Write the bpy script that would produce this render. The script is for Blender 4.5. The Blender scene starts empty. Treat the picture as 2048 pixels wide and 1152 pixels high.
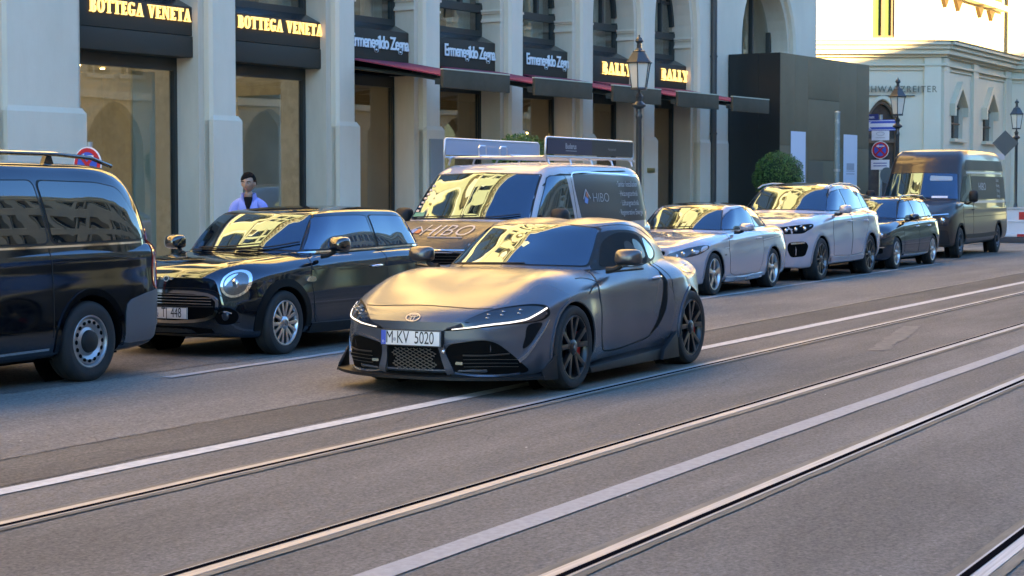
import bpy, bmesh, math, random
from mathutils import Vector, Matrix
from mathutils.bvhtree import BVHTree
R = math.radians
random.seed(7)
S = bpy.context.scene

# ------------------------------------------------------------------ camera
CAMH = 1.573
F_PX = 3750.0
PITCH = math.atan(195.0 / F_PX)
HEAD = math.atan(1920.0 / (F_PX / math.cos(PITCH)))
fwd = Vector((math.cos(HEAD) * math.cos(PITCH), math.sin(HEAD) * math.cos(PITCH), -math.sin(PITCH)))
rgt = Vector((math.sin(HEAD), -math.cos(HEAD), 0.0))
upv = rgt.cross(fwd)
cam = bpy.data.cameras.new('camera')
camo = bpy.data.objects.new('camera', cam)
S.collection.objects.link(camo)
camo.matrix_world = Matrix(((rgt.x, upv.x, -fwd.x, 0), (rgt.y, upv.y, -fwd.y, 0), (rgt.z, upv.z, -fwd.z, CAMH), (0, 0, 0, 1)))
cam.lens = 36.0 * F_PX / 2048.0
cam.sensor_width = 36.0
cam.clip_start = 0.1
cam.clip_end = 3000
cam.dof.use_dof = True
cam.dof.focus_distance = 15.0
cam.dof.aperture_fstop = 10.0
S.camera = camo

# ------------------------------------------------------------------ light
SUN_EL = R(13.5)
SUN_AZ = Vector((-0.50, -0.866, 0)).normalized()
sund = Vector((SUN_AZ.x * math.cos(SUN_EL), SUN_AZ.y * math.cos(SUN_EL), math.sin(SUN_EL)))
W = bpy.data.worlds.new('World')
S.world = W
W.use_nodes = True
nt = W.node_tree
sky = nt.nodes.new('ShaderNodeTexSky')
sky.sky_type = 'NISHITA'
sky.sun_disc = False
sky.sun_elevation = SUN_EL
sky.sun_rotation = math.atan2(sund.x, sund.y)
sky.altitude = 500
sky.air_density = 1.0
sky.dust_density = 0.0
sky.ozone_density = 5.0
hsv = nt.nodes.new('ShaderNodeHueSaturation'); hsv.inputs['Saturation'].default_value = 1.13; hsv.inputs['Hue'].default_value = 0.51
nt.links.new(sky.outputs[0], hsv.inputs['Color'])
nt.links.new(hsv.outputs[0], nt.nodes['Background'].inputs[0])
nt.nodes['Background'].inputs[1].default_value = 0.10
sl = bpy.data.lights.new('sun', 'SUN')
sl.energy = 3.4
sl.angle = R(0.5)
sl.color = (1.0, 0.83, 0.55)
slo = bpy.data.objects.new('sun', sl)
S.collection.objects.link(slo)
slo.rotation_euler = sund.to_track_quat('Z', 'Y').to_euler()
S.view_settings.view_transform = 'Standard'
S.view_settings.look = 'None'
S.view_settings.gamma = 1.0
S.view_settings.use_white_balance = True
S.view_settings.white_balance_temperature = 12200
S.view_settings.white_balance_tint = 7
S.view_settings.exposure = 3.72
S.render.engine = 'CYCLES'
S.cycles.max_bounces = 6

# ------------------------------------------------------------------ materials
MATS = {}
def mat(name, col, rough=0.6, metal=0.0, tint=None, coat_ior=1.5, col2=None, nscale=3.0, bump=0.0, bscale=40.0, coat=0.0, emit=None, estr=0.0, ior=1.5, detail=4, stretch=None, spec=0.5, bdist=0.01, rvar=0.0, lo=.35, hi=.65):
    if name in MATS: return MATS[name]
    m = bpy.data.materials.new(name); m.use_nodes = True
    n = m.node_tree.nodes; l = m.node_tree.links
    b = n['Principled BSDF']
    b.inputs['Base Color'].default_value = (*col, 1)
    b.inputs['Roughness'].default_value = rough
    b.inputs['Metallic'].default_value = metal
    b.inputs['IOR'].default_value = ior
    b.inputs['Specular IOR Level'].default_value = spec
    b.inputs['Coat Weight'].default_value = coat
    b.inputs['Coat Roughness'].default_value = 0.03
    b.inputs['Coat IOR'].default_value = coat_ior
    if tint: b.inputs['Specular Tint'].default_value = (*tint, 1)
    if emit:
        b.inputs['Emission Color'].default_value = (*emit, 1)
        b.inputs['Emission Strength'].default_value = estr
    if col2 or bump or rvar:
        tc = n.new('ShaderNodeTexCoord'); mp = n.new('ShaderNodeMapping')
        l.new(tc.outputs['Object'], mp.inputs[0])
        if stretch: mp.inputs['Scale'].default_value = stretch
    if col2 or rvar:
        no = n.new('ShaderNodeTexNoise'); no.inputs['Scale'].default_value = nscale
        no.inputs['Detail'].default_value = detail; no.inputs['Roughness'].default_value = .65
        l.new(mp.outputs[0], no.inputs['Vector'])
        rp = n.new('ShaderNodeMapRange')
        rp.inputs[1].default_value = lo; rp.inputs[2].default_value = hi
        l.new(no.outputs[0], rp.inputs[0])
        if col2:
            mx = n.new('ShaderNodeMix'); mx.data_type = 'RGBA'
            mx.inputs[6].default_value = (*col, 1); mx.inputs[7].default_value = (*col2, 1)
            l.new(rp.outputs[0], mx.inputs[0]); l.new(mx.outputs[2], b.inputs['Base Color'])
        if rvar:
            mr = n.new('ShaderNodeMapRange'); mr.inputs[3].default_value = rough; mr.inputs[4].default_value = rough + rvar
            l.new(rp.outputs[0], mr.inputs[0]); l.new(mr.outputs[0], b.inputs['Roughness'])
    if bump:
        n2 = n.new('ShaderNodeTexNoise'); n2.inputs['Scale'].default_value = bscale; n2.inputs['Detail'].default_value = 5
        l.new(mp.outputs[0], n2.inputs['Vector'])
        bp = n.new('ShaderNodeBump'); bp.inputs['Strength'].default_value = bump; bp.inputs['Distance'].default_value = bdist
        l.new(n2.outputs[0], bp.inputs['Height']); l.new(bp.outputs[0], b.inputs['Normal'])
    MATS[name] = m
    return m

def glass(name, tint=(0.8, 0.85, 0.85), f0=0.12, opacity=0.0, rough=0.0, wob=0.0):
    """thin architectural pane: see-through straight on, mirror at glancing angles"""
    if name in MATS: return MATS[name]
    m = bpy.data.materials.new(name); m.use_nodes = True
    n = m.node_tree.nodes; l = m.node_tree.links
    n.remove(n['Principled BSDF'])
    t = n.new('ShaderNodeBsdfTransparent'); t.inputs[0].default_value = (*tint, 1)
    g = n.new('ShaderNodeBsdfGlossy'); g.inputs['Roughness'].default_value = rough
    lw = n.new('ShaderNodeFresnel'); ge = n.new('ShaderNodeNewGeometry'); io = n.new('ShaderNodeMapRange')
    io.inputs[3].default_value = 1.55; io.inputs[4].default_value = 1 / 1.55; l.new(ge.outputs['Backfacing'], io.inputs[0]); l.new(io.outputs[0], lw.inputs[0])
    ad = n.new('ShaderNodeMath'); ad.operation = 'ADD'; ad.use_clamp = True; ad.inputs[1].default_value = f0
    l.new(lw.outputs[0], ad.inputs[0])
    mx = n.new('ShaderNodeMixShader')
    l.new(ad.outputs[0], mx.inputs[0]); l.new(t.outputs[0], mx.inputs[1]); l.new(g.outputs[0], mx.inputs[2])
    if wob:
        tc = n.new('ShaderNodeTexCoord'); no = n.new('ShaderNodeTexNoise'); no.inputs['Scale'].default_value = .9
        l.new(tc.outputs['Object'], no.inputs[0])
        bp = n.new('ShaderNodeBump'); bp.inputs['Strength'].default_value = wob; bp.inputs['Distance'].default_value = .02
        l.new(no.outputs[0], bp.inputs['Height']); l.new(bp.outputs[0], g.inputs['Normal'])
    l.new(mx.outputs[0], n['Material Output'].inputs[0])
    MATS[name] = m
    return m

def asphalt(name, a, b, patchcol, seed=0.0, streak=(.30, 1.5, 1)):
    """blotchy worn asphalt with visible aggregate"""
    if name in MATS: return MATS[name]
    m = bpy.data.materials.new(name); m.use_nodes = True
    n = m.node_tree.nodes; l = m.node_tree.links; p = n['Principled BSDF']
    p.inputs['Roughness'].default_value = .85; p.inputs['Specular IOR Level'].default_value = .22
    tc = n.new('ShaderNodeTexCoord'); mp = n.new('ShaderNodeMapping'); mp.inputs['Scale'].default_value = streak; mp.inputs['Location'].default_value = (seed, seed, 0)
    l.new(tc.outputs['Object'], mp.inputs[0])
    def noise(sc, det, src, lo, hi, rough=.6):
        q = n.new('ShaderNodeTexNoise'); q.inputs['Scale'].default_value = sc; q.inputs['Detail'].default_value = det; q.inputs['Roughness'].default_value = rough
        l.new(src, q.inputs[0]); r = n.new('ShaderNodeMapRange'); r.inputs[1].default_value = lo; r.inputs[2].default_value = hi
        l.new(q.outputs[0], r.inputs[0]); return r.outputs[0], q.outputs[0]
    big, _ = noise(.9, 8, mp.outputs[0], .38, .64)
    mid, _ = noise(.35, 5, mp.outputs[0], .50, .60, .75)
    fine, fo = noise(46, 3, tc.outputs['Object'], .34, .70, .7)
    grit, go = noise(15, 6, tc.outputs['Object'], .35, .68, .75)
    def mix(f, A, B, mode='MIX'):
        x = n.new('ShaderNodeMix'); x.data_type = 'RGBA'; x.blend_type = mode
        if isinstance(f, float): x.inputs[0].default_value = f
        else: l.new(f, x.inputs[0])
        for i, c in ((6, A), (7, B)):
            if isinstance(c, tuple): x.inputs[i].default_value = (*c, 1)
            else: l.new(c, x.inputs[i])
        return x.outputs[2]
    c = mix(big, a, b)
    c = mix(mid, c, patchcol)
    g = n.new('ShaderNodeMapRange'); g.inputs[3].default_value = .62; g.inputs[4].default_value = 1.38; l.new(fine, g.inputs[0])
    g2 = n.new('ShaderNodeMapRange'); g2.inputs[3].default_value = .80; g2.inputs[4].default_value = 1.18; l.new(grit, g2.inputs[0])
    mu = n.new('ShaderNodeMath'); mu.operation = 'MULTIPLY'; l.new(g.outputs[0], mu.inputs[0]); l.new(g2.outputs[0], mu.inputs[1])
    vm = n.new('ShaderNodeVectorMath'); vm.operation = 'SCALE'; l.new(c, vm.inputs[0]); l.new(mu.outputs[0], vm.inputs['Scale'])
    # scattered cracks
    vo = n.new('ShaderNodeTexVoronoi'); vo.feature = 'DISTANCE_TO_EDGE'; vo.inputs['Scale'].default_value = .42
    ws_ = n.new('ShaderNodeMix'); ws_.data_type = 'VECTOR'; ws_.inputs[0].default_value = .10
    no = n.new('ShaderNodeTexNoise'); no.inputs['Scale'].default_value = 2.2; no.inputs['Detail'].default_value = 6; l.new(tc.outputs['Object'], no.inputs[0])
    l.new(tc.outputs['Object'], ws_.inputs[4]); l.new(no.outputs['Color'], ws_.inputs[5]); l.new(ws_.outputs[1], vo.inputs['Vector'])
    cr = n.new('ShaderNodeMapRange'); cr.inputs[1].default_value = 0.0; cr.inputs[2].default_value = .0045; cr.inputs[3].default_value = .76; cr.inputs[4].default_value = 1.0; l.new(vo.outputs[0], cr.inputs[0])
    mk, _ = noise(.22, 2, tc.outputs['Object'], .52, .58)
    mm = n.new('ShaderNodeMix'); l.new(mk, mm.inputs[0]); mm.inputs[2].default_value = 1.0; l.new(cr.outputs[0], mm.inputs[3])
    v2 = n.new('ShaderNodeVectorMath'); v2.operation = 'SCALE'; l.new(vm.outputs[0], v2.inputs[0]); l.new(mm.outputs[0], v2.inputs['Scale'])
    l.new(v2.outputs[0], p.inputs['Base Color'])
    bp = n.new('ShaderNodeBump'); bp.inputs['Strength'].default_value = .5; bp.inputs['Distance'].default_value = .006; l.new(fo, bp.inputs['Height']); l.new(bp.outputs[0], p.inputs['Normal'])
    MATS[name] = m
    return m

# ------------------------------------------------------------------ mesh helpers
def link(o, parent=None):
    S.collection.objects.link(o)
    if parent is not None: o.parent = parent
    return o

def tag(o, label=None, cat=None, group=None, kind=None):
    if label: o['label'] = label
    if cat: o['category'] = cat
    if group: o['group'] = group
    if kind: o['kind'] = kind
    return o

def thing(name, label, cat, loc=(0, 0, 0), rz=0.0, group=None):
    o = bpy.data.objects.new(name, None); link(o)
    o.location = loc; o.rotation_euler = (0, 0, rz); o.empty_display_size = .2
    return tag(o, label, cat, group)

class MB:
    def __init__(s): s.v = []; s.f = []; s.m = []; s.mi = 0
    def add(s, vs, fs):
        k = len(s.v); s.v += [tuple(v) for v in vs]
        s.f += [tuple(i + k for i in f) for f in fs]; s.m += [s.mi] * len(fs)
        return s
    def box(s, x0, x1, y0, y1, z0, z1):
        x0, x1 = sorted((x0, x1)); y0, y1 = sorted((y0, y1)); z0, z1 = sorted((z0, z1))
        vs = [(x0, y0, z0), (x1, y0, z0), (x1, y1, z0), (x0, y1, z0), (x0, y0, z1), (x1, y0, z1), (x1, y1, z1), (x0, y1, z1)]
        return s.add(vs, [(0, 3, 2, 1), (4, 5, 6, 7), (0, 1, 5, 4), (1, 2, 6, 5), (2, 3, 7, 6), (3, 0, 4, 7)])
    def hexa(s, vs):
        return s.add(vs, [(0, 3, 2, 1), (4, 5, 6, 7), (0, 1, 5, 4), (1, 2, 6, 5), (2, 3, 7, 6), (3, 0, 4, 7)])
    def prism(s, poly, axis, a, b):
        """poly: 2D points; extruded along axis ('x','y','z') from a to b"""
        def P(p, t):
            return {'x': (t, p[0], p[1]), 'y': (p[0], t, p[1]), 'z': (p[0], p[1], t)}[axis]
        n = len(poly)
        vs = [P(p, a) for p in poly] + [P(p, b) for p in poly]
        fs = [tuple(range(n))[::-1], tuple(range(n, 2 * n))] + [(i, (i + 1) % n, n + (i + 1) % n, n + i) for i in range(n)]
        return s.add(vs, fs)
    def lathe(s, prof, seg=32, axis='z', c=(0, 0, 0), closed=False):
        vs = []; n = len(prof)
        for k in range(seg):
            a = 2 * math.pi * k / seg; ca, sa = math.cos(a), math.sin(a)
            for r, h in prof:
                p = {'z': (r * ca, r * sa, h), 'y': (r * ca, h, r * sa), 'x': (h, r * ca, r * sa)}[axis]
                vs.append((p[0] + c[0], p[1] + c[1], p[2] + c[2]))
        fs = []
        for k in range(seg):
            k2 = (k + 1) % seg
            for i in range(n - 1 if not closed else n):
                j = (i + 1) % n
                fs.append((k * n + i, k2 * n + i, k2 * n + j, k * n + j))
        if not closed:
            fs.append(tuple(k * n for k in range(seg))[::-1]); fs.append(tuple(k * n + n - 1 for k in range(seg)))
        return s.add(vs, fs)
    def tube(s, path, r, seg=8, cap=True):
        pts = [Vector(p) for p in path]; rs = r if isinstance(r, (list, tuple)) else [r] * len(pts)
        vs = []; up = None
        for i, p in enumerate(pts):
            d = (pts[min(i + 1, len(pts) - 1)] - pts[max(i - 1, 0)])
            d = d.normalized() if d.length > 1e-9 else Vector((0, 0, 1))
            if up is None:
                up = Vector((0, 0, 1)) if abs(d.z) < .9 else Vector((1, 0, 0))
            a = d.cross(up); a = a.normalized() if a.length > 1e-6 else Vector((1, 0, 0)); b = a.cross(d)
            up = b
            for k in range(seg):
                t = 2 * math.pi * k / seg
                vs.append(p + a * (math.cos(t) * rs[i]) + b * (math.sin(t) * rs[i]))
        fs = []
        for i in range(len(pts) - 1):
            for k in range(seg):
                k2 = (k + 1) % seg
                fs.append((i * seg + k, i * seg + k2, (i + 1) * seg + k2, (i + 1) * seg + k))
        if cap:
            fs.append(tuple(range(seg))[::-1]); fs.append(tuple((len(pts) - 1) * seg + k for k in range(seg)))
        return s.add(vs, fs)
    def ell(s, c, r, seg=16, ring=10):
        prof = []
        vs = []; fs = []
        for i in range(ring + 1):
            p = math.pi * i / ring
            for k in range(seg):
                t = 2 * math.pi * k / seg
                vs.append((c[0] + r[0] * math.sin(p) * math.cos(t), c[1] + r[1] * math.sin(p) * math.sin(t), c[2] + r[2] * math.cos(p)))
        for i in range(ring):
            for k in range(seg):
                k2 = (k + 1) % seg
                fs.append((i * seg + k, (i + 1) * seg + k, (i + 1) * seg + k2, i * seg + k2))
        return s.add(vs, fs)
    def build(s, name, m, parent=None, smooth=None, bevel=0.0, merge=False):
        me = bpy.data.meshes.new(name); me.from_pydata([tuple(v) for v in s.v], [], s.f)
        ms = m if isinstance(m, (list, tuple)) else [m]
        for q in ms: me.materials.append(q)
        if len(ms) > 1:
            for p, i in zip(me.polygons, s.m): p.material_index = i
        bm = bmesh.new(); bm.from_mesh(me)
        if merge: bmesh.ops.remove_doubles(bm, verts=bm.verts, dist=1e-4)
        if bevel:
            es = [e for e in bm.edges if len(e.link_faces) == 2 and e.calc_face_angle(0) > R(30)]
            bmesh.ops.bevel(bm, geom=es, offset=bevel, segments=2, affect='EDGES', profile=.6, clamp_overlap=True)
        bmesh.ops.recalc_face_normals(bm, faces=bm.faces)
        bm.to_mesh(me); bm.free()
        if smooth is not None or bevel:
            for p in me.polygons: p.use_smooth = True
            me.set_sharp_from_angle(angle=R(smooth if smooth is not None else 40))
        o = bpy.data.objects.new(name, me); link(o, parent)
        return o

def text_mesh(txt, size=1.0, bold=0.0, sx=1.0, align='CENTER', space=1.0, shear=0.0, ext=0.0):
    cu = bpy.data.curves.new('t', 'FONT'); cu.body = txt; cu.size = size; cu.offset = bold; cu.shear = shear
    cu.align_x = align; cu.align_y = 'CENTER'; cu.space_character = space; cu.extrude = ext; cu.resolution_u = 3
    ob = bpy.data.objects.new('t', cu); S.collection.objects.link(ob)
    bpy.context.view_layer.update()
    me = bpy.data.meshes.new_from_object(ob.evaluated_get(bpy.context.evaluated_depsgraph_get()))
    bpy.data.objects.remove(ob)
    for v in me.vertices: v.co.x *= sx
    return me

def text_obj(name, txt, m, parent, loc, xdir, ydir, size, **kw):
    """text lying in plane spanned by xdir (reading) and ydir (up)"""
    me = text_mesh(txt, size, **kw); me.name = name
    x = Vector(xdir).normalized(); y = Vector(ydir).normalized(); z = x.cross(y)
    M = Matrix(((x.x, y.x, z.x, loc[0]), (x.y, y.y, z.y, loc[1]), (x.z, y.z, z.z, loc[2]), (0, 0, 0, 1)))
    me.transform(M); me.materials.clear(); me.materials.append(m)
    o = bpy.data.objects.new(name, me); link(o, parent)
    return o

def ring_arc(cx, cy, rx, ry, tx, ty, a0, a1, n=10):
    """list of quads making a bowl with stroke tx (horizontal) / ty (vertical)"""
    q = []
    for i in range(n):
        p = []
        for t in (i, i + 1):
            a = R(a0 + (a1 - a0) * t / n)
            p.append(((cx + rx * math.cos(a), cy + ry * math.sin(a)), (cx + (rx - tx) * math.cos(a), cy + (ry - ty) * math.sin(a))))
        q.append([p[0][0], p[1][0], p[1][1], p[0][1]])
    return q
def rc(x0, y0, x1, y1): return [(x0, y0), (x1, y0), (x1, y1), (x0, y1)]
def serif_letter(c, t=.17, h=.06, slab=.0):
    e = .07; sv = h + slab
    def foot(x0, x1): return rc(x0 - e, 0, x1 + e, sv)
    def head(x0, x1): return rc(x0 - e, 1 - sv, x1 + e, 1)
    if c == 'B': return [rc(.08, sv, .08 + t, 1 - sv), rc(0, 0, .36, h), rc(0, 1 - h, .34, 1), rc(.25, .5 - h / 2, .36, .5 + h / 2)] + ring_arc(.34, .745, .24, .255, t, h, -90, 90) + ring_arc(.36, .25, .27, .25 + h / 2, t, h, -90, 90), .66
    if c == 'O': return ring_arc(.36, .5, .36, .52, t, h, 0, 360, 22), .72
    if c == 'T': return [rc(.27, sv, .27 + t, 1 - h), rc(.17, 0, .54, sv), rc(0, 1 - h, .71, 1), rc(0, .76, .06, 1 - h), rc(.65, .76, .71, 1 - h)], .71
    if c == 'E': return [rc(.08, sv, .08 + t, 1 - sv), rc(0, 0, .56, h), rc(0, 1 - h, .54, 1), rc(.2, .47, .42, .47 + h), rc(.50, h, .56, .25), rc(.48, .77, .54, 1 - h), rc(.38, .38, .42, .62)], .6
    if c == 'G': return ring_arc(.37, .5, .37, .52, t, h, 42, 318, 18) + [rc(.48, .04, .48 + t, .42), rc(.40, .40, .74, .40 + h), rc(.60, .74, .65, .98)], .76
    if c == 'A': return [[(.06, sv), (.13, sv), (.40, .98), (.33, .98)], [(.46, sv), (.46 + t, sv), (.43, 1), (.30, 1)], rc(.17, .3, .5, .3 + h), rc(-.02, 0, .24, sv), rc(.38, 0, .74, sv)], .72
    if c == 'V': return [[(.07, 1 - sv), (.07 + t, 1 - sv), (.43, 0), (.33, 0)], [(.58, 1 - sv), (.65, 1 - sv), (.42, 0), (.37, .05)], rc(-.02, 1 - sv, .34, 1), rc(.48, 1 - sv, .74, 1)], .72
    if c == 'N': return [rc(.09, sv, .16, 1 - h), rc(.62, 0, .69, 1 - sv), [(.08, 1), (.08 + t + .02, 1), (.69, 0), (.62, 0)], rc(0, 0, .26, sv), rc(-.02, 1 - sv, .2, 1), rc(.52, 1 - sv, .79, 1)], .79
    if c == 'L': return [rc(.1, sv, .1 + t, 1 - sv), rc(0, 0, .58, sv), rc(0, 1 - sv, .38, 1), rc(.5, sv, .58, .34)], .6
    if c == 'Y': return [rc(.28, sv, .28 + t, .48), rc(.17, 0, .55, sv), [(.06, 1 - sv), (.06 + t, 1 - sv), (.28 + t, .42), (.28, .42)], [(.58, 1 - sv), (.68, 1 - sv), (.44, .42), (.34, .42)], rc(-.04, 1 - sv, .32, 1), rc(.46, 1 - sv, .76, 1)], .72
    return [], .32
def serif_word(txt, width, height, slab=0.0, t=.17):
    polys = []; x = 0
    for c in txt:
        ps, w = serif_letter(c, t, .08, slab)
        polys += [[(px + x, py) for px, py in p] for p in ps]
        x += w + .10
    x -= .10
    sx = width / x
    return [[(px * sx - width / 2, (py - .5) * height) for px, py in p] for p in polys]

def pchip(pts):
    xs = [p[0] for p in pts]; ys = [p[1] for p in pts]; n = len(xs)
    if n == 1: return lambda x: ys[0]
    h = [xs[i + 1] - xs[i] for i in range(n - 1)]; d = [(ys[i + 1] - ys[i]) / h[i] for i in range(n - 1)]
    m = [0.0] * n; m[0] = d[0]; m[-1] = d[-1]
    for i in range(1, n - 1):
        if d[i - 1] * d[i] > 0:
            w1 = 2 * h[i] + h[i - 1]; w2 = h[i] + 2 * h[i - 1]
            m[i] = (w1 + w2) / (w1 / d[i - 1] + w2 / d[i])
    def f(x):
        if x <= xs[0]: return ys[0] + m[0] * 0
        if x >= xs[-1]: return ys[-1]
        i = 0
        while x > xs[i + 1]: i += 1
        t = (x - xs[i]) / h[i]
        return ((2 * t ** 3 - 3 * t * t + 1) * ys[i] + (t ** 3 - 2 * t * t + t) * h[i] * m[i] + (-2 * t ** 3 + 3 * t * t) * ys[i + 1] + (t ** 3 - t * t) * h[i] * m[i + 1])
    return f

def catmull(P, sub, closed=False):
    n = len(P); out = []
    segs = n if closed else n - 1
    for i in range(segs):
        p1 = Vector(P[i]); p2 = Vector(P[(i + 1) % n])
        p0 = Vector(P[(i - 1) % n]) if (closed or i > 0) else p1 * 2 - p2
        p3 = Vector(P[(i + 2) % n]) if (closed or i < n - 2) else p2 * 2 - p1
        d0 = max((p1 - p0).length, 1e-6) ** .5; d1 = max((p2 - p1).length, 1e-6) ** .5; d2 = max((p3 - p2).length, 1e-6) ** .5
        m1 = (p2 - p1) + d1 * ((p1 - p0) / d0 - (p2 - p0) / (d0 + d1))
        m2 = (p2 - p1) + d1 * ((p3 - p2) / d2 - (p3 - p1) / (d1 + d2))
        for k in range(sub):
            t = k / sub
            out.append((2 * t ** 3 - 3 * t * t + 1) * p1 + (t ** 3 - 2 * t * t + t) * m1 + (-2 * t ** 3 + 3 * t * t) * p2 + (t ** 3 - t * t) * m2)
    if not closed: out.append(Vector(P[-1]))
    return out

def chaikin(poly, n=2, closed=True):
    for _ in range(n):
        q = []
        m = len(poly)
        rng = range(m) if closed else range(m - 1)
        if not closed: q.append(poly[0])
        for i in rng:
            a, b = poly[i], poly[(i + 1) % m]
            q.append((a[0] * .75 + b[0] * .25, a[1] * .75 + b[1] * .25)); q.append((a[0] * .25 + b[0] * .75, a[1] * .25 + b[1] * .75))
        if not closed: q.append(poly[-1])
        poly = q
    return poly
def smooth_poly(pts, sub=5):
    return [(p[0], p[1]) for p in catmull([(a, b, 0) for a, b in pts], sub, True)]

def rpoly(P, r=.05, n=4):
    """polygon with rounded corners"""
    out = []; m = len(P)
    for i in range(m):
        a, b, c = Vector(P[i - 1]), Vector(P[i]), Vector(P[(i + 1) % m])
        u = a - b; v = c - b; ru = min(r, u.length * .45); rv = min(r, v.length * .45)
        p0 = b + u.normalized() * ru; p1 = b + v.normalized() * rv
        for k in range(n + 1):
            t = k / n; q = p0 * (1 - t) ** 2 + b * 2 * t * (1 - t) + p1 * t * t
            out.append((q.x, q.y))
    return out
# ------------------------------------------------------------------ setting materials
M_track = asphalt('track_asphalt', (.132, .121, .108), (.198, .182, .163), (.157, .143, .127))
M_lane = asphalt('lane_asphalt', (.166, .153, .138), (.228, .212, .192), (.19, .176, .158), 7.0)
M_park = asphalt('parking_asphalt', (.100, .094, .087), (.160, .149, .137), (.12, .112, .103), 15.0)
M_fine = mat('paving', (.32, .29, .25), .85, col2=(.40, .365, .32), nscale=2.5, bump=.2, bscale=40)
M_white = mat('road_paint_white', (.62, .60, .56), .75, spec=.2, col2=(.44, .42, .39), nscale=14, detail=8, lo=.40, hi=.70, bump=.2, bscale=90, bdist=.004)
M_white_worn = mat('road_paint_worn', (.40, .39, .38), .78, spec=.2, col2=(.32, .31, .30), nscale=22, detail=8, bump=.2, bscale=90, bdist=.004)
M_thin = mat('joint_filler_pale', (.33, .30, .24), .7, col2=(.17, .155, .135), nscale=3, detail=7)
M_stone = mat('plaster_facade', (.69, .54, .41), .8, col2=(.77, .615, .475), nscale=.9, bump=.12, bscale=25, rvar=.1, stretch=(1, 1, .35), detail=7)
M_stone_lo = mat('plaster_darker', (.58, .44, .325), .85, col2=(.69, .54, .41), nscale=1.4, bump=.12, bscale=25, stretch=(1, 1, .25), detail=7)  # darker, streaky plaster for the inner jambs and plinths
M_steel = mat('rail_steel', (.46, .46, .47), .5, metal=.6, col2=(.33, .325, .32), nscale=30, stretch=(.05, 4, 1), rvar=.15)
M_dark = mat('near_black', (.006, .006, .008), .9, spec=.0)
M_seal = mat('rail_sealant', (.25, .215, .165), .85, spec=.1, col2=(.14, .125, .105), nscale=6, stretch=(.3, 3, 1), bump=.2, detail=7)
M_lightseal = mat('rail_sealant_pale', (.27, .235, .185), .85, spec=.1, col2=(.17, .15, .12), nscale=6, stretch=(.3, 3, 1), bump=.2, detail=7)
M_curb = mat('granite_kerb', (.34, .33, .31), .7, col2=(.45, .43, .40), nscale=25, detail=2)

def sheet(name, x0, x1, y0, y1, z, m, kind='structure', nx=1):
    mb = MB()
    for i in range(nx):
        a = x0 + (x1 - x0) * i / nx; b = x0 + (x1 - x0) * (i + 1) / nx
        mb.add([(a, y0, z), (b, y0, z), (b, y1, z), (a, y1, z)], [(0, 1, 2, 3)])
    o = mb.build(name, m, merge=True); o['kind'] = kind
    return o
def ragged(name, x0, x1, ya, yb, z, m, amp=.012, step=.25, kind='structure', ya1=None, yb1=None):
    """a long strip with slightly uneven edges"""
    rnd = random.Random(name); mb = MB(); n = int((x1 - x0) / step); vs = []
    ja = jb = 0
    for i in range(n + 1):
        x = x0 + (x1 - x0) * i / n; t = i / n
        ja = ja * .6 + rnd.uniform(-amp, amp); jb = jb * .6 + rnd.uniform(-amp, amp)
        y0 = ya + ((ya1 if ya1 is not None else ya) - ya) * t; y1 = yb + ((yb1 if yb1 is not None else yb) - yb) * t
        vs += [(x, y0 + ja, z), (x, y1 + jb, z)]
    mb.add(vs, [(2 * i, 2 * i + 2, 2 * i + 3, 2 * i + 1) for i in range(n)])
    o = mb.build(name, m); o['kind'] = kind
    return o

sheet('ground', -900, 1500, -900, 900, -.06, mat('ground_far', (.12, .115, .105), .9))
sheet('road', -60, 170, -8.6, 12.16, 0, M_track)
ragged('lane', -60, 160, 7.62, 12.15, .004, M_lane, amp=.012, step=.2)
ragged('parking_lane', -60, 49.5, 9.45, 12.15, .008, M_park, amp=.03, step=.2, ya1=10.35)
ragged('parking_line', 12.6, 40, 9.63, 9.74, .012, M_white_worn, amp=.012, step=.12, ya1=10.10, yb1=10.20)
ragged('repair_strip', -60, 160, 6.93, 7.60, .003, asphalt('repair_asphalt', (.100, .091, .080), (.150, .137, .121), (.12, .11, .098), 3.0), amp=.02, step=.2)
ragged('lane_line', -30, 150, 6.72, 6.86, .006, M_white, amp=.003, step=.3)
ragged('track_line', -30, 150, 3.87, 4.02, .006, M_white_worn, amp=.003, step=.3)
ragged('road_joint', 17.6, 150, 7.585, 7.625, .009, M_thin, amp=.006, step=.15)
ragged('road_scar', 18.0, 21.4, 5.08, 5.26, .005, mat('road_scar_fill', (.24, .22, .19), .85, spec=.15, col2=(.16, .147, .13), nscale=8, detail=8), amp=.03, step=.1, ya1=5.62, yb1=5.85)
sheet('pavement', -60, 47.5, 12.30, 60, .12, M_fine)
kb = MB()
x = -60.0
rk = random.Random(4)
while x < 47.4:
    L = 1.0
    kb.box(x + .004, min(x + L - .004, 47.5), 12.15, 12.30 - .002, -.02, .124 + rk.uniform(-.002, .002)); x += L
kb = kb.build('kerb', M_curb, bevel=.012); kb['kind'] = 'structure'

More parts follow.
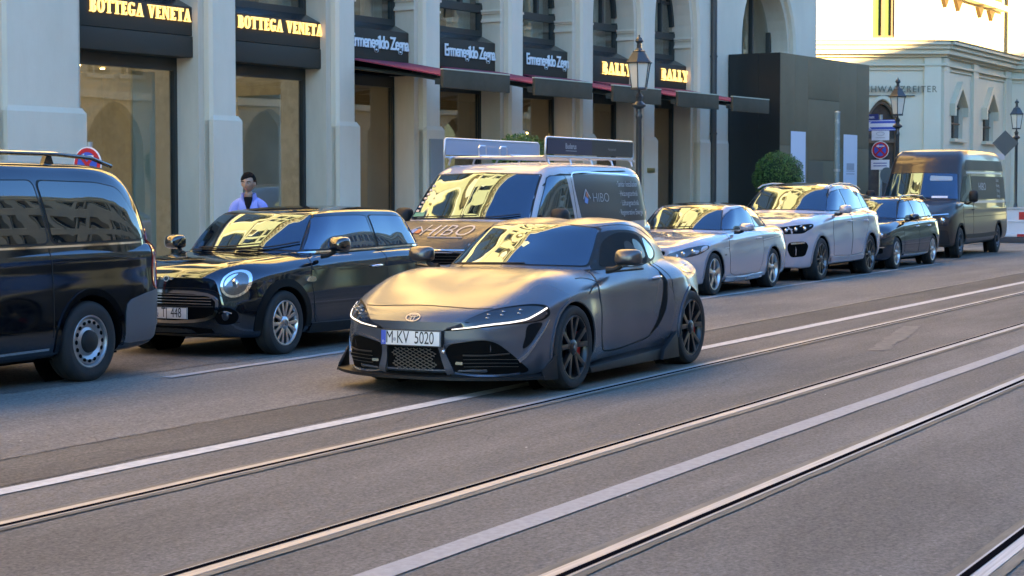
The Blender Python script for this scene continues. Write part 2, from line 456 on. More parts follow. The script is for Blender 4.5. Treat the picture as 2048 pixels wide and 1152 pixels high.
def rail(y, groove_near, label):
    """grooved tram rail: head, painted dark groove, lip, sealing strips"""
    s = -1 if groove_near else 1
    t = thing('tram_rail', label, 'tram rail', (0, y, 0), group='grooved tram rails in the road')
    def strip(nm, a, b, z, m, zz=-.03):
        mb = MB(); mb.box(-40, 165, min(s * a, s * b), max(s * a, s * b), zz, z); return mb.build(nm, m, t)
    strip('rail_head', -.064, 0, .0085, M_steel)
    g = MB(); g.add([(-40, s * 0, .0105), (165, s * 0, .0105), (165, s * .038, .0105), (-40, s * .038, .0105)], [(0, 1, 2, 3)]); g.build('groove_shade', M_dark, t)  # flat black strip painted in for the dark of the groove
    strip('rail_lip', .038, .052, .0085, M_steel)
    for nm, a, b, m in (('sealing_strip', -.118, -.066, M_lightseal), ('sealing_strip', .054, .098, M_seal)):
        rnd = random.Random(y + a); mb = MB(); vs = []; n = 700
        for i in range(n + 1):
            X = -40 + 205 * i / n
            ya, yb = sorted((s * a, s * b)); vs += [(X, ya + rnd.uniform(-.006, .006) * (1 if s * a < 0 or True else 0), .0062), (X, yb, .0062)]
        mb.add(vs, [(2 * i, 2 * i + 2, 2 * i + 3, 2 * i + 1) for i in range(n)]); mb.build(nm, m, t)
    return t
rail(6.10, True, 'tram rail running under the near wheels of the moving grey coupe')
rail(4.66, False, 'tram rail between the first rail past the coupe and the wide worn white line')
rail(3.28, True, 'shiny tram rail just in front of the wide worn white line')
rail(1.78, False, 'tram rail nearest the viewer, cutting the bottom right corner')

# ------------------------------------------------------------------ wall helper (polygon with holes, extruded)
def wall_poly(outer, holes, d0, d1):
    bm = bmesh.new()
    def loop(p):
        vs = [bm.verts.new((a, d0, b)) for a, b in p]
        return [bm.edges.new((vs[i], vs[(i + 1) % len(vs)])) for i in range(len(vs))]
    es = loop(outer)
    for h in holes: es += loop(h)
    bmesh.ops.triangle_fill(bm, use_beauty=True, use_dissolve=False, edges=es, normal=(0, -1, 0))
    ret = bmesh.ops.extrude_face_region(bm, geom=bm.faces[:])
    vs = [g for g in ret['geom'] if isinstance(g, bmesh.types.BMVert)]
    bmesh.ops.translate(bm, verts=vs, vec=(0, d1 - d0, 0))
    bmesh.ops.recalc_face_normals(bm, faces=bm.faces)
    return bm
def bm_obj(bm, name, m, parent=None, smooth=None):
    me = bpy.data.meshes.new(name); bm.to_mesh(me); bm.free()
    me.materials.append(m)
    if smooth:
        for p in me.polygons: p.use_smooth = True
        me.set_sharp_from_angle(angle=R(smooth))
    return link(bpy.data.objects.new(name, me), parent)
def VS(a, b): return min(1.7, 1.70 / ((b - a) / 2 - .1))
def arch_poly(a, b, z0, zs, n=20, inset=0.0, pointed=0.0, vs=1.0):
    a += inset; b -= inset; r = (b - a) / 2; c = (a + b) / 2
    pts = [(a, z0)]
    for i in range(n + 1):
        t = math.pi - math.pi * i / n
        pts.append((c + r * math.cos(t), zs + vs * r * math.sin(t) * (1 + pointed * math.sin(t) ** 3)))
    pts.append((b, z0))
    return pts
def rect(a, b, z0, z1): return [(a, z0), (a, z1), (b, z1), (b, z0)]

# ------------------------------------------------------------------ shop building (facade frame: s along, d inward, z up)
THF = math.atan(2426.0 / (F_PX / math.cos(PITCH)))
PHI = HEAD - THF
FD = Vector((math.cos(PHI), math.sin(PHI), 0)); FN = Vector((-math.sin(PHI), math.cos(PHI), 0))
DF = 20.0
def facade_root(name, label, cat, s, d, z, group=None):
    p = FD * s + FN * (DF + d)
    return thing(name, label, cat, (p.x, p.y, z), PHI, group)

M_frame = mat('window_frame_dark', (.020, .023, .022), .45, coat=.2)
M_fascia = mat('fascia_dark', (.048, .038, .028), .6, spec=.25, bump=.05, bscale=60)
M_fascia_blue = mat('fascia_slope_metal', (.05, .055, .06), .25, metal=.6)
M_win = glass('window_glass', (.80, .86, .86), .12, wob=.10)
M_shopglass = glass('shop_glass', (.88, .91, .88), .06, wob=.04)
M_gold = mat('lit_gold_letters', (.9, .62, .25), .4, emit=(1.0, .70, .28), estr=.13)
M_silverl = mat('pale_letters', (.74, .78, .78), .35, emit=(.8, .9, .9), estr=.0)
M_curtain = mat('curtain_dim', (.30, .31, .26), .9, col2=(.62, .58, .44), nscale=1.1, detail=2, stretch=(1, 1, .4))
M_room = mat('room_beige_glow', (.30, .26, .22), .8, col2=(.14, .12, .10), nscale=1.1, lo=.42, hi=.58, emit=(.30, .27, .23), estr=.034)  # walls glow faintly in place of indoor lighting
M_roomd = mat('room_dark_glow', (.06, .048, .038), .8, col2=(.13, .10, .075), nscale=.7, emit=(.12, .09, .06), estr=.014)  # dim wall glow stands in for interior light
M_brass = mat('brass_rod', (.75, .55, .25), .25, metal=1)
M_spot = mat('downlight_lit', (1, .8, .5), .5, emit=(1, .75, .42), estr=2.2)
M_tile = mat('room_floor', (.16, .14, .12), .3)

OPEN = [(2.6, 5.2), (5.8, 8.4), (9.0, 11.9), (12.0, 14.4), (15.0, 18.05), (19.48, 22.26), (22.88, 25.46), (25.97, 28.03), (28.54, 30.90), (31.39, 33.63), (34.12, 36.25), (36.82, 38.94), (41.2, 44.25)]
SPR = 5.12
bld = thing('shop_building', 'long pale plaster shop building with tall arched bays along the pavement', 'building', (FN * DF)[:], PHI)
holes = [arch_poly(a, b, -.1, SPR, vs=VS(a, b)) for a, b in OPEN]
bm = wall_poly([(0, -.1)] + [p for h in [] for p in h] + [(0, 6.95), (45.57, 6.95), (45.57, -.1)], [[(p[0], p[1] if p[1] > 0 else .02) for p in h] for h in holes], .05, .15)
bm_obj(bm, 'wall', M_stone, bld)
# front skin with wider holes so that each opening gets a chamfered front corner
bm = wall_poly([(0, -.1), (0, 6.95), (45.57, 6.95), (45.57, -.1)], [[(p[0], p[1] if p[1] > 0 else .02) for p in arch_poly(a - .045, b + .045, -.1, SPR, vs=VS(a, b))] for a, b in OPEN], 0, .048)
bm_obj(bm, 'wall', M_stone, bld)
cf = MB()
for a, b in OPEN:
    A = arch_poly(a - .045, b + .045, .0, SPR, vs=VS(a, b)); B = arch_poly(a, b, .0, SPR, vs=VS(a, b)); n = len(A)
    cf.add([(p[0], -.003, p[1]) for p in A] + [(p[0], .0505, p[1]) for p in B], [(i, i + 1, n + i + 1, n + i) for i in range(n - 1)])
cf.build('corner_moulding', M_stone, bld)
bm = wall_poly([(0, -.1), (0, 6.94), (45.56, 6.94), (45.56, -.1)], [[(p[0], p[1] if p[1] > 0 else .02) for p in arch_poly(a, b, -.1, SPR, inset=.13, vs=VS(a, b))] for a, b in OPEN], .152, .72)
bm_obj(bm, 'wall', M_stone_lo, bld)
# thicker foot of each pier, plinth stones and capitals
edges = [0] + [e for o in OPEN for e in o] + [45.57]
for i in range(0, len(edges), 2):
    a, b = edges[i], edges[i + 1]
    mb = MB(); pl = MB()
    mb.box(a + .0, b + .07, -.035, .14, .02, 2.68)
    mb.hexa([(a, -.035, 2.68), (b + .07, -.035, 2.68), (b + .07, .14, 2.68), (a, .14, 2.68), (a + .04, -.002, 2.76), (b + .01, -.002, 2.76), (b + .01, .14, 2.76), (a + .04, .14, 2.76)])
    pl.box(a - .03, b + .10, -.06, .16, .02, .5)
    pf = mb.build('pier_foot', M_stone, bld); pl.build('plinth', M_stone_lo, pf)
for a, b in OPEN:
    for e, sg in ((a + .13, 1), (b - .13, -1)):
        cp = MB()
        for z0, z1, o in ((4.86, 4.90, .045), (4.90, 4.935, .02), (5.02, 5.06, .03), (5.06, 5.10, .06)):
            x0, x1 = sorted((e, e + sg * o)); cp.box(x0, x1, .152 - o * .6, .60, z0, z1)
        cp.build('capital', M_stone, bld)

def bay_window(a, b, k):
    """shopfront and mezzanine window of one bay"""
    a += .13; b -= .13
    z0, z1 = (.45, 3.46)
    w = MB(); w.box(a + .002, b - .002, .60, .72, 3.46, 3.66); w.box(a, a + .07, .60, .70, .3, 3.46); w.box(b - .07, b, .60, .70, .3, 3.46); w.box(a, b, .58, .72, .02, .45)
    sh = w.build('shop_window_frame', M_frame, bld)
    g = MB(); g.box(a + .07, b - .07, .64, .652, .45, 3.46); g.build('pane', M_shopglass, sh)
    if k == 6:   # open glass door leaf of the second lettered shop
        g = MB(); g.box(b - .62, b - .60, .66, 1.6, .12, 3.2); g.build('open_door', mat('door_glass_pale', (.42, .50, .50), .3, col2=(.30, .36, .37), nscale=.6), sh)
    # mezzanine window: frame with transom and mullions
    f = MB(); r = (b - a) / 2; c = (a + b) / 2; t = .085
    f.box(a, b, .58, .68, 4.58, 4.70); f.box(a, b, .57, .68, 5.05, 5.20)
    f.box(a, a + t, .58, .68, 4.70, 5.05); f.box(b - t, b, .58, .68, 4.70, 5.05)
    f.box(a, a + t, .58, .68, 5.20, SPR + .12); f.box(b - t, b, .58, .68, 5.20, SPR + .12)
    V = VS(a - .13, b + .13); A = arch_poly(a, b, SPR + .1, SPR, vs=V)[1:-1]; B = arch_poly(a + t, b - t, SPR + .1, SPR, vs=V)[1:-1]; n = len(A)
    for i in range(n - 1):
        if min(A[i][1], A[i + 1][1]) < SPR + .05: continue
        f.hexa([(B[i][0], .58, B[i][1]), (B[i + 1][0], .58, B[i + 1][1]), (A[i + 1][0], .58, A[i + 1][1]), (A[i][0], .58, A[i][1]),
                (B[i][0], .68, B[i][1]), (B[i + 1][0], .68, B[i + 1][1]), (A[i + 1][0], .68, A[i + 1][1]), (A[i][0], .68, A[i][1])])
    for q in (-1 / 3., 1 / 3.):
        x = c + r * q; zt = SPR + V * math.sqrt(max(r * r - (r * q) ** 2, 0)) - .04
        f.box(x - .04, x + .04, .585, .675, 5.20, zt)
    f.box(a + t, b - t, .60, .67, 5.86, 5.92)
    fr = f.build('mezzanine_window_frame', M_frame, bld)
    g = MB(); g.prism(arch_poly(a + .03, b - .03, 4.62, SPR, vs=V), 'y', .63, .64); g.build('pane', M_win, fr)
    cu = MB()
    nn = 24
    for side in (0, 1):
        x0, x1 = (a + .05, c - .18) if side == 0 else (c + .25, b - .05)
        vs = []
        for i in range(nn + 1):
            x = x0 + (x1 - x0) * i / nn; vs += [(x, .86 + .03 * math.sin(i * 1.7 + k), 4.6), (x, .86 + .03 * math.sin(i * 1.7 + k), 6.3)]
        cu.add(vs, [(2 * i, 2 * i + 2, 2 * i + 3, 2 * i + 1) for i in range(nn)])
    cu.build('curtain', M_curtain, fr, smooth=60)
for k, (a, b) in enumerate(OPEN):
    if k < 12: bay_window(a, b, k)
    else:
        a2, b2 = a + .13, b - .13; c = (a2 + b2) / 2
        f = MB(); f.box(c - .33, c - .26, .60, .70, .3, 6.55); f.box(c + .26, c + .33, .60, .70, .3, 6.55); f.box(a2, b2, .60, .70, 4.6, 4.75)
        f.box(a2, a2 + .62, .60, .70, .3, 6.0); f.box(b2 - .12, b2, .60, .70, .3, 5.6)
        fr = f.build('arched_window_frame', M_frame, bld)
        g = MB(); g.prism(arch_poly(a2 + .02, b2 - .02, .3, SPR, vs=VS(a, b)), 'y', .66, .672); g.build('pane', M_win, fr)
# interior rooms behind the glass
def room(a, b, m, depth=3.2, z1=3.5):
    r = MB()
    r.add([(a, depth, .1), (b, depth, .1), (b, depth, z1), (a, depth, z1)], [(0, 1, 2, 3)])
    r.add([(a, .74, .1), (a, depth, .1), (a, depth, z1), (a, .74, z1)], [(0, 1, 2, 3)])
    r.add([(b, .74, .1), (b, depth, .1), (b, depth, z1), (b, .74, z1)], [(0, 1, 2, 3)])
    r.add([(a, .74, z1), (b, .74, z1), (b, depth, z1), (a, depth, z1)], [(0, 1, 2, 3)])
    o = r.build('shop_interior', m, bld)
    q = MB(); q.add([(a, .74, .14), (b, .74, .14), (b, depth, .14), (a, depth, .14)], [(0, 1, 2, 3)]); q.build('shop_floor', M_tile, o)
    return o
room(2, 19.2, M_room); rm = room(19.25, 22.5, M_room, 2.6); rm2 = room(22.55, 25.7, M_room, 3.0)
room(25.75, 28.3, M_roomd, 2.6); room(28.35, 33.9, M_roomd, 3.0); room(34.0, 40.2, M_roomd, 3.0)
mez = MB(); mez.box(2, 45, 2.6, 2.7, 3.6, 6.9); mez.box(2, 45, .74, 2.6, 3.52, 3.58); mez.build('mezzanine_interior', mat('mezz_dark', (.07, .07, .062), .9, col2=(.16, .15, .12), nscale=.5), bld)
sp = MB()
for s_, d_ in ((20.0, 1.0), (20.25, 1.35), (20.5, 1.1), (21.3, 1.4)): sp.lathe([(0.0, 3.485), (.035, 3.485), (.035, 3.47), (0, 3.47)], 10, 'z', (s_, d_, 0))
sp.build('downlight', M_spot, rm)
# display items
dp = facade_root('display_shelf', 'pale display counter with thin brass rail behind the left shop window', 'shelf', 20.9, 1.25, .14)
mbx = MB(); mbx.box(-1.2, 1.0, -.3, .35, 0, .95); mbx.build('counter', mat('counter_pale', (.42, .40, .38), .5), dp, bevel=.01)
mbx = MB(); mbx.tube([(-.9, -.2, .95), (-.9, -.2, 1.95)], .02); mbx.tube([(-1.25, -.2, 1.80), (-.9, -.2, 1.80)], .016); mbx.build('brass_rail', M_brass, dp)
for s_, w_, col, lab in ((20.75, .15, (.55, .25, .16), 'tan leather handbag with pale handle on the shop counter'), (21.25, .13, (.05, .045, .05), 'black handbag on the shop counter beside the tan one')):
    hb = facade_root('handbag', lab, 'handbag', s_, 1.1, 1.09)
    q = MB(); q.hexa([(-w_, -.07, 0), (w_, -.07, 0), (w_, .07, 0), (-w_, .07, 0), (-w_ * .75, -.03, .22), (w_ * .75, -.03, .22), (w_ * .75, .03, .22), (-w_ * .75, .03, .22)])
    q.build('bag_body', mat('leather_' + str(s_), col, .5), hb, bevel=.02)
    q = MB(); q.tube([(w_ * .6 * math.cos(t), 0, .2 + .16 * math.sin(t)) for t in [math.pi * i / 10 for i in range(11)]], .012); q.build('handle', mat('handle_pale', (.6, .5, .4), .5), hb)
# side panel curtain in first shop window
q = MB(); q.box(21.55, 22.05, 1.0, 1.04, .14, 3.45); q.build('display_panel', mat('panel_green', (.36, .40, .33), .4), rm)
q = MB(); q.box(25.9, 26.75, 1.6, 1.75, .14, 2.45); q.box(25.9, 26.8, 1.55, 1.8, 2.45, 2.52); q.build('wall_cabinet', mat('cabinet_beige_glow', (.34, .28, .20), .6, emit=(.3, .24, .15), estr=.05), rm2)  # emission added so the cabinet shows as if lit
for s0, in ((27.15,), (33.0,)):
    lp = facade_root('hanging_lamps', 'string of small warm lamps inside the %s' % ('third shop window' if s0 < 30 else 'shop window behind the white van'), 'lamp', s0, .95, 0)
    q = MB(); q.tube([(0, 0, 1.2), (0, 0, 3.4)], .006, 5); q.build('cord', M_brass, lp)
    for z in (2.75, 2.66, 2.56, 2.02, 1.93, 1.83, 1.3):
        q = MB(); q.ell((0, 0, z), (.028, .028, .034), 10, 6); q.build('bulb', M_spot, lp)
q = MB()
for s_ in (29.3, 29.55, 29.75): q.tube([(s_, 1.0, .14), (s_, 1.0, 3.2)], .022)
q.build('display_rods', mat('rod_grey', (.45, .42, .36), .4, metal=.6), rm2)

# fascia boards with lettering, each a shop sign of its own
def fascia(k, txt, style, label):
    a, b = OPEN[k][0] + .132, OPEN[k][1] - .132
    t = facade_root('shop_sign', label, 'shop sign', (a + b) / 2, 0, 0, 'shop signs over the bays')
    dx = {5: .12, 6: .10, 7: .0, 8: .15, 9: .22, 10: .36, 11: .32}.get(k, 0)
    w = (b - a) / 2 - .003
    if style == 'serif': zb, zt = 3.995, 4.44
    else: zb, zt = 3.90, 4.44
    m = MB(); m.box(-w, w, .27, .575, zb, zt); m.build('sign_board', M_fascia, t, bevel=.006)
    m = MB(); m.prism([(.275, zt + .002), (.575, zt + .002), (.575, zt + .15)], 'x', -w, w); m.build('sloped_flashing', M_fascia_blue, t)
    if style == 'serif':
        m = MB(); m.box(-w, w, .255, .57, 3.655, 3.985); m.build('shutter_box', M_fascia, t, bevel=.008)
    else:
        m = MB(); m.box(-w, w, .33, .57, 3.665, 3.893); m.build('shutter_box', M_dark, t)
    if style in ('serif', 'slab'):
        wd = 2.16 if style == 'serif' else 1.27
        pol = serif_word(txt, wd, .20 if style == 'serif' else .265, slab=0 if style == 'serif' else .07, t=.2 if style == 'serif' else .25)
        zc = 4.305 if style == 'serif' else 4.20
        m = MB()
        for p in pol: m.prism([(x + dx, z + zc) for x, z in p], 'y', .235, .262)
        m.build('lettering', M_gold, t)
    else:
        me = text_mesh(txt, .30, bold=.008, sx=.62, space=.86)
        wd = max(v.co.x for v in me.vertices) - min(v.co.x for v in me.vertices); bpy.data.meshes.remove(me)
        o = text_obj('lettering', txt, M_silverl, t, (dx, .245, 4.205), (1, 0, 0), (0, 0, 1), .32, bold=.006, sx=.62 * 1.62 / wd, space=.86, ext=.008)
fascia(4, 'BOTTEGA VENETA', 'serif', 'dark sign with gold capital lettering above the bay left of the first glass shop window')
fascia(5, 'BOTTEGA VENETA', 'serif', 'dark sign with two gold words above the wide shop window left of the pedestrian')
fascia(6, 'BOTTEGA VENETA', 'serif', 'dark sign with two gold words above the shop front behind the pedestrian')
fascia(7, 'Ermenegildo Zegna', 'script', 'leftmost dark sign with silver script lettering, partly cut by a pier')
fascia(8, 'Ermenegildo Zegna', 'script', 'middle one of the three dark signs with silver script lettering')
fascia(9, 'Ermenegildo Zegna', 'script', 'rightmost of the three dark signs with silver script lettering')
fascia(10, 'BALLY', 'slab', 'dark sign with one short gold word, just left of the street lamp head')
fascia(11, 'BALLY', 'slab', 'dark sign with one short gold word, just right of the street lamp head')
fascia(3, 'BOTTEGA VENETA', 'serif', 'dark sign with gold capitals furthest left on the facade')

# awnings
M_red = mat('awning_red', (.34, .028, .055), .75, bump=.1, bscale=60)
M_under = mat('awning_underside', (.30, .31, .31), .8)
M_val = mat('awning_front_bar', (.080, .060, .040), .65, spec=.15, col2=(.095, .072, .05), nscale=4)
M_edge = mat('awning_edge_cream', (.62, .58, .44), .6)
M_arm = mat('awning_arm', (.045, .055, .05), .45, metal=.4)
for i, (k, va, vb) in enumerate(((7, 25.97, 27.99), (8, 28.87, 30.88), (9, 31.73, 33.63), (10, 34.40, 36.22), (11, 36.95, 38.74))):
    lab = ['leftmost red awning, hung below the leftmost silver lettered sign', 'second red awning from the left, below the middle silver lettered sign', 'third red awning from the left, below the rightmost silver lettered sign', 'fourth red awning from the left, its bar crossing behind the lamp post', 'rightmost red awning, its bar reaching in front of the dark hoarding'][i]
    c = (va + vb) / 2; w = (vb - va) / 2
    t = facade_root('awning', lab, 'awning', c, 0, 0, 'red awnings in a row')
    m = MB(); m.hexa([(-w, .24, 3.875), (w, .24, 3.875), (w, -1.80, 3.50), (-w, -1.80, 3.50), (-w, .24, 3.895), (w, .24, 3.895), (w, -1.80, 3.52), (-w, -1.80, 3.52)])
    # visible side flap
    m.build('canopy', M_red, t)
    m = MB(); m.add([(-w + .01, .24, 3.868), (w - .01, .24, 3.868), (w - .01, -1.79, 3.494), (-w + .01, -1.79, 3.494)], [(0, 1, 2, 3)]); m.build('lining', M_under, t)
    m = MB(); m.box(-w - .02, w + .02, -1.86, -1.80, 3.30, 3.605); m.build('valance_bar', M_val, t, bevel=.008)
    m = MB(); m.box(-w - .02, w + .02, -1.865, -1.795, 3.608, 3.626); m.build('valance_edge', M_edge, t)
    m = MB(); m.tube([(-w + .12, .2, 3.72), (-w * .1, -.75, 3.58), (-w + .35, -1.78, 3.42)], .032)
    m.tube([(w - .12, .2, 3.72), (w * .25, -.85, 3.58), (w - .2, -1.78, 3.42)], .032); m.build('folding_arm', M_arm, t, smooth=50)
    m = MB(); m.box(-w - .01, w + .01, -1.79, -1.68, 3.36, 3.46); m.build('front_rail', M_arm, t)
    m = MB(); m.box(-w, w, .14, .32, 3.70, 3.862); m.build('cassette', M_dark, t)

# drain pipe
dpipe = facade_root('drain_pipe', 'dark vertical downpipe between the last shop bay and the hoarding', 'downpipe', 39.54, -.07, 0)
q = MB(); q.tube([(0, 0, .1), (0, 0, 6.9)], .075, 12); q.build('pipe', mat('pipe_dark', (.05, .045, .042), .45), dpipe, smooth=50)
q = MB()
for z in (1.2, 2.9, 4.7, 6.5): q.lathe([(.075, -.02), (.09, -.02), (.09, .02), (.075, .02)], 12, 'z', (0, 0, z))
q.build('bracket', mat('pipe_dark', (.05, .045, .042), .45), dpipe)
# wall plaques and a small box on piers
for s_, z_, lab in ((36.55, 2.02, 'small brass plate on the pier right of the lamp post'),):
    q = MB(); q.box(-.16, .16, -.06, -.037, -.05, .05)
    o = q.build('wall_plate', mat('brass_dull', (.35, .27, .12), .4, metal=.8), None, bevel=.004); o.matrix_world = Matrix.Translation((FD * s_ + FN * DF) + Vector((0, 0, z_))) @ Matrix.Rotation(PHI, 4, 'Z'); tag(o, lab, 'plaque')
q = MB(); q.box(-.20, .20, -.075, -.036, 0, .9)
o = q.build('wall_cabinet', mat('cabinet_grey', (.27, .25, .235), .6), None, bevel=.01); o.matrix_world = Matrix.Translation((FD * 28.30 + FN * DF) + Vector((0, 0, 1.62))) @ Matrix.Rotation(PHI, 4, 'Z'); tag(o, 'flat grey panel low on the pier left of the van roof rack', 'panel')

# upper storeys (seen in the car reflections and from other positions)
HTOP = 19.6
q = MB(); q.box(-12, 45.75, -.28, .5, 6.96, 7.12); q.box(-12, 45.70, -.18, .5, 7.12, 7.30); q.box(-12, 45.64, -.10, .5, 7.30, 7.42)
q.box(-12, 46.3, -.85, .6, HTOP - .45, HTOP - .25); q.box(-12, 46.4, -1.0, .6, HTOP - .25, HTOP); q.box(-12, 46.0, -.45, .5, HTOP - .8, HTOP - .45); q.box(-12, 45.7, -.15, .5, 12.4, 12.62)
q.build('cornice', M_stone, bld)
brk = MB()
x = -11.6
while x < 45.5: brk.box(x, x + .25, -.75, .2, HTOP - .78, HTOP - .46); x += .62
brk.build('cornice_bracket', M_stone, bld)
uh = []; upw = []
s_ = -9.0
while s_ < 44:
    uh.append(arch_poly(s_, s_ + 2.9, 7.9, 10.2, 24)); upw.append(('arch', s_, s_ + 2.9))
    for q_ in (.25, 1.75):
        uh.append(rect(s_ + q_, s_ + q_ + 1.0, 13.2, 15.2)); upw.append(('r', s_ + q_, 13.2, 15.2)); uh.append(rect(s_ + q_, s_ + q_ + 1.0, 16.2, 17.9)); upw.append(('r', s_ + q_, 16.2, 17.9))
    s_ += 4.35
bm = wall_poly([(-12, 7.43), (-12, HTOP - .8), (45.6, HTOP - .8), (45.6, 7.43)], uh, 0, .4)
bm_obj(bm, 'upper_wall', mat('yellow_plaster_dimmed', (.50, .42, .26), .85, col2=(.56, .475, .30), nscale=.5), bld)  # yellow plaster, darkened in colour to tone down its sunlit reflections
q = MB(); q.box(-12, 0, .001, .4, 0, 6.95); q.box(-12, 45.5, 12.0, 12.2, 0, HTOP - .3); q.box(45.35, 45.56, .73, 12.2, 0, 6.94); q.box(45.35, 45.56, .41, 12.2, 7.43, HTOP - .8); q.box(-12, 45.5, .42, 12.1, HTOP - .35, HTOP - .2); q.build('side_wall', M_stone, bld)
M_dp = mat('dark_pane', (.02, .03, .04), .05, spec=1.0, ior=1.7)
for u in upw:
    q = MB(); gl = MB(); ml = MB()
    if u[0] == 'arch':
        a, b = u[1], u[2]; c = (a + b) / 2
        for x in (a + .95, b - .95): q.box(x - .06, x + .06, .24, .34, 7.9, 11.4)
        q.box(a, b, .24, .34, 10.1, 10.3); q.box(a, b, .24, .34, 7.9, 8.05); gl.prism(arch_poly(a, b, 7.9, 10.2), 'y', .30, .31)
        A = arch_poly(a - .28, b + .28, 7.6, 10.2, 24); B = arch_poly(a - .06, b + .06, 7.6, 10.2, 24); n = len(A)
        for i in range(n - 1): ml.hexa([(B[i][0], -.10, B[i][1]), (B[i + 1][0], -.10, B[i + 1][1]), (A[i + 1][0], -.10, A[i + 1][1]), (A[i][0], -.10, A[i][1]), (B[i][0], .01, B[i][1]), (B[i + 1][0], .01, B[i + 1][1]), (A[i + 1][0], .01, A[i + 1][1]), (A[i][0], .01, A[i][1])])
    else:
        a = u[1]; z0, z1 = u[2], u[3]
        q.box(a + .46, a + .54, .24, .34, z0, z1); q.box(a, a + 1, .24, .33, z1 - .65, z1 - .58); gl.box(a, a + 1, .30, .31, z0, z1)
        ml.box(a - .15, a + 1.15, -.12, .01, z1 + .08, z1 + .2); ml.box(a - .12, a + 1.12, -.14, .2, z0 - .12, z0 - .002)
    uw = q.build('upper_window', M_frame, bld); gl.build('pane', M_dp, uw); ml.build('window_surround', M_stone, uw)

# ------------------------------------------------------------------ dark hoarding box in front of the last arch
M_hd = mat('hoarding_panel', (.20, .135, .080), .7, spec=.15, col2=(.235, .16, .098), nscale=.6, bump=.05, bscale=8)
M_hd2 = mat('hoarding_side', (.012, .014, .014), .35)
hb = facade_root('hoarding', 'tall dark brown boarded hoarding box closing off the last arch', 'hoarding', 40.43, -1.36, 0)
q = MB(); q.box(0, 5.43, .03, 1.33, .1, 4.78); q.build('core', M_hd2, hb)
q = MB(); q.box(-.02, .0, .0, .55, .1, 4.80); q.box(-.018, -.0, .556, 1.34, .1, 4.80); q.build('side_panel', M_hd2, hb)
cols = [0, .82, 1.58, 3.5, 4.6, 5.43]
for i in range(5):
    x0, x1 = cols[i] + (.004 if i else 0), cols[i + 1] - .004
    rows = [(.1, 2.64), (2.648, 4.80)] if i not in (2,) else [(.1, 2.30), (2.308, 3.78), (3.788, 4.80)]
    for z0, z1 in rows:
        q = MB(); q.box(x0, x1, 0, .03, z0, z1); q.build('front_panel', M_hd, hb, bevel=.004)
q = MB(); q.box(1.6, 2.5, -.006, .0, .1, 2.28); q.build('access_door', mat('hoarding_door', (.165, .12, .08), .65, spec=.25), hb)
q = MB(); q.tube([(1.72, -.05, 1.72), (1.86, -.05, 1.72)], .012); q.tube([(1.72, 0, 1.72), (1.72, -.05, 1.72)], .014); q.build('door_handle', M_dark, hb)
M_post = mat('poster_white', (.66, .67, .74), .5)
M_pink = mat('poster_ink_grey', (.38, .38, .42), .6)
for i, (x0, x1) in enumerate(((.58, 1.42), (3.75, 4.62))):
    lab = ['white tall poster on the left half of the dark hoarding, behind the round shrub', 'white tall poster on the right half of the dark hoarding'][i]
    t = facade_root('poster', lab, 'poster', 40.43 + x0, -1.37, 0, 'white posters on the dark hoarding')
    q = MB(); q.box(0, x1 - x0, -.008, 0, .25, 2.98); q.build('sheet', M_post, t)
    q = MB(); w = x1 - x0
    for z in (2.05, 1.98, 1.50, 1.42, 1.36): q.box(w * .2, w * .8, -.011, -.0085, z, z + .025)
    q.box(w * .22, w * .78, -.011, -.0085, 2.09, 2.26)
    q.build('printed_lines', M_pink, t)
    if i == 1:
        q = MB(); q.box(w * .55, w * .68, -.012, -.0085, .6, 1.3); q.build('dark_figure', mat('ink_navy', (.05, .05, .10), .5), t)

# ------------------------------------------------------------------ building across the street (behind the viewer, shades the street)
M_opp = mat('opposite_plaster', (.43, .35, .255), .85, col2=(.36, .29, .21), nscale=.4)
opp = thing('opposite_building', 'long plaster building on the viewer side of the street, in shade', 'building', (0, -18.0, 0), math.pi)
OH = 16.4
oh = []; x = -218.0; ow = []
while x < 58:
    oh.append(arch_poly(x, x + 2.9, .3, 3.3, 14, pointed=.25))
    for k in (0, 1.65):
        for z in (6.2, 9.9, 13.4): oh.append(rect(x + k, x + k + 1.15, z, z + 2.1)); ow.append((x + k, z))
    x += 4.2
bm = wall_poly([(-220, 0), (-220, OH), (60, OH), (60, 0)], oh, 0, .5)
bm_obj(bm, 'wall', M_opp, opp)
q = MB()
q.box(-220, 60, .52, .56, 0, OH); q.build('window_pane', mat('opp_pane', (.03, .04, .05), .06, spec=1), opp)
q = MB(); q.box(-220.3, 60.3, -.5, .6, OH, OH + .4); q.box(-220, 60, -.25, .5, OH - .5, OH); q.box(-220, 60, -.2, .1, 5.2, 5.5)
for x, z in ow: q.box(x - .12, x + 1.27, -.1, .1, z - .18, z - .02); q.box(x + .54, x + .61, .3, .5, z, z + 2.1)
q.build('cornice', mat('opp_trim', (.55, .48, .38), .85), opp)
q = MB(); q.prism([(.2, OH + .4), (6, OH + 2.4), (12, OH + .4)], 'x', -220, 60); q.build('roof', mat('roof_dark', (.09, .07, .06), .8), opp)
q = MB(); q.box(-220, 60, 11.5, 12, 0, OH); q.box(-220, -219.6, .6, 11.4, 0, OH); q.box(59.6, 60, .6, 11.4, 0, OH); q.build('rear_wall', M_opp, opp)
sheet('pavement', -60, 80, -18.0, -8.7, .09, M_fine)
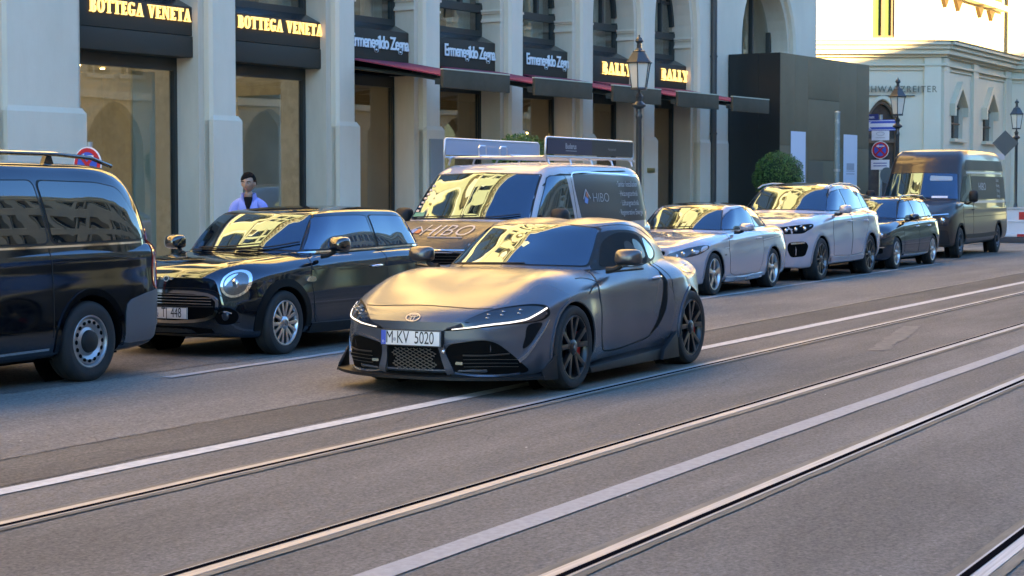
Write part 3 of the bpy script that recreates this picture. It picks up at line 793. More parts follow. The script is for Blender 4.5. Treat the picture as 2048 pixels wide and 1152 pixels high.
# ------------------------------------------------------------------ far corner building (frame aligned with its street front)
fh = Vector((math.cos(HEAD), math.sin(HEAD), 0))
M_cream = mat('cream_plaster', (.66, .59, .46), .85, col2=(.59, .525, .405), nscale=.35, bump=.06, bscale=10, detail=6, stretch=(1, 1, .5))
M_cream_t = mat('cream_trim', (.60, .53, .40), .8)
M_led = mat('lead_flashing', (.07, .07, .06), .5)
far = bpy.data.objects.new('corner_building', None); link(far)
far.matrix_world = Matrix(((rgt.x, fh.x, 0, 0), (rgt.y, fh.y, 0, 0), (0, 0, 1, 0), (0, 0, 0, 1)))
tag(far, 'cream corner building with pointed windows and sunlit upper storey beyond the street end', 'building')
PL = [(2, 70), (15.95, 70), (20.75, 78.6), (34, 79.2)]      # plan line of the front
def wall_run(i, holes, z0, z1, off, th, name, m):
    a = Vector(PL[i]); b = Vector(PL[i + 1]); L = (b - a).length; d = (b - a) / L; nrm = Vector((-d.y, d.x))
    bm = wall_poly([(0, z0), (0, z1), (L, z1), (L, z0)], holes, off, off + th)
    M4 = Matrix(((d.x, nrm.x, 0, a.x), (d.y, nrm.y, 0, a.y), (0, 0, 1, 0), (0, 0, 0, 1)))
    bmesh.ops.transform(bm, matrix=M4, verts=bm.verts)
    return bm_obj(bm, name, m, far), M4
def put(mb, M4, name, m, parent=None, **k):
    mb.v = [tuple(M4 @ Vector(v)) for v in mb.v]
    return mb.build(name, m, parent or far, **k)
# ground floor
a0 = 15.97 - 2 - 2.62
arch1 = arch_poly(11.15, 12.38, 1.35, 4.05, 16, pointed=.45)
_, F0 = wall_run(0, [arch1, rect(9.05, 10.05, 1.4, 4.4)], 0, 7.05, 0, .5, 'wall', M_cream)
def pent(c, w, z0, z1, za): return [(c - w, z0), (c - w, z1), (c, za), (c + w, z1), (c + w, z0)]
def s_on1(px):     # distance along the receding front for a picture column
    t = (px - 1024) / F_PX; a = Vector(PL[1]); d = (Vector(PL[2]) - a).normalized()
    return (a.y * t - a.x) / (d.x - d.y * t)
c1, c2 = s_on1(1911), s_on1(1973)
w1, w2 = .78, .78
_, F1 = wall_run(1, [pent(c1, w1, 3.55, 4.75, 5.45), pent(c2, w2, 3.55, 4.75, 5.45), rect(c1 - .8, c1 + .8, .9, 3.1), rect(c2 - .8, c2 + .8, .9, 3.1)], 0, 7.05, 0, .24, 'wall', M_cream)
_, F2 = wall_run(2, [rect(1.5, 2.6, 1.4, 5), rect(5, 6.1, 1.4, 5)], 0, 7.05, 0, .5, 'wall', M_cream)
# upper storey slightly set back
_, U0 = wall_run(0, [rect(11.43, 12.25, 7.25, 10.2), rect(6.5, 7.3, 7.25, 10.2), rect(2.5, 3.3, 7.25, 10.2)], 7.05, 15, .25, .5, 'upper_wall', M_cream)
hs = [(s_on1(p)) for p in (1893, 1919, 1962, 1984)]
_, U1 = wall_run(1, [pent(h, .16, 8.75, 8.95, 9.05) for h in []], 7.05, 15, .25, .5, 'upper_wall', M_cream)
_, U2 = wall_run(2, [], 7.05, 15, .25, .5, 'upper_wall', M_cream)
for i, Mx in enumerate((F0, F1, F2)):
    L = (Vector(PL[i + 1]) - Vector(PL[i])).length; q = MB()
    e0 = -.25 if i == 1 else 0; e1 = .02 if i < 2 else 0
    for z0, z1, o in ((6.95, 7.06, .62), (6.80, 6.95, .48), (6.62, 6.80, .36), (6.52, 6.62, .16), (6.20, 6.28, .16), (6.04, 6.08, .07)):
        x0 = -o * .5 if i == 1 else 0; x1 = L + (.2 if i == 0 else -o * .3 if i == 1 else 0)
        q.box(x0, x1, -o + .001 * i, -.002, z0 + .001 * i, z1 + .001 * i)
    put(q, Mx, 'cornice', M_cream_t)
    q = MB(); q.box(-.3 if i == 1 else 0, L + (.3 if i == 0 else 0), -.66, .3, 7.065 + .002 * i, 7.10 + .002 * i); put(q, Mx, 'flashing', M_led)
    q = MB(); q.box(0, L, -.08, -.001, 0, 1.1); put(q, Mx, 'plinth', M_cream_t)
# pilasters
q = MB(); q.box(13.3, 13.93, -.12, -.002, 1.1, 6.5); put(q, F0, 'pilaster', M_cream)
q = MB(); q.box(7.9, 8.5, -.12, -.002, 1.1, 6.5); put(q, F0, 'pilaster', M_cream)
cm = (c1 + c2) / 2
L1 = (Vector(PL[2]) - Vector(PL[1])).length
for xa, xb in ((.02, .7), (cm - .35, cm + .35), (L1 - .9, L1 - .03)):
    q = MB(); q.box(xa, xb, -.12, -.002, 1.1, 6.5); put(q, F1, 'pilaster', M_cream)
M_fpane = mat('far_pane', (.035, .038, .045), .12, col2=(.08, .075, .07), nscale=1.5)
M_brown = mat('window_frame_brown', (.13, .075, .045), .5)
# arched window
q = MB(); q.box(11.0, 12.5, .35, .37, 1.3, 5.1)
ap = put(q, F0, 'arched_window', M_fpane)
A = arch_poly(11.15, 12.38, 1.35, 4.05, 16, pointed=.45); B = arch_poly(11.25, 12.28, 1.35, 4.05, 16, pointed=.45)
q = MB()
for i in range(len(A) - 1): q.hexa([(B[i][0], .1, B[i][1]), (B[i + 1][0], .1, B[i + 1][1]), (A[i + 1][0], .1, A[i + 1][1]), (A[i][0], .1, A[i][1]), (B[i][0], .3, B[i][1]), (B[i + 1][0], .3, B[i + 1][1]), (A[i + 1][0], .3, A[i + 1][1]), (A[i][0], .3, A[i][1])])
q.box(11.2, 12.33, .15, .3, 3.35, 3.5); q.box(11.74, 11.80, .15, .3, 1.35, 3.4); q.box(11.1, 12.43, -.12, .3, 1.2, 1.34)
put(q, F0, 'frame', M_brown, None)
A = arch_poly(11.03, 12.5, 3.6, 4.05, 16, pointed=.45); B = arch_poly(11.13, 12.40, 3.6, 4.05, 16, pointed=.45)
q = MB()
for i in range(len(A) - 1): q.hexa([(B[i][0], -.09, B[i][1]), (B[i + 1][0], -.09, B[i + 1][1]), (A[i + 1][0], -.09, A[i + 1][1]), (A[i][0], -.09, A[i][1]), (B[i][0], .0, B[i][1]), (B[i + 1][0], .0, B[i + 1][1]), (A[i + 1][0], .0, A[i + 1][1]), (A[i][0], .0, A[i][1])])
put(q, F0, 'hood_moulding', M_cream_t)
q = MB(); q.box(9.0, 10.1, .3, .32, 1.3, 4.5); put(q, F0, 'side_window', M_fpane)
# pointed windows
for c in (c1, c2):
    q = MB(); q.box(c - .85, c + .85, .16, .18, 3.5, 5.5); wn = put(q, F1, 'pointed_window', M_fpane)
    q = MB(); q.box(c - .02, c + .02, .11, .155, 3.55, 5.4); q.box(c - .78, c + .78, .11, .155, 4.1, 4.15); q.box(c - .78, c + .78, .11, .155, 4.7, 4.76); put(q, F1, 'glazing_bar', M_brown, wn)
    q = MB(); P0 = pent(c, w1 + .02, 4.4, 4.75, 5.45); P1 = pent(c, w1 + .22, 4.4, 4.85, 5.72)
    for i in range(4): q.hexa([(P0[i][0], -.22, P0[i][1]), (P0[i + 1][0], -.22, P0[i + 1][1]), (P1[i + 1][0], -.22, P1[i + 1][1]), (P1[i][0], -.22, P1[i][1]), (P0[i][0], 0, P0[i][1]), (P0[i + 1][0], 0, P0[i + 1][1]), (P1[i + 1][0], 0, P1[i + 1][1]), (P1[i][0], 0, P1[i][1])])
    q.box(c - .95, c + .95, -.2, .3, 3.42, 3.54); put(q, F1, 'hood_moulding', M_cream_t, wn)
    q = MB(); q.box(c - .9, c + .9, .16, .18, .8, 3.2); put(q, F1, 'lower_window', mat('lower_pane', (.02, .02, .02), .2))
    q = MB(); q.box(c - .85, c + .85, -.45, -.04, 3.02, 3.06); q.box(c - .85, c + .85, -.47, -.45, 2.82, 3.06); put(q, F1, 'window_awning', mat('awning_offwhite', (.55, .56, .60), .7))
    # upper decorative triangles under the corbels
for px, z in ((1893, 8.72), (1919, 8.72), (1962, 8.72), (1984, 8.72)):
    h = s_on1(px); q = MB(); q.prism([(h - .42, z + .12), (h + .42, z + .12), (h, z - .28)], 'y', .1, .26); put(q, U1, 'corbel', mat('corbel_brown', (.05, .028, .01), .7))
q = MB(); q.box(-.2, L1 - .6, -.12, .24, 8.95, 9.15); q.box(-.2, L1 - .6, -.3, .24, 9.5, 9.9); put(q, U1, 'string_course', M_cream_t)
for x in (11.43, 6.5, 2.5):
    q = MB(); q.box(x, x + .82, .45, .47, 7.25, 10.2); uw = put(q, U0, 'upper_window', mat('curtain_green', (.07, .12, .035), .8, col2=(.035, .06, .02), nscale=2, stretch=(6, 1, .3)))
    q = MB(); q.box(x, x + .12, .33, .42, 7.25, 10.2); q.box(x + .70, x + .82, .33, .42, 7.25, 10.2); q.box(x + .33, x + .48, .32, .42, 7.25, 10.2); q.box(x, x + .82, .30, .42, 7.12, 7.34); put(q, U0, 'frame', mat('window_frame_tan', (.075, .035, .018), .6), uw)
x0 = (1737 - 1024) * 70 / F_PX - 2
o = text_obj('lettering', 'SCHWARZREITER', mat('bronze_letters', (.16, .15, .11), .4, metal=.6), far, (0, 0, 0), (1, 0, 0), (0, 0, 1), .34, sx=.92, space=1.22, ext=.03)
xs = [v.co.x for v in o.data.vertices]; wtx = max(xs) - min(xs)
o.data.transform(Matrix.Translation((2 + x0 - .42 + wtx / 2, 69.9, 5.32)))
q = MB(); q.box(x0 - .6, x0 + 1.66, -.09, -.002, 5.08, 5.11); put(q, F0, 'sign_rail', M_led)
q = MB(); q.box(0, 32, 12, 12.4, 0, 15); q.box(0, 32, .8, 12, 14.6, 14.9); put(q, F0, 'rear_wall', M_cream)
q = MB(); q.box(-3, 32, 1.2, 11, 14.9, 17); put(q, F0, 'roof', mat('roof_dark', (.09, .07, .06), .8))
# ------------------------------------------------------------------ street lamps
M_iron = mat('lamp_iron', (.040, .045, .048), .4, metal=.3, coat=.3)
M_lglass = mat('lamp_glass_milky', (.62, .58, .50), .35)
def street_lamp(x, y, h, label):
    t = thing('street_lamp', label, 'street lamp', (x, y, .1), .25, 'old iron street lamps')
    o = h - 4.25
    q = MB(); q.lathe([(0, 0), (.17, 0), (.17, .12), (.12, .2), (.11, .75), (.13, .80), (.07, .95), (.052, 1.1), (.047, 2.72 + o), (.06, 2.76 + o), (.06, 2.79 + o), (.045, 2.83 + o), (.05, 2.9 + o), (.115, 2.94 + o), (.12, 2.97 + o), (.05, 3.03 + o), (.055, 3.08 + o), (.075, 3.11 + o), (.03, 3.17 + o), (.02, 3.24 + o), (0, 3.25 + o)], 20); q.build('post', M_iron, t, smooth=35)
    z = 3.32 + o - .1
    q = MB(); q.tube([(0, 0, z - .17), (-.06, 0, z - .10), (-.08, 0, z - .02), (-.1, 0, z + .02)], .014, 6); q.tube([(0, 0, z - .17), (.05, 0, z - .12), (.03, 0, z - .05), (.0, 0, z + .02)], .012, 6); q.build('bracket', M_iron, t, smooth=50)
    q = MB(); k = 6; zb, zt = z + .03, z + .46; rb, rtp = .135, .205
    for i in range(k):
        a = 2 * math.pi * i / k
        q.tube([(rb * math.cos(a), rb * math.sin(a), zb), (rtp * math.cos(a), rtp * math.sin(a), zt)], .009, 6)
    q.lathe([(0, zb - .03), (.15, zb - .03), (.155, zb - .01), (.14, zb + .01), (0, zb + .012)], 6)
    q.lathe([(0, zt), (.235, zt - .005), (.24, zt + .012), (.20, zt + .06), (.115, zt + .19), (.12, zt + .205), (.07, zt + .22), (.045, zt + .26), (.04, zt + .34), (.07, zt + .365), (.075, zt + .38), (.055, zt + .42), (.03, zt + .44), (.012, zt + .45), (.018, zt + .47), (0, zt + .49)], 6)
    q.build('lantern_frame', M_iron, t)
    q = MB(); q.lathe([(0, zb + .014), (rb - .006, zb + .014), (rtp - .008, zt - .004), (0, zt - .004)], 6); q.build('lantern_glass', M_lglass, t)
    return t
street_lamp(29.72, 12.75, 4.22, 'old iron street lamp with hexagonal lantern between the two short gold lettered signs')
street_lamp(45.98, 12.75, 4.36, 'old iron street lamp with hexagonal lantern just right of the blue arrow sign')
street_lamp(59.65, 12.75, 4.42, 'old iron street lamp at the right edge, beside the dark diamond sign')

# ------------------------------------------------------------------ signs
M_blue = mat('sign_blue', (.01, .09, .48), .4); M_signw = mat('sign_white', (.72, .73, .78), .4); M_signr = mat('sign_red', (.55, .02, .03), .4)
M_pole = mat('galvanised_pole', (.33, .36, .37), .45, metal=.5)
SR = -math.pi / 2    # sign faces look towards -X
def sign_face(parent, poly, m, name, z, y0=0, th=.012, x=0):
    q = MB(); q.prism([(a + y0, b + z) for a, b in poly], 'x', x - th, x); return q.build(name, m, parent)
def circ(r, n=28): return [(r * math.cos(2 * math.pi * i / n), r * math.sin(2 * math.pi * i / n)) for i in range(n)]
def r4(w, h): return [(-w / 2, -h / 2), (w / 2, -h / 2), (w / 2, h / 2), (-w / 2, h / 2)]
def no_stop(parent, z, r, mirror=1, x=-.03):
    s = sign_face(parent, circ(r), M_signw, 'sign_disc', z, x=x)
    sign_face(s, circ(r * .93), M_signr, 'red_ring', z, x=x - .0125, th=.002)
    sign_face(s, circ(r * .70), M_blue, 'blue_field', z, x=x - .015, th=.002)
    for a in (45, -45):
        c, sn = math.cos(R(a)), math.sin(R(a)); w = .075 * r * 1.3; L = r * .75
        sign_face(s, [(c * -L - sn * -w, sn * -L + c * -w), (c * L - sn * -w, sn * L + c * -w), (c * L - sn * w, sn * L + c * w), (c * -L - sn * w, sn * -L + c * w)], M_signr, 'cross_bar', z, x=x - .0175 - (.002 if a > 0 else 0), th=.002)
    # reading left in the picture: +y is left when looking along +x
    k = r * .5
    sign_face(s, [(k, 0), (k * .35, k * .34), (k * .35, k * .13), (-k, k * .13), (-k, -k * .13), (k * .35, -k * .13), (k * .35, -k * .34)], M_signw, 'arrow', z + r * .45, x=x - .0225, th=.002)
pole = thing('sign_post', 'grey post carrying street name, blue arrow, no stopping and white plates', 'sign post', (49.0, 14.03, .0))
pole.scale = (1.08, 1.08, 1.08)
q = MB(); q.tube([(0, 0, 0), (0, 0, 3.32)], .038, 12); q.build('pole', M_pole, pole, smooth=50)
s = sign_face(pole, r4(.98, .27), M_blue, 'arrow_plate', 3.06, y0=.05, x=-.045)
sign_face(s, r4(.93, .235), M_signw, 'plate_border', 3.06, y0=.05, x=-.0575, th=.001); sign_face(s, r4(.90, .205), M_blue, 'plate_field', 3.06, y0=.05, x=-.059, th=.001)
sign_face(s, [(.43, 0), (.17, .10), (.22, .045), (-.40, .045), (-.40, -.045), (.22, -.045), (.17, -.10)], M_signw, 'arrow', 3.06, y0=.05, x=-.061, th=.002)
s = sign_face(pole, r4(.62, .15), mat('sign_navy', (.01, .03, .16), .4), 'street_name_plate', 3.26, y0=.36, x=-.045)
text_obj('lettering', 'Maximilianstr.', M_signw, s, (-.06, .36, 3.26), (0, -1, 0), (0, 0, 1), .10, sx=.78, bold=.002)
s = sign_face(pole, r4(.44, .24), M_signw, 'white_plate', 2.81, x=-.045)
q = MB(); q.tube([(-.06, .10 * math.cos(t), 2.85 + .045 * math.sin(t)) for t in [math.pi * 2 * i / 14 for i in range(15)]], .006, 5); q.box(-.06, -.058, -.12, .12, 2.745, 2.76); q.build('printed_mark', M_pink, s)
no_stop(pole, 2.45, .215, x=-.045)
s = sign_face(pole, r4(.46, .24), M_signw, 'white_plate', 2.09, x=-.045)
q = MB(); q.box(-.06, -.058, -.17, .17, 2.115, 2.14); q.box(-.06, -.058, -.17, .17, 2.05, 2.075); q.build('printed_mark', mat('ink_blue', (.1, .13, .35), .5), s)
pole2 = thing('sign_post', 'no stopping sign on a post behind the black van, cut by its roof rail', 'road sign', (16.72, 13.9, .12))
q = MB(); q.tube([(0, 0, 0), (0, 0, 2.0)], .03, 12); q.build('pole', M_pole, pole2, smooth=50)
no_stop(pole2, 1.745, .20, x=-.035)
gp = thing('post', 'green grey metal post standing in front of the dark hoarding between the posters', 'post', (41.18, 12.8, .12))
q = MB(); q.tube([(0, 0, 0), (0, 0, 1.9)], .055, 12); q.tube([(0, 0, 1.9), (0, 0, 3.20)], .062, 12); q.build('pole', mat('post_green', (.16, .24, .25), .5, col2=(.32, .38, .38), nscale=6, lo=.55, hi=.7), gp, smooth=50)
q = MB(); q.lathe([(0, 3.2), (.066, 3.2), (.066, 3.23), (0, 3.25)], 12); q.lathe([(.055, 1.88), (.075, 1.88), (.075, 1.94), (.062, 1.94)], 12); q.build('cap', M_pole, gp)
dm = thing('road_sign', 'dark diamond shaped sign seen from behind, fixed to the right hand lamp post', 'road sign', (59.3, 13.02, 3.05))
q = MB(); r = .40; q.prism([(-r, 0), (0, -r), (r, 0), (0, r)], 'x', 0, .015); q.build('sign_plate', mat('sign_back_grey', (.07, .085, .09), .6), dm)
q = MB(); q.tube([(.02, .1, 0), (.30, -.25, 0)], .018); q.build('bracket', M_iron, dm)
ms = thing('road_sign', 'small dark round sign on the lamp post above the dark van windscreen', 'road sign', (45.85, 12.98, 1.95))
q = MB(); q.prism([(a * .8, b) for a, b in circ(.20)], 'x', 0, .02); q.build('sign_plate', mat('sign_teal', (.05, .10, .13), .4), ms)
q = MB(); q.tube([(.03, 0, 0), (.14, -.23, 0)], .012); q.build('bracket', M_iron, ms)

# ------------------------------------------------------------------ clipped round shrubs in pots
M_leaf = mat('leaf_green', (.040, .105, .022), .55, col2=(.085, .19, .035), nscale=9, detail=3)
M_leafd = mat('shrub_core', (.012, .03, .008), .9)
def shrub(x, y, zc, r, label, seed):
    t = thing('round_shrub', label, 'shrub', (x, y, .12), group='clipped round shrubs in tubs'); rnd = random.Random(seed)
    q = MB(); q.lathe([(0, 0), (.28, 0), (.36, .55), (.40, .56), (.40, .62), (.33, .62), (.32, .56), (0, .56)], 24); q.build('tub', mat('tub_grey', (.12, .11, .10), .7), t, smooth=40)
    zc -= .12
    q = MB(); q.tube([(0, 0, .5), (0, 0, zc)], .04); q.build('stem', mat('bark', (.10, .07, .05), .9), t)
    q = MB(); q.ell((0, 0, zc), (r * .86, r * .86, r * .84), 24, 16); q.build('inner_foliage', M_leafd, t, smooth=60)
    q = MB()
    for i in range(5200):
        u = rnd.uniform(-1, 1); a = rnd.uniform(0, 6.283); k = math.sqrt(1 - u * u)
        lump = 1 + .035 * math.sin(5 * a + 3 * u) + .03 * math.sin(9 * u + 2 * a + seed)
        rr = r * rnd.uniform(.84, 1.0) * lump
        if rnd.random() < .05: rr *= 1.05
        n = Vector((k * math.cos(a), k * math.sin(a), u)); p = n * rr + Vector((0, 0, zc))
        w = Vector((rnd.gauss(0, 1), rnd.gauss(0, 1), rnd.gauss(0, 1))).normalized(); d = (n * .9 + w * .9).normalized(); e = d.cross(w).normalized()
        L = rnd.uniform(.022, .045); wd = L * .42
        q.add([p - d * L * .3, p + e * wd, p + d * L, p - e * wd], [(0, 1, 2, 3)])
    q.build('foliage', M_leaf, t)
shrub(27.75, 14.0, 2.02, .49, 'clipped round green shrub behind the white van roof rack', 3)
shrub(40.63, 14.0, 1.88, .575, 'large clipped round green shrub in front of the dark hoarding', 5)

# ------------------------------------------------------------------ red and white barrier behind the last van
bx, by = 62.5, 13.8
br = thing('road_barrier', 'red and white plastic road barrier behind the rearmost dark van', 'barrier', (57.2, 12.3, 0), PHI)
M_bw = mat('barrier_white', (.66, .66, .68), .5); M_brd = mat('barrier_red', (.6, .03, .03), .5)
q = MB(); q.hexa([(-.06, -2.2, .22), (.06, -2.2, .22), (.06, 1.2, .22), (-.06, 1.2, .22), (-.06, -2.2, 1.0), (.06, -2.2, 1.0), (.06, 1.2, 1.0), (-.06, 1.2, 1.0)])
q.box(-.22, .2, -2.2, 1.2, .18, .28); q.box(-.09, .09, -2.2, 1.2, .62, .68); q.build('barrier_panel', M_bw, br, bevel=.02)
q = MB()
for y in (.62, -.35, -1.3): q.box(-.075, -.062, y - .14, y + .14, .70, .93); q.box(-.235, -.221, y - .14, y + .14, .19, .27)
q.build('red_reflector', M_brd, br)
q = MB(); q.box(-.35, .35, -2.3, 1.3, 0, .17); q.build('rubber_foot', mat('rubber_grey', (.06, .06, .065), .8), br, bevel=.02)
q = MB(); q.hexa([(-.1, -1.4, 1.01), (.1, -1.4, 1.01), (.1, .7, 1.01), (-.1, .7, 1.01), (-.08, -1.2, 1.16), (.1, -1.2, 1.16), (.1, .1, 1.06), (-.1, .1, 1.06)]); q.build('plastic_sheet', mat('plastic_sheet', (.5, .48, .45), .6), br)

# ------------------------------------------------------------------ litter
pp = MB(); rnd = random.Random(2)
pts = [(rnd.uniform(-.1, .1), rnd.uniform(-.05, .05), rnd.uniform(0, .06)) for _ in range(14)]
for i in range(12): pp.add([pts[i], pts[(i + 1) % 14], pts[(i + 2) % 14]], [(0, 1, 2)])
o = pp.build('crumpled_paper', mat('paper_white', (.7, .7, .76), .7)); o.location = (15.13, 9.35, .012); tag(o, 'scrap of crumpled white paper on the road between the two nearest cars', 'litter')
q = MB(); rnd = random.Random(11)
for i in range(90):
    x = rnd.uniform(5, 32); y = rnd.choice((rnd.uniform(2, 6), rnd.uniform(8, 9.6))); s = rnd.uniform(.006, .02)
    q.add([(x, y, .0135), (x + s * 1.5, y + s * .4, .0135), (x + s, y + s, .0135), (x - s * .3, y + s * .6, .0135)], [(0, 1, 2, 3)])
o = q.build('grit', mat('grit_pale', (.5, .47, .4), .8)); o['kind'] = 'stuff'; tag(o, 'small pale specks of grit scattered over the road', 'grit')
# ------------------------------------------------------------------ vehicle toolkit (car frame: x rearwards from the front bumper, -y towards the road, z up)
M_tyre = mat('tyre_rubber', (.018, .018, .019), .75, bump=.2, bscale=60)
M_blackp = mat('black_plastic', (.016, .016, .017), .55, spec=.3, bump=.08, bscale=200)
M_well = mat('wheel_well', (.004, .004, .004), .9, spec=.05)
M_alloy = mat('alloy_silver', (.55, .56, .58), .28, metal=1)
M_alloy_d = mat('alloy_black', (.010, .010, .012), .30, coat=.25)
M_chrome = mat('chrome', (.80, .82, .85), .06, metal=1)
M_glassd = mat('car_glass_dark', (.003, .008, .014), .012, spec=.5, ior=2.55, tint=(.42, .74, 1.0))  # blue tint put in to deepen the sky's reflection
M_glass2 = mat('car_glass_privacy', (.003, .004, .006), .012, spec=.5, ior=2.2, tint=(.6, .82, 1.0))  # milder blue tint put in for the mirrored sky
M_lens = mat('lamp_lens', (.022, .028, .04), .04, spec=.6, ior=1.6)
M_lamp_in = mat('lamp_inner', (.62, .66, .72), .15, metal=.9)
M_drl = mat('daytime_light_strip', (.6, .6, .65), .4, emit=(.90, .90, 1.0), estr=.13)
M_red_l = mat('tail_lamp_red', (.42, .01, .01), .12, coat=1)
M_plate = mat('plate_white', (.68, .68, .66), .4)
M_pblue = mat('plate_blue', (.01, .07, .42), .4)
M_ink = mat('plate_ink', (.01, .01, .01), .5)
M_seam = mat('panel_gap', (.004, .004, .004), .7)
M_gapless = M_seam

def station_body(rows, L, bow_f=.25, fade_f=1.0, bow_r=.15, fade_r=.7, nose=None, tail=None, nx=84, sub=5):
    keys = [pchip([(r[0], r[i]) for r in rows]) for i in range(1, 9)]
    Wm = max(r[1] for r in rows)
    xs = []
    for i in range(nx + 1):
        t = i / nx
        xs.append(L * (t - .13 * math.sin(2 * math.pi * t)))
    nose = pchip(nose) if nose else None; tail = pchip(tail) if tail else None
    def section(x):
        W_, zb, zm, ysh, zsh, yte, zte, zc = [k(x) for k in keys]
        P = [(0, zb), (.72 * W_, zb), (.925 * W_, zb + .015), (.978 * W_, zb + .10), (W_, zm), (ysh + (W_ - ysh) * .45, zm + (zsh - zm) * .62), (ysh, zsh), (yte, zte), (.48 * yte, zc + (zte - zc) * .3), (0, zc)]
        return [(v.x, v.y) for v in catmull([(a, b, 0) for a, b in P], sub)]
    def warp(x, y, z):
        dx = 0
        if x < fade_f: dx += bow_f * (1 - x / fade_f) ** 1.5 * (abs(y) / Wm) ** 2.3 * 1.0
        if x < .5 and nose: dx += nose(z) * (1 - x / .5) ** 1.5
        if L - x < fade_r: dx -= bow_r * (1 - (L - x) / fade_r) ** 1.5 * (abs(y) / Wm) ** 2.5
        if L - x < .4 and tail: dx -= tail(z) * (1 - (L - x) / .4) ** 1.5
        return x + dx
    rings = []
    s0 = section(0)
    for sc in (0.0, .18, .36, .54, .70, .84, .94): rings.append([(warp(0, y * sc, z), y * sc, z) for y, z in s0])
    for x in xs: rings.append([(warp(x, y, z), y, z) for y, z in section(x)])
    s1 = section(L)
    for sc in (.94, .84, .70, .5, .3, .12, 0.0): rings.append([(warp(L, y * sc, z), y * sc, z) for y, z in s1])
    n = len(rings[0]); mb = MB()
    full = []
    for r in rings: full.append([(x, -y, z) for x, y, z in r] + [(x, y, z) for x, y, z in r[-2:0:-1]])
    m = len(full[0])
    vs = [v for r in full for v in r]
    fs = [(i * m + k, i * m + (k + 1) % m, (i + 1) * m + (k + 1) % m, (i + 1) * m + k) for i in range(len(full) - 1) for k in range(m)]
    bm = bmesh.new(); V = [bm.verts.new(v) for v in vs]
    for f in fs: bm.faces.new([V[i] for i in f])
    bmesh.ops.remove_doubles(bm, verts=bm.verts, dist=2e-4)
    bmesh.ops.dissolve_degenerate(bm, edges=bm.edges, dist=1e-4)
    bmesh.ops.holes_fill(bm, edges=[e for e in bm.edges if len(e.link_faces) == 1])
    bmesh.ops.recalc_face_normals(bm, faces=bm.faces)
    if bm.calc_volume(signed=True) < 0: bmesh.ops.reverse_faces(bm, faces=bm.faces)
    return bm

def cabin(levels, crown=.03, arch=.03, nl=26, bump=None, sub=6, tumble=None):
    """levels: (z, xf, bow_f, xr, bow_r, w, wf, wr)"""
    keys = [pchip([(r[0], r[i]) for r in levels]) for i in range(1, 8)]
    z0, z1 = levels[0][0], levels[-1][0]
    def outline(z):
        xf, bf, xr, br, w, wf, wr = [k(z) for k in keys]
        a, b = xf + bf, xr - br; Ln = b - a
        P = [(xf, 0), (xf + .12 * bf, .35 * w * wf), (xf + .48 * bf, .70 * w * wf), (xf + .85 * bf, .92 * w * wf), (a + .06 * Ln, w * (wf + (1 - wf) * .18)), (a + .22 * Ln, w * (wf + (1 - wf) * .7)), (a + .45 * Ln, w), (a + .72 * Ln, w * (1 - (1 - wr) * .35)), (b - .05 * Ln, w * (wr + (1 - wr) * .14)), (xr - .7 * br, .88 * w * wr), (xr - .25 * br, .55 * w * wr), (xr, 0)]
        return [(v.x, v.y) for v in catmull([(p[0], p[1], 0) for p in P], sub)]
    zs = [z0 + (z1 - z0) * (1 - (1 - i / nl) ** 1.5) for i in range(nl + 1)]
    xm = (levels[-1][1] + levels[-1][3]) / 2; hl = (levels[-1][3] - levels[-1][1]) / 2
    rings = []
    for z in zs:
        t = ((z - z0) / (z1 - z0)) ** 2
        rings.append([(x, y, z - arch * t * min(((x - xm) / hl) ** 2, 2.2)) for x, y in outline(z)])
    top = rings[-1]
    # continue tangentially into the crown
    for k in range(1, 15):
        s = 1 - (k / 14.0) ** 1.0
        h = crown * (1 - s ** 2.2)
        ring = []
        for x, y, z in top:
            X = xm + (x - xm) * s; Y = y * s
            Z = z1 - arch * ((X - xm) / hl) ** 2 + h * (1 - .0 * abs(X - xm))
            if bump: Z += bump(X, Y) * (1 - s ** 4)
            ring.append((X, Y, Z))
        rings.append(ring)
    full = [[(x, -y, z) for x, y, z in r] + [(x, y, z) for x, y, z in r[-2:0:-1]] for r in rings]
    m = len(full[0]); bm = bmesh.new(); V = [bm.verts.new(v) for r in full for v in r]
    for i in range(len(full) - 1):
        for k in range(m): bm.faces.new([V[j] for j in (i * m + k, i * m + (k + 1) % m, (i + 1) * m + (k + 1) % m, (i + 1) * m + k)])
    bm.faces.new(V[:m])
    bmesh.ops.remove_doubles(bm, verts=bm.verts, dist=2e-4)
    bmesh.ops.recalc_face_normals(bm, faces=bm.faces)
    return bm

class Surf:
    def __init__(s, bms): s.t = [BVHTree.FromBMesh(b) for b in bms]
    def cast(s, ax, a, b):
        o, d = {'x+': ((-6, a, b), (1, 0, 0)), 'x-': ((20, a, b), (-1, 0, 0)), 'y+': ((a, -6, b), (0, 1, 0)), 'y-': ((a, 6, b), (0, -1, 0)), 'z-': ((a, b, 8), (0, 0, -1))}[ax]
        o = Vector(o); d = Vector(d); best = None
        for t in s.t:
            loc, n, i, ds = t.ray_cast(o, d)
            if loc is not None and (best is None or ds < best[2]): best = (loc, n if n.dot(d) < 0 else -n, ds)
        if best: return best[0], best[1]
        # miss: nearest point to the projected line
        q = o + d * 7; bl = None
        for k in range(-12, 30):
            p = o + d * (6 + k * .25)
            for t in s.t:
                loc, n, i, ds = t.find_nearest(p)
                if loc is not None and (bl is None or ds < bl[2]): bl = (loc, n, ds)
        return bl[0], bl[1]

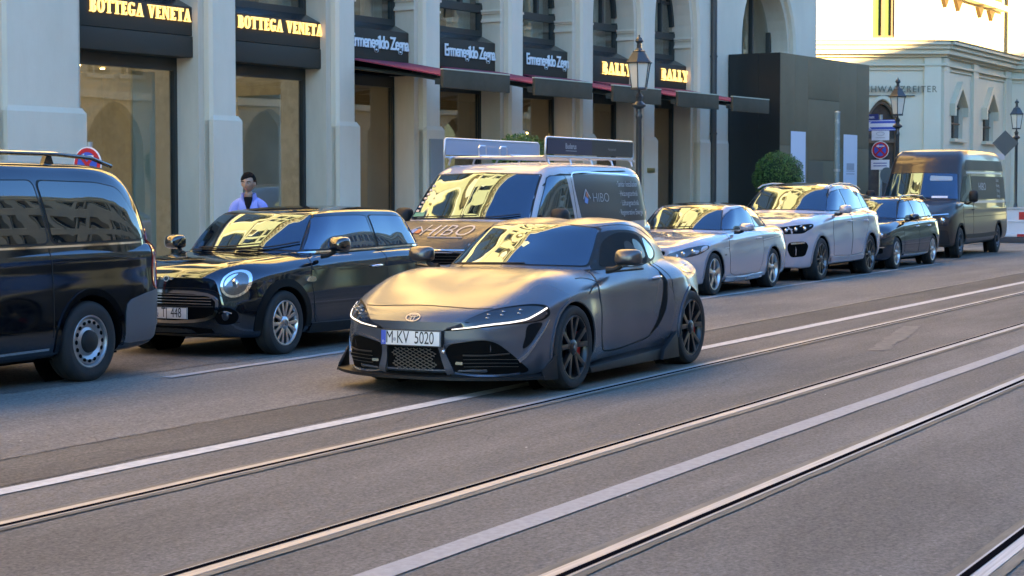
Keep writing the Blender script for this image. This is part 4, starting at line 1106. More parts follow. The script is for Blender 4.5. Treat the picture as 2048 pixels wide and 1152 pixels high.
def patch(sf, poly, ax, m, name, parent, off=.004, th=.012, res=.05, rim=None, relief=None):
    bm = bmesh.new()
    vs = [bm.verts.new((p[0], p[1], 0)) for p in poly]
    bm.faces.new(vs)
    a0, a1 = min(p[0] for p in poly), max(p[0] for p in poly); b0, b1 = min(p[1] for p in poly), max(p[1] for p in poly)
    for lo, hi, ix in ((a0, a1, 0), (b0, b1, 1)):
        n = max(1, int((hi - lo) / res))
        for i in range(1, n):
            c = lo + (hi - lo) * i / n
            co = (c, 0, 0) if ix == 0 else (0, c, 0); no = (1, 0, 0) if ix == 0 else (0, 1, 0)
            bmesh.ops.bisect_plane(bm, geom=bm.verts[:] + bm.edges[:] + bm.faces[:], plane_co=co, plane_no=no, dist=1e-6)
    bmesh.ops.triangulate(bm, faces=[f for f in bm.faces if len(f.verts) > 4])
    inner = {}
    for v in bm.verts:
        a, b = v.co.x, v.co.y
        loc, n = sf.cast(ax, a, b)
        o = off + (relief(a, b) if relief else 0)
        v.co = loc + n * o; inner[v] = n
    if th:
        bnd = [e for e in bm.edges if len(e.link_faces) == 1]
        ret = bmesh.ops.extrude_edge_only(bm, edges=bnd)
        for g in ret['geom']:
            if isinstance(g, bmesh.types.BMVert):
                best = None
                for e in g.link_edges:
                    o_ = e.other_vert(g)
                    if o_ in inner: best = inner[o_]
                if best is not None: g.co = g.co - best * th
    bmesh.ops.recalc_face_normals(bm, faces=bm.faces)
    # make sure the outside points outwards
    f0 = bm.faces[0] if False else None
    bm.faces.ensure_lookup_table()
    big = max(bm.faces, key=lambda f: f.calc_area())
    d = {'x+': Vector((-1, 0, 0)), 'x-': Vector((1, 0, 0)), 'y+': Vector((0, -1, 0)), 'y-': Vector((0, 1, 0)), 'z-': Vector((0, 0, 1))}[ax]
    if big.normal.dot(d) < 0: bmesh.ops.reverse_faces(bm, faces=bm.faces)
    return bm_obj(bm, name, m, parent, smooth=45)

def ribbon(sf, pts, ax, w, m, name, parent, off=.003, th=.006, closed=False, sub=5, curve=True, mb=None):
    """a thin strip following the body along a drawn line"""
    if curve and len(pts) > 2: P = [(v.x, v.y) for v in catmull([(a, b, 0) for a, b in pts], sub, closed)]
    else:
        P = []
        for i in range(len(pts) - (0 if closed else 1)):
            a, b = pts[i], pts[(i + 1) % len(pts)]; n = max(1, int(math.hypot(b[0] - a[0], b[1] - a[1]) / .04))
            P += [(a[0] + (b[0] - a[0]) * k / n, a[1] + (b[1] - a[1]) * k / n) for k in range(n)]
        if not closed: P.append(pts[-1])
    C = [sf.cast(ax, a, b) for a, b in P]
    n = len(C); vs = []
    wf = w if callable(w) else (lambda t: w)
    for i in range(n):
        p, nn = C[i]; q = C[(i + 1) % n][0] if (closed or i < n - 1) else p; r = C[i - 1][0] if (closed or i > 0) else p
        d = (q - r); d = d.normalized() if d.length > 1e-6 else Vector((1, 0, 0))
        s_ = nn.cross(d).normalized() * wf(i / max(1, n - 1)) / 2
        vs += [p + s_ - nn * .004, p + s_ + nn * off, p - s_ + nn * off, p - s_ - nn * .004]
    fs = []
    for i in range(n if closed else n - 1):
        j = (i + 1) % n
        for k in range(3): fs.append((4 * i + k, 4 * j + k, 4 * j + k + 1, 4 * i + k + 1))
    q = mb if mb is not None else MB(); q.add(vs, fs)
    if mb is not None: return None
    return q.build(name, m, parent, smooth=50)

def text_on(sf, txt, ax, c, size, m, name, parent, sx=1, flip=False, rot=0, off=.004, bold=.0, space=1.0, slope=0):
    me = text_mesh(txt, size, bold=bold, sx=sx, space=space)
    bm = bmesh.new(); bm.from_mesh(me); bpy.data.meshes.remove(me)
    x0 = min(v.co.x for v in bm.verts); x1 = max(v.co.x for v in bm.verts)
    n = int((x1 - x0) / .06)
    for i in range(1, n): bmesh.ops.bisect_plane(bm, geom=bm.verts[:] + bm.edges[:] + bm.faces[:], plane_co=(x0 + (x1 - x0) * i / n, 0, 0), plane_no=(1, 0, 0), dist=1e-6)
    for v in bm.verts:
        a = c[0] + (-v.co.x if flip else v.co.x); b = c[1] + v.co.y + slope * v.co.x
        loc, nn = sf.cast(ax, a, b); v.co = loc + nn * off
    bmesh.ops.recalc_face_normals(bm, faces=bm.faces)
    d = {'x+': Vector((-1, 0, 0)), 'y+': Vector((0, -1, 0)), 'z-': Vector((0, 0, 1))}[ax]
    if sum((f.normal * f.calc_area() for f in bm.faces), Vector()).dot(d) < 0: bmesh.ops.reverse_faces(bm, faces=bm.faces)
    return bm_obj(bm, name, m, parent)

def cut_arches(bm, centres, r, W, depth=.30):
    """cut round wheel openings into the shell and give each an inner liner (second material slot)"""
    y0 = W - depth
    for (cx, cz) in centres:
        for sg in (-1, 1):
            def d2(v): return (v.co.x - cx) ** 2 + (v.co.z - cz) ** 2
            def side(v): return sg * v.co.y > y0
            on = set()
            cand = [e for e in bm.edges if side(e.verts[0]) and side(e.verts[1]) and (d2(e.verts[0]) < r * r) != (d2(e.verts[1]) < r * r)]
            for e in cand:
                a, b = e.verts
                if d2(a) >= r * r: a, b = b, a
                ax, az = a.co.x - cx, a.co.z - cz; dx, dz = b.co.x - a.co.x, b.co.z - a.co.z
                A = dx * dx + dz * dz; B = ax * dx + az * dz; C = ax * ax + az * az - r * r
                t = (-B + math.sqrt(max(B * B - A * C, 0))) / max(A, 1e-12); t = min(max(t, .001), .999)
                ne, nv = bmesh.utils.edge_split(e, a, t); on.add(nv)
            bmesh.ops.connect_verts(bm, verts=list(on), check_degenerate=False)
            kill = []
            for f in bm.faces:
                if all(sg * v.co.y > y0 - .02 for v in f.verts):
                    c = f.calc_center_median()
                    if sg * c.y > y0 and (c.x - cx) ** 2 + (c.z - cz) ** 2 < r * r and all(v in on or d2(v) < r * r * 1.0001 for v in f.verts): kill.append(f)
            bmesh.ops.delete(bm, geom=kill, context='FACES')
            on = [v for v in on if v.is_valid]; ons = set(on)
            rim = [e for v in on for e in v.link_edges if len(e.link_faces) == 1 and e.verts[0] in ons and e.verts[1] in ons]
            rim = list(set(rim))
            ret = bmesh.ops.extrude_edge_only(bm, edges=rim)
            for g in ret['geom']:
                if isinstance(g, bmesh.types.BMVert): g.co.y = sg * (y0 - .02)
                elif isinstance(g, bmesh.types.BMFace): g.material_index = 1
            vs = [bm.verts.new((cx + r * 1.01 * math.cos(2 * math.pi * i / 32), sg * (y0 - .015), cz + r * 1.01 * math.sin(2 * math.pi * i / 32))) for i in range(32)]
            f = bm.faces.new(vs); f.material_index = 1

def spoke_set(style, rr):
    """rim face pieces in the wheel plane: returns MB with outer face at y=0 (towards -y)"""
    q = MB()
    def bar(a, r0, r1, w0, w1, y0, y1, skew=0.0, th=.03):
        a = R(a); c, s = math.cos(a), math.sin(a)
        c2, s2 = math.cos(a + skew), math.sin(a + skew)
        def P(r, w, y, cc, ss): return (r * cc - w * ss, y, r * ss + w * cc)
        v = [P(r0, -w0, y0, c, s), P(r0, w0, y0, c, s), P(r1, w1, y1, c2, s2), P(r1, -w1, y1, c2, s2)]
        b = [P(r0, -w0 * .8, y0 + th, c, s), P(r0, w0 * .8, y0 + th, c, s), P(r1, w1 * .8, y1 + th, c2, s2), P(r1, -w1 * .8, y1 + th, c2, s2)]
        q.hexa(v + b)
    if style == 'y10':       # five pairs of blades
        for k in range(5):
            for d in (-1, 1): bar(90 + 72 * k, .045, rr * .97, .021, .022, .022, .008, skew=d * .26, th=.045)
    elif style == 'v5':
        for k in range(5):
            bar(90 + 72 * k, .04, rr * .97, .035, .038, .02, .012, th=.035)
    elif style == 'loop':    # seven rounded loops
        for k in range(7):
            for d in (-1, 1): bar(90 + 360 / 7 * k, .04, rr * .96, .016, .019, .02, .015, skew=d * .22)
    elif style == 'm10':
        for k in range(5):
            for d in (-1, 1): bar(90 + 72 * k, .05, rr * .97, .014, .016, .02, .01, skew=d * .33, th=.03)
    elif style == 'multi':
        for k in range(8):
            for d in (-1, 1): bar(90 + 45 * k, .05, rr * .96, .010, .010, .02, .01, skew=d * .12)
    return q

def wheel(parent, x, y, r, w, side, style, rim_m, disc=True, caliper=None, rim_r=None, hub_m=None, steer=0.0):
    """side -1: outer face towards -y"""
    rr = rim_r or r * .72
    t = bpy.data.objects.new('wheel', None); link(t, parent); t.location = (x, y, r); t.empty_display_size = .2
    t.rotation_euler = (0, 0, (0 if side < 0 else math.pi) + steer)
    # local: outer face towards -y, tyre from y=0 (outer) to y=w
    q = MB(); sw = r - rr
    q.lathe([(rr - .004, .022), (rr + .006, .006), (rr + sw * .45, -.004), (rr + sw * .78, .004), (r - .006, .022), (r, .045), (r, w * .32), (r - .004, w * .33), (r - .004, w * .36), (r, w * .37), (r, w * .63), (r - .004, w * .64), (r - .004, w * .67), (r, w * .68), (r, w - .045), (r - .008, w - .02), (rr + sw * .4, w), (rr - .004, w - .02)], 56, 'y', closed=True)
    q.build('tyre', M_tyre, t, smooth=35)
    q = MB(); q.lathe([(rr + .004, .012), (rr - .002, .006), (rr - .012, .008), (rr - .018, .02), (rr - .03, .05), (rr - .035, w * .6), (rr, w - .02), (rr + .004, w - .02)], 48, 'y', closed=True)
    rim = q.build('rim', rim_m, t, smooth=40)
    if style == 'steel':
        q = MB(); q.lathe([(0, .005), (.075, .005), (.085, .03), (rr * .55, .045), (rr * .70, .022), (rr * .86, .028), (rr * .93, .06), (rr * .9, .075), (0, .06)], 48, 'y'); q.build('rim_face', rim_m, rim, smooth=40)
        q = MB()
        for k in range(16):
            a = 2 * math.pi * k / 16
            poly = [(rr * .745 * math.cos(a) + .014 * math.cos(b) * math.cos(a) - .019 * math.sin(b) * math.sin(a), rr * .745 * math.sin(a) + .014 * math.cos(b) * math.sin(a) + .019 * math.sin(b) * math.cos(a)) for b in [2 * math.pi * j / 12 for j in range(12)]]
            q.prism(poly, 'y', .019, .03)
        q.build('rim_holes', M_well, rim)
        q = MB(); q.lathe([(0, -.012), (.055, -.010), (.085, .0), (.095, .03), (0, .03)], 24, 'y'); q.build('hub_cap', M_blackp, rim, smooth=40)
    else:
        q = spoke_set(style, rr)
        sp_ = q.build('spokes', rim_m, rim, bevel=.005)
        q = MB(); q.lathe([(0, .004), (.028, .004), (.055, .012), (.07, .03), (.065, .06), (0, .06)], 24, 'y'); q.build('hub', hub_m or rim_m, rim, smooth=40)
        q = MB(); q.lathe([(0, -.001), (.026, -.001), (.028, .005), (0, .005)], 20, 'y'); q.build('hub_cap', mat('hub_cap_grey', (.2, .2, .21), .3, metal=.8), rim)
    if disc and style != 'steel':
        q = MB(); q.lathe([(.06, .085), (rr * .78, .085), (rr * .78, .11), (.06, .11)], 40, 'y', closed=True); q.build('brake_disc', mat('disc_steel', (.16, .15, .145), .35, metal=1), t, smooth=40)
        if caliper:
            q = MB(); a0, a1 = (-.55, .55); n = 8
            for i in range(n):
                A, B = [a0 + (a1 - a0) * k / n for k in (i, i + 1)]
                if side > 0: A, B = A + math.pi, B + math.pi
                q.hexa([(rr * .52 * math.cos(A), .06, rr * .52 * math.sin(A)), (rr * .52 * math.cos(B), .06, rr * .52 * math.sin(B)), (rr * .86 * math.cos(B), .06, rr * .86 * math.sin(B)), (rr * .86 * math.cos(A), .06, rr * .86 * math.sin(A)),
                        (rr * .52 * math.cos(A), .12, rr * .52 * math.sin(A)), (rr * .52 * math.cos(B), .12, rr * .52 * math.sin(B)), (rr * .86 * math.cos(B), .12, rr * .86 * math.sin(B)), (rr * .86 * math.cos(A), .12, rr * .86 * math.sin(A))])
            q.build('brake_caliper', caliper, t)
    q = MB(); q.lathe([(0, .12), (rr * .95, .12), (rr * .95, .13), (0, .13)], 32, 'y'); q.build('inner_hub', M_well, t)
    return t

def mirror(parent, p, m_cap, size=(.11, .09, .075), side=-1, m_base=None, foot=None):
    """door mirror: shell, glass (faces rearwards) and arm"""
    sx, sy, sz = size
    q = MB()
    n = 14; rings = []
    for i, (x, k) in enumerate(((-sx * .95, .25), (-sx * .85, .55), (-sx * .6, .82), (-sx * .2, .98), (sx * .3, 1.0), (sx * .55, .97), (sx * .6, .93))):
        for j in range(20):
            a = 2 * math.pi * j / 20; c, s = math.cos(a), math.sin(a); e = .55
            rings.append((x, sy * k * math.copysign(abs(c) ** e, c), sz * k * math.copysign(abs(s) ** e, s) * (.74 if s < 0 else 1) + .008 * x))
    vs = rings; fs = [(i * 20 + j, i * 20 + (j + 1) % 20, (i + 1) * 20 + (j + 1) % 20, (i + 1) * 20 + j) for i in range(6) for j in range(20)] + [tuple(range(20)), tuple(range(120, 140))[::-1]]
    q.add(vs, fs); q.v = [(a + p[0], b + p[1], c + p[2]) for a, b, c in q.v]
    o = q.build('door_mirror', m_cap, parent, smooth=50)
    q = MB(); q.lathe([(0, 0), (.9, 0), (.9, .02), (0, .02)], 20, 'x'); q.v = [(p[0] + sx * .6 + a * .2, p[1] + b * sy * .95, p[2] + c * sz * .9) for a, b, c in q.v]; q.build('mirror_glass', M_chrome, o)
    f = foot or (p[0] + .02, p[1] - side * (sy + .10), p[2] - sz * .9)
    q = MB(); q.tube([(p[0] + .01, p[1] - side * sy * .5, p[2] - sz * .75), ((p[0] + f[0]) / 2, (p[1] - side * sy * .5 + f[1]) / 2, (p[2] - sz + f[2]) / 2 - .005), f], [.022, .024, .03], 8); q.build('mirror_arm', m_base or M_blackp, o, smooth=50)
    return o

def door_handle(sf, parent, x, z, m, L=.20, ax='y+', cup=None):
    loc, n = sf.cast(ax, x, z)
    q = MB(); s = -1 if ax == 'y+' else 1
    q.tube([(x - L / 2, loc.y + s * .012, z - .004), (x - L * .35, loc.y + s * .035, z), (x, loc.y + s * .042, z + .002), (x + L * .35, loc.y + s * .036, z + .002), (x + L / 2, loc.y + s * .012, z)], [.009, .013, .014, .013, .009], 8)
    q.build('door_handle', m, parent, smooth=50)
    if cup: patch(sf, [(x + L * .33 * math.cos(t), z - .018 + .034 * math.sin(t)) for t in [2 * math.pi * i / 18 for i in range(18)]], ax, cup, 'handle_recess', parent, off=.0015, th=.003)

def number_plate(parent, x, y, z, txt, w=.52, h=.11, tilt=0.0, seal=None, yaw=0.0):
    t = MB(); t.box(-.006, .006, -w / 2, w / 2, -h / 2, h / 2)
    o = t.build('number_plate', M_plate, parent, bevel=.003)
    o.location = (x, y, z); o.rotation_euler = (0, tilt, yaw)
    b = MB(); b.box(-.0085, -.0062, w / 2 - .045, w / 2 - .004, -h / 2 + .004, h / 2 - .004); b.build('blue_band', M_pblue, o)
    # frame line
    f = MB(); e = .003
    for a in ((-w / 2, w / 2, h / 2 - e, h / 2), (-w / 2, w / 2, -h / 2, -h / 2 + e)): f.box(-.0080, -.0061, a[0], a[1], a[2], a[3])
    for a in ((-w / 2, -w / 2 + e), (w / 2 - e, w / 2)): f.box(-.0080, -.0061, a[0], a[1], -h / 2 + e, h / 2 - e)
    f.build('border', M_ink, o)
    # characters are set one by one (reading direction is -y)
    total = w - .06; mes = []
    parts = txt.split('|'); xcur = w / 2 - .052
    text_obj('country_letter', 'D', M_plate, o, (-.0095, w / 2 - .024, -h * .28), (0, -1, 0), (0, 0, 1), .026)
    for kind, val, cx in [tuple(p.split(':')) for p in parts]:
        cy = w / 2 - float(cx) * w
        if kind == 't': text_obj('characters', val, M_ink, o, (-.0075, cy, .0), (0, -1, 0), (0, 0, 1), h * 1.18, sx=.66, bold=.0, space=.97)
        else:
            q = MB(); q.prism([(cy + .014 * math.cos(a), -.012 + .014 * math.sin(a)) for a in [2 * math.pi * i / 16 for i in range(16)]], 'x', -.0085, -.0062); q.build('plate_seal', mat('seal_grey', (.35, .36, .38), .4), o)
    return o

def finish_body(bm, paint, root, arches, r_arch, W, name='body', depth=.3):
    cut_arches(bm, arches, r_arch, W, depth)
    me = bpy.data.meshes.new(name); bm.to_mesh(me); me.materials.append(paint); me.materials.append(M_well)
    for p in me.polygons: p.use_smooth = True
    me.set_sharp_from_angle(angle=R(38))
    return link(bpy.data.objects.new(name, me), root)

def paint(name, col, rough=.25, metal=0.0, coat=1.0, **k): return mat(name, col, rough, metal=metal, coat=coat, coat_ior=1.75, **k)
def mir(poly): return [(-a, b) for a, b in poly]

def glazing(sf, root, ws, sides, rear, pillar_m, gm=None, sm=None, side_names=None):
    gm = gm or M_glassd; sm = sm or gm
    w = patch(sf, ws, 'x+', M_blackp, 'windscreen', root, off=.002, th=.008, res=.05)
    c = (sum(p[0] for p in ws) / len(ws), sum(p[1] for p in ws) / len(ws))
    inner = [(c[0] + (p[0] - c[0]) * .975, c[1] + (p[1] - c[1]) * .95) for p in ws]
    patch(sf, inner, 'x+', gm, 'pane', w, off=.0055, th=.003, res=.035)
    for ax in ('y+', 'y-'):
        for s in sides:
            o = patch(sf, s, ax, M_blackp, 'side_window', root, off=.002, th=.008)
            c = (sum(p[0] for p in s) / len(s), sum(p[1] for p in s) / len(s)); k = .03
            d = max(abs(p[0] - c[0]) for p in s); e = max(abs(p[1] - c[1]) for p in s)
            patch(sf, [(c[0] + (p[0] - c[0]) * (1 - .018 / d), c[1] + (p[1] - c[1]) * (1 - .014 / e)) for p in s], ax, sm, 'pane', o, off=.0055, th=.003, res=.035)
    if rear: patch(sf, rear, 'x-', sm, 'rear_window', root, off=.004, th=.01)

def arch_trim(sf, root, cx, cz, r, w, m, a0=-8, a1=188, off=.012, name='arch_trim'):
    for ax in ('y+', 'y-'):
        P = [(cx + (r + w / 2 + .002) * math.cos(R(a)), cz + (r + w / 2 + .002) * math.sin(R(a))) for a in [a0 + (a1 - a0) * i / 30 for i in range(31)]]
        ribbon(sf, P, ax, w, m, name, root, off=off, curve=False)

def wiper(sf, root, pts, ax='x+'):
    q = MB(); P = [sf.cast(ax, a, b) for a, b in catmull2(pts, 6)]
    q.tube([p + n * .025 for p, n in P], .008, 6); q.build('wiper', M_blackp, root)
def catmull2(pts, sub): return [(v.x, v.y) for v in catmull([(a, b, 0) for a, b in pts], sub)]
# ------------------------------------------------------------------ the moving grey coupe
def build_coupe():
    M = paint('matt_grey_paint', (.138, .158, .192), .26, metal=.64, coat=0.0)
    root = thing('sports_car', 'satin grey two seat sports coupe driving along the tram tracks, lights on', 'car', (12.38, 7.19, 0))
    rows = [  # x, W, zb, zm, ysh, zsh, yte, zte, zc
        (0.00, .60, .20, .40, .57, .50, .46, .565, .575),
        (0.04, .68, .17, .40, .65, .53, .52, .60, .615),
        (0.13, .775, .15, .41, .745, .57, .62, .645, .668),
        (0.30, .85, .14, .43, .825, .62, .69, .70, .722),
        (0.55, .895, .14, .47, .865, .69, .68, .785, .785),
        (0.93, .925, .15, .53, .885, .755, .665, .895, .855),
        (1.25, .925, .15, .53, .88, .785, .65, .925, .905),
        (1.50, .885, .15, .52, .86, .79, .69, .905, .935),
        (1.85, .85, .15, .49, .84, .77, .75, .885, .94),
        (2.30, .85, .15, .47, .835, .78, .765, .900, .945),
        (2.75, .885, .15, .50, .855, .79, .755, .920, .95),
        (3.10, .930, .155, .58, .885, .81, .70, .945, .965),
        (3.40, .938, .16, .62, .87, .83, .66, .955, .975),
        (3.75, .895, .19, .60, .80, .80, .60, .92, .955),
        (4.05, .84, .24, .60, .76, .80, .56, .91, .945),
        (4.30, .77, .30, .62, .70, .82, .52, .925, .955),
        (4.379, .74, .34, .63, .68, .83, .50, .925, .955)]
    body = station_body(rows, 4.379, bow_f=.40, fade_f=1.15, bow_r=.50, fade_r=1.25, nose=[(.15, .05), (.3, .03), (.45, 0), (.58, .0), (.7, 0)], tail=[(.3, .12), (.6, .03), (.95, 0), (1.05, 0)], nx=110, sub=6)
    lv = [(.82, 1.32, .40, 4.32, .60, .80, .90, .70),
          (.92, 1.45, .38, 4.20, .56, .785, .90, .74),
          (1.02, 1.61, .36, 4.04, .50, .755, .89, .78),
          (1.12, 1.77, .33, 3.84, .42, .715, .88, .82),
          (1.205, 1.92, .29, 3.64, .35, .67, .87, .85),
          (1.268, 2.04, .25, 3.46, .29, .62, .86, .88),
          (1.30, 2.14, .22, 3.34, .25, .575, .85, .89)]
    cab = cabin(lv, crown=.045, arch=.028, bump=lambda X, Y: -.032 * math.exp(-(Y / .17) ** 2))
    sf = Surf([body, cab])
    o = finish_body(body, M, root, [(1.0, .335), (3.50, .335)], .362, .93)
    bm_obj(cab, 'cabin', M, root, smooth=50)
    # windows
    ws = rpoly([(-.66, .935), (-.40, .945), (0, .955), (.40, .945), (.66, .935), (.61, 1.09), (.545, 1.255), (.28, 1.283), (0, 1.288), (-.28, 1.283), (-.545, 1.255), (-.61, 1.09)], .035)
    w = patch(sf, ws, 'x+', M_blackp, 'windscreen', root, off=.0015, th=.008, res=.05)
    patch(sf, [(a * .968, 1.09 + (b - 1.09) * .94) for a, b in ws], 'x+', M_glassd, 'pane', w, off=.0045, th=.003, res=.03)
    side = smooth_poly([(1.82, .925), (1.93, 1.02), (2.07, 1.12), (2.20, 1.20), (2.42, 1.232), (2.68, 1.222), (2.90, 1.175), (3.06, 1.10), (3.12, 1.02), (3.02, .965), (2.6, .94), (2.2, .925), (1.95, .915)], 4)
    for ax in ('y+', 'y-'):
        s = patch(sf, side, ax, M_blackp, 'side_window', root, off=.003, th=.012, res=.04)
        ops = smooth_poly([(1.93, .945), (2.01, 1.02), (2.13, 1.115), (2.27, 1.175), (2.44, 1.208), (2.64, 1.20), (2.76, 1.165), (2.78, .965), (2.5, .955), (2.1, .94)], 4)
        patch(sf, ops, ax, mat('cabin_shade_black', (.008, .008, .008), .9), 'open_window_shade', s, off=.0055, th=.002, res=.05)  # black patch stands in for the unlit cabin behind the open window
        seat = smooth_poly([(2.42, .955), (2.40, 1.06), (2.44, 1.125), (2.52, 1.13), (2.58, 1.06), (2.60, .96)], 3)
        patch(sf, seat, ax, mat('seat_leather', (.022, .018, .016), .6), 'seat_back', s, off=.0075, th=.002, res=.05)
        patch(sf, smooth_poly([(2.60, 1.0), (2.57, 1.09), (2.60, 1.15), (2.70, 1.12), (2.745, 1.06), (2.745, 1.0)], 3), ax, mat('see_through_light', (.10, .105, .075), .2), 'far_window_light', s, off=.0075, th=.002, res=.05)  # pale patch paints the light seen through the far window
        q = smooth_poly([(2.84, .985), (2.84, 1.155), (2.96, 1.11), (3.06, 1.04), (3.02, .995)], 3)
        patch(sf, q, ax, M_glassd, 'quarter_pane', s, off=.0055, th=.003, res=.04)
        # door panel, seams
        sg = 'near' if ax == 'y+' else 'far'
        door = [(1.545, .78), (1.60, .62), (1.60, .40), (1.66, .275), (1.85, .245), (2.3, .27), (2.62, .32), (2.74, .42), (2.80, .55), (2.90, .70), (2.93, .82), (2.86, .935), (2.6, .928), (2.2, .918), (1.9, .908), (1.72, .905)]
        dr = patch(sf, chaikin(door, 2), ax, M, 'door', root, off=.0022, th=.006, res=.05)
        ribbon(sf, door + door[:1], ax, .011, M_seam, 'door_gap', dr, off=.003, sub=6)
        door_handle(sf, dr, 2.77, .815, M_lamp_in, L=.17, ax=ax, cup=M_well)
        # dark scoop behind the door
        sc = smooth_poly([(2.90, .86), (2.945, .80), (2.935, .66), (2.86, .50), (2.74, .385), (2.62, .335), (2.72, .43), (2.80, .56), (2.87, .70)], 4)
        patch(sf, sc, ax, mat('scoop_black', (.005, .005, .006), .7, spec=.15), 'side_scoop', root, off=.004, th=.01, res=.03)
        # wing seams
        ribbon(sf, [(1.30, .745), (1.42, .79), (1.56, .815), (1.68, .835)], ax, .010, M_seam, 'wing_gap', root, off=.0025)
        ribbon(sf, [(.60, .665), (.54, .66), (.46, .655)], ax, .010, M_seam, 'wing_gap', root, off=.0025)
        ribbon(sf, [(1.26, .865), (1.40, .865), (1.52, .85), (1.62, .82)], ax, .007, M_seam, 'bonnet_gap', root, off=.0025)
        ribbon(sf, [(2.97, .95), (3.03, .84), (3.05, .70), (3.04, .60)], ax, .006, M_seam, 'rear_wing_gap', root, off=.0025)
        ribbon(sf, [(1.62, .925), (1.74, 1.02), (1.90, 1.125), (2.08, 1.215), (2.30, 1.262), (2.6, 1.275), (2.9, 1.24), (3.2, 1.14)], ax, .006, M_seam, 'roof_gap', root, off=.0025)
        arch = [(1.0 + .375 * math.cos(R(a)), .335 + .375 * math.sin(R(a))) for a in range(-10, 191, 8)]
        ribbon(sf, arch, ax, .018, M, 'arch_lip', root, off=.012, curve=False)
        arch = [(3.50 + .375 * math.cos(R(a)), .335 + .375 * math.sin(R(a))) for a in range(-10, 191, 8)]
        ribbon(sf, arch, ax, .018, M, 'arch_lip', root, off=.012, curve=False)
        # front corner vent and bright blade below the lamp
        # side skirt and winglets
    for sg in (-1, 1):
        q = MB(); q.hexa([(1.33, sg * .80, .10), (3.00, sg * .80, .10), (3.00, sg * .935, .105), (1.33, sg * .905, .105), (1.33, sg * .80, .16), (3.0, sg * .80, .23), (3.0, sg * .92, .20), (1.33, sg * .89, .15)])
        q.hexa([(2.68, sg * .93, .105), (3.03, sg * .93, .105), (3.03, sg * .975, .105), (2.68, sg * .965, .105), (2.76, sg * .91, .20), (3.03, sg * .92, .33), (3.03, sg * .955, .33), (2.76, sg * .945, .19)])
        q.build('side_skirt', mat('gloss_black_trim', (.010, .010, .011), .5, spec=.25), root, bevel=.004)
        q = MB(); q.hexa([(.40, sg * .915, .13), (.60, sg * .935, .12), (.60, sg * .955, .12), (.40, sg * .935, .13), (.42, sg * .895, .19), (.585, sg * .93, .31), (.585, sg * .945, .31), (.40, sg * .91, .195)])
        q.build('front_winglet', mat('gloss_black_trim', (.010, .010, .011), .5, spec=.25), root, bevel=.003)
    # splitter under the nose: follows the plan curve
    q = MB(); vs = []; N = 32
    for i in range(N + 1):
        y = -.93 + 1.86 * i / N; k = abs(y) / .93
        x = -.035 + .44 * k ** 2.6
        zz = .135 + .0 * k
        vs += [(x, y, zz), (x, y, zz + .022), (x + .30, y * .93, zz + .03), (x + .30, y * .93, zz)]
    fs = [(4 * i + a, 4 * (i + 1) + a, 4 * (i + 1) + (a + 1) % 4, 4 * i + (a + 1) % 4) for i in range(N) for a in range(4)] + [(0, 1, 2, 3), tuple(4 * N + a for a in (3, 2, 1, 0))]
    q.add(vs, fs); q.build('front_splitter', mat('gloss_black_trim', (.010, .010, .011), .5, spec=.25), root, smooth=40)
    # bonnet gap and front features
    ribbon(sf, [(-.56, .672), (-.42, .672), (-.25, .68), (0, .688), (.25, .68), (.42, .672), (.56, .672)], 'x+', .009, M_seam, 'bonnet_gap', root, off=.0025)
    M_gr = mat('grille_black', (.004, .004, .004), .8, spec=.08)
    mesh_m = mat('grille_wire', (.22, .22, .21), .35, metal=.8)
    ctr = [(-.235, .365), (.235, .365), (.235, .17), (-.235, .17)]
    gc = patch(sf, [(-.225, .38), (.225, .38), (.255, .175), (-.255, .175)], 'x+', M_gr, 'centre_grille', root, off=.003, th=.004, res=.04)
    wires = MB()
    for k in range(-8, 9):
        for d in (-1, 1):
            pts = []
            for t in range(9):
                z = .205 + .165 * t / 8; y = k * .055 + d * (t / 8 - .5) * .32
                if abs(y) < .20: pts.append((y, z))
            if len(pts) > 2: ribbon(sf, pts, 'x+', .0045, mesh_m, 'w', gc, off=.009, curve=False, mb=wires)
    wires.build('grille_mesh', mesh_m, gc)
    for sg in (-1, 1):
        f = lambda P: [(sg * a, b) for a, b in P]
        side_in = chaikin(f([(.275, .40), (.42, .425), (.56, .445), (.64, .42), (.70, .35), (.76, .26), (.80, .18), (.66, .178), (.45, .185), (.31, .195), (.27, .27)]), 2)
        g = patch(sf, side_in, 'x+', M_gr, 'side_intake', root, off=.003, th=.004, res=.04)
        ribbon(sf, f([(.30, .183), (.45, .170), (.62, .168), (.74, .178)]), 'x+', lambda t: .03 * (1 - .6 * t), M, 'intake_lip', root, off=.018)
        ribbon(sf, f([(.27, .408), (.42, .437), (.57, .458), (.66, .425)]), 'x+', .014, M, 'intake_lip', root, off=.014)
        ribbon(sf, f([(.40, .325), (.56, .325), (.70, .335)]), 'x+', .010, mat('vent_bar', (.03, .03, .03), .4), 'intake_bar', g, off=.012)
        for z in (.29, .262, .235): ribbon(sf, f([(.40, z), (.6, z + .003), (.74, z - .004)]), 'x+', .004, mat('vent_bar', (.03, .03, .03), .4), 'intake_bar', g, off=.008)
        q = MB(); loc, n = sf.cast('x+', sg * .37, .26); q.box(loc.x - .012, loc.x, loc.y - .03, loc.y + .03, .25, .272); q.build('fog_reflector', mat('reflector_dim', (.3, .3, .28), .25, metal=.8), g)
        vt = smooth_poly(f([(.795, .545), (.845, .56), (.835, .48), (.80, .39), (.775, .37), (.785, .45)]), 4)
        patch(sf, vt, 'x+', mat('vent_black', (.006, .006, .007), .7, spec=.15), 'corner_vent', root, off=.003, th=.006, res=.03)
        ribbon(sf, f([(.868, .575), (.855, .49), (.825, .40), (.785, .32), (.745, .275)]), 'x+', lambda t: .006 + .028 * t, mat('satin_blade', (.42, .44, .48), .22, metal=.9), 'corner_blade', root, off=.010)
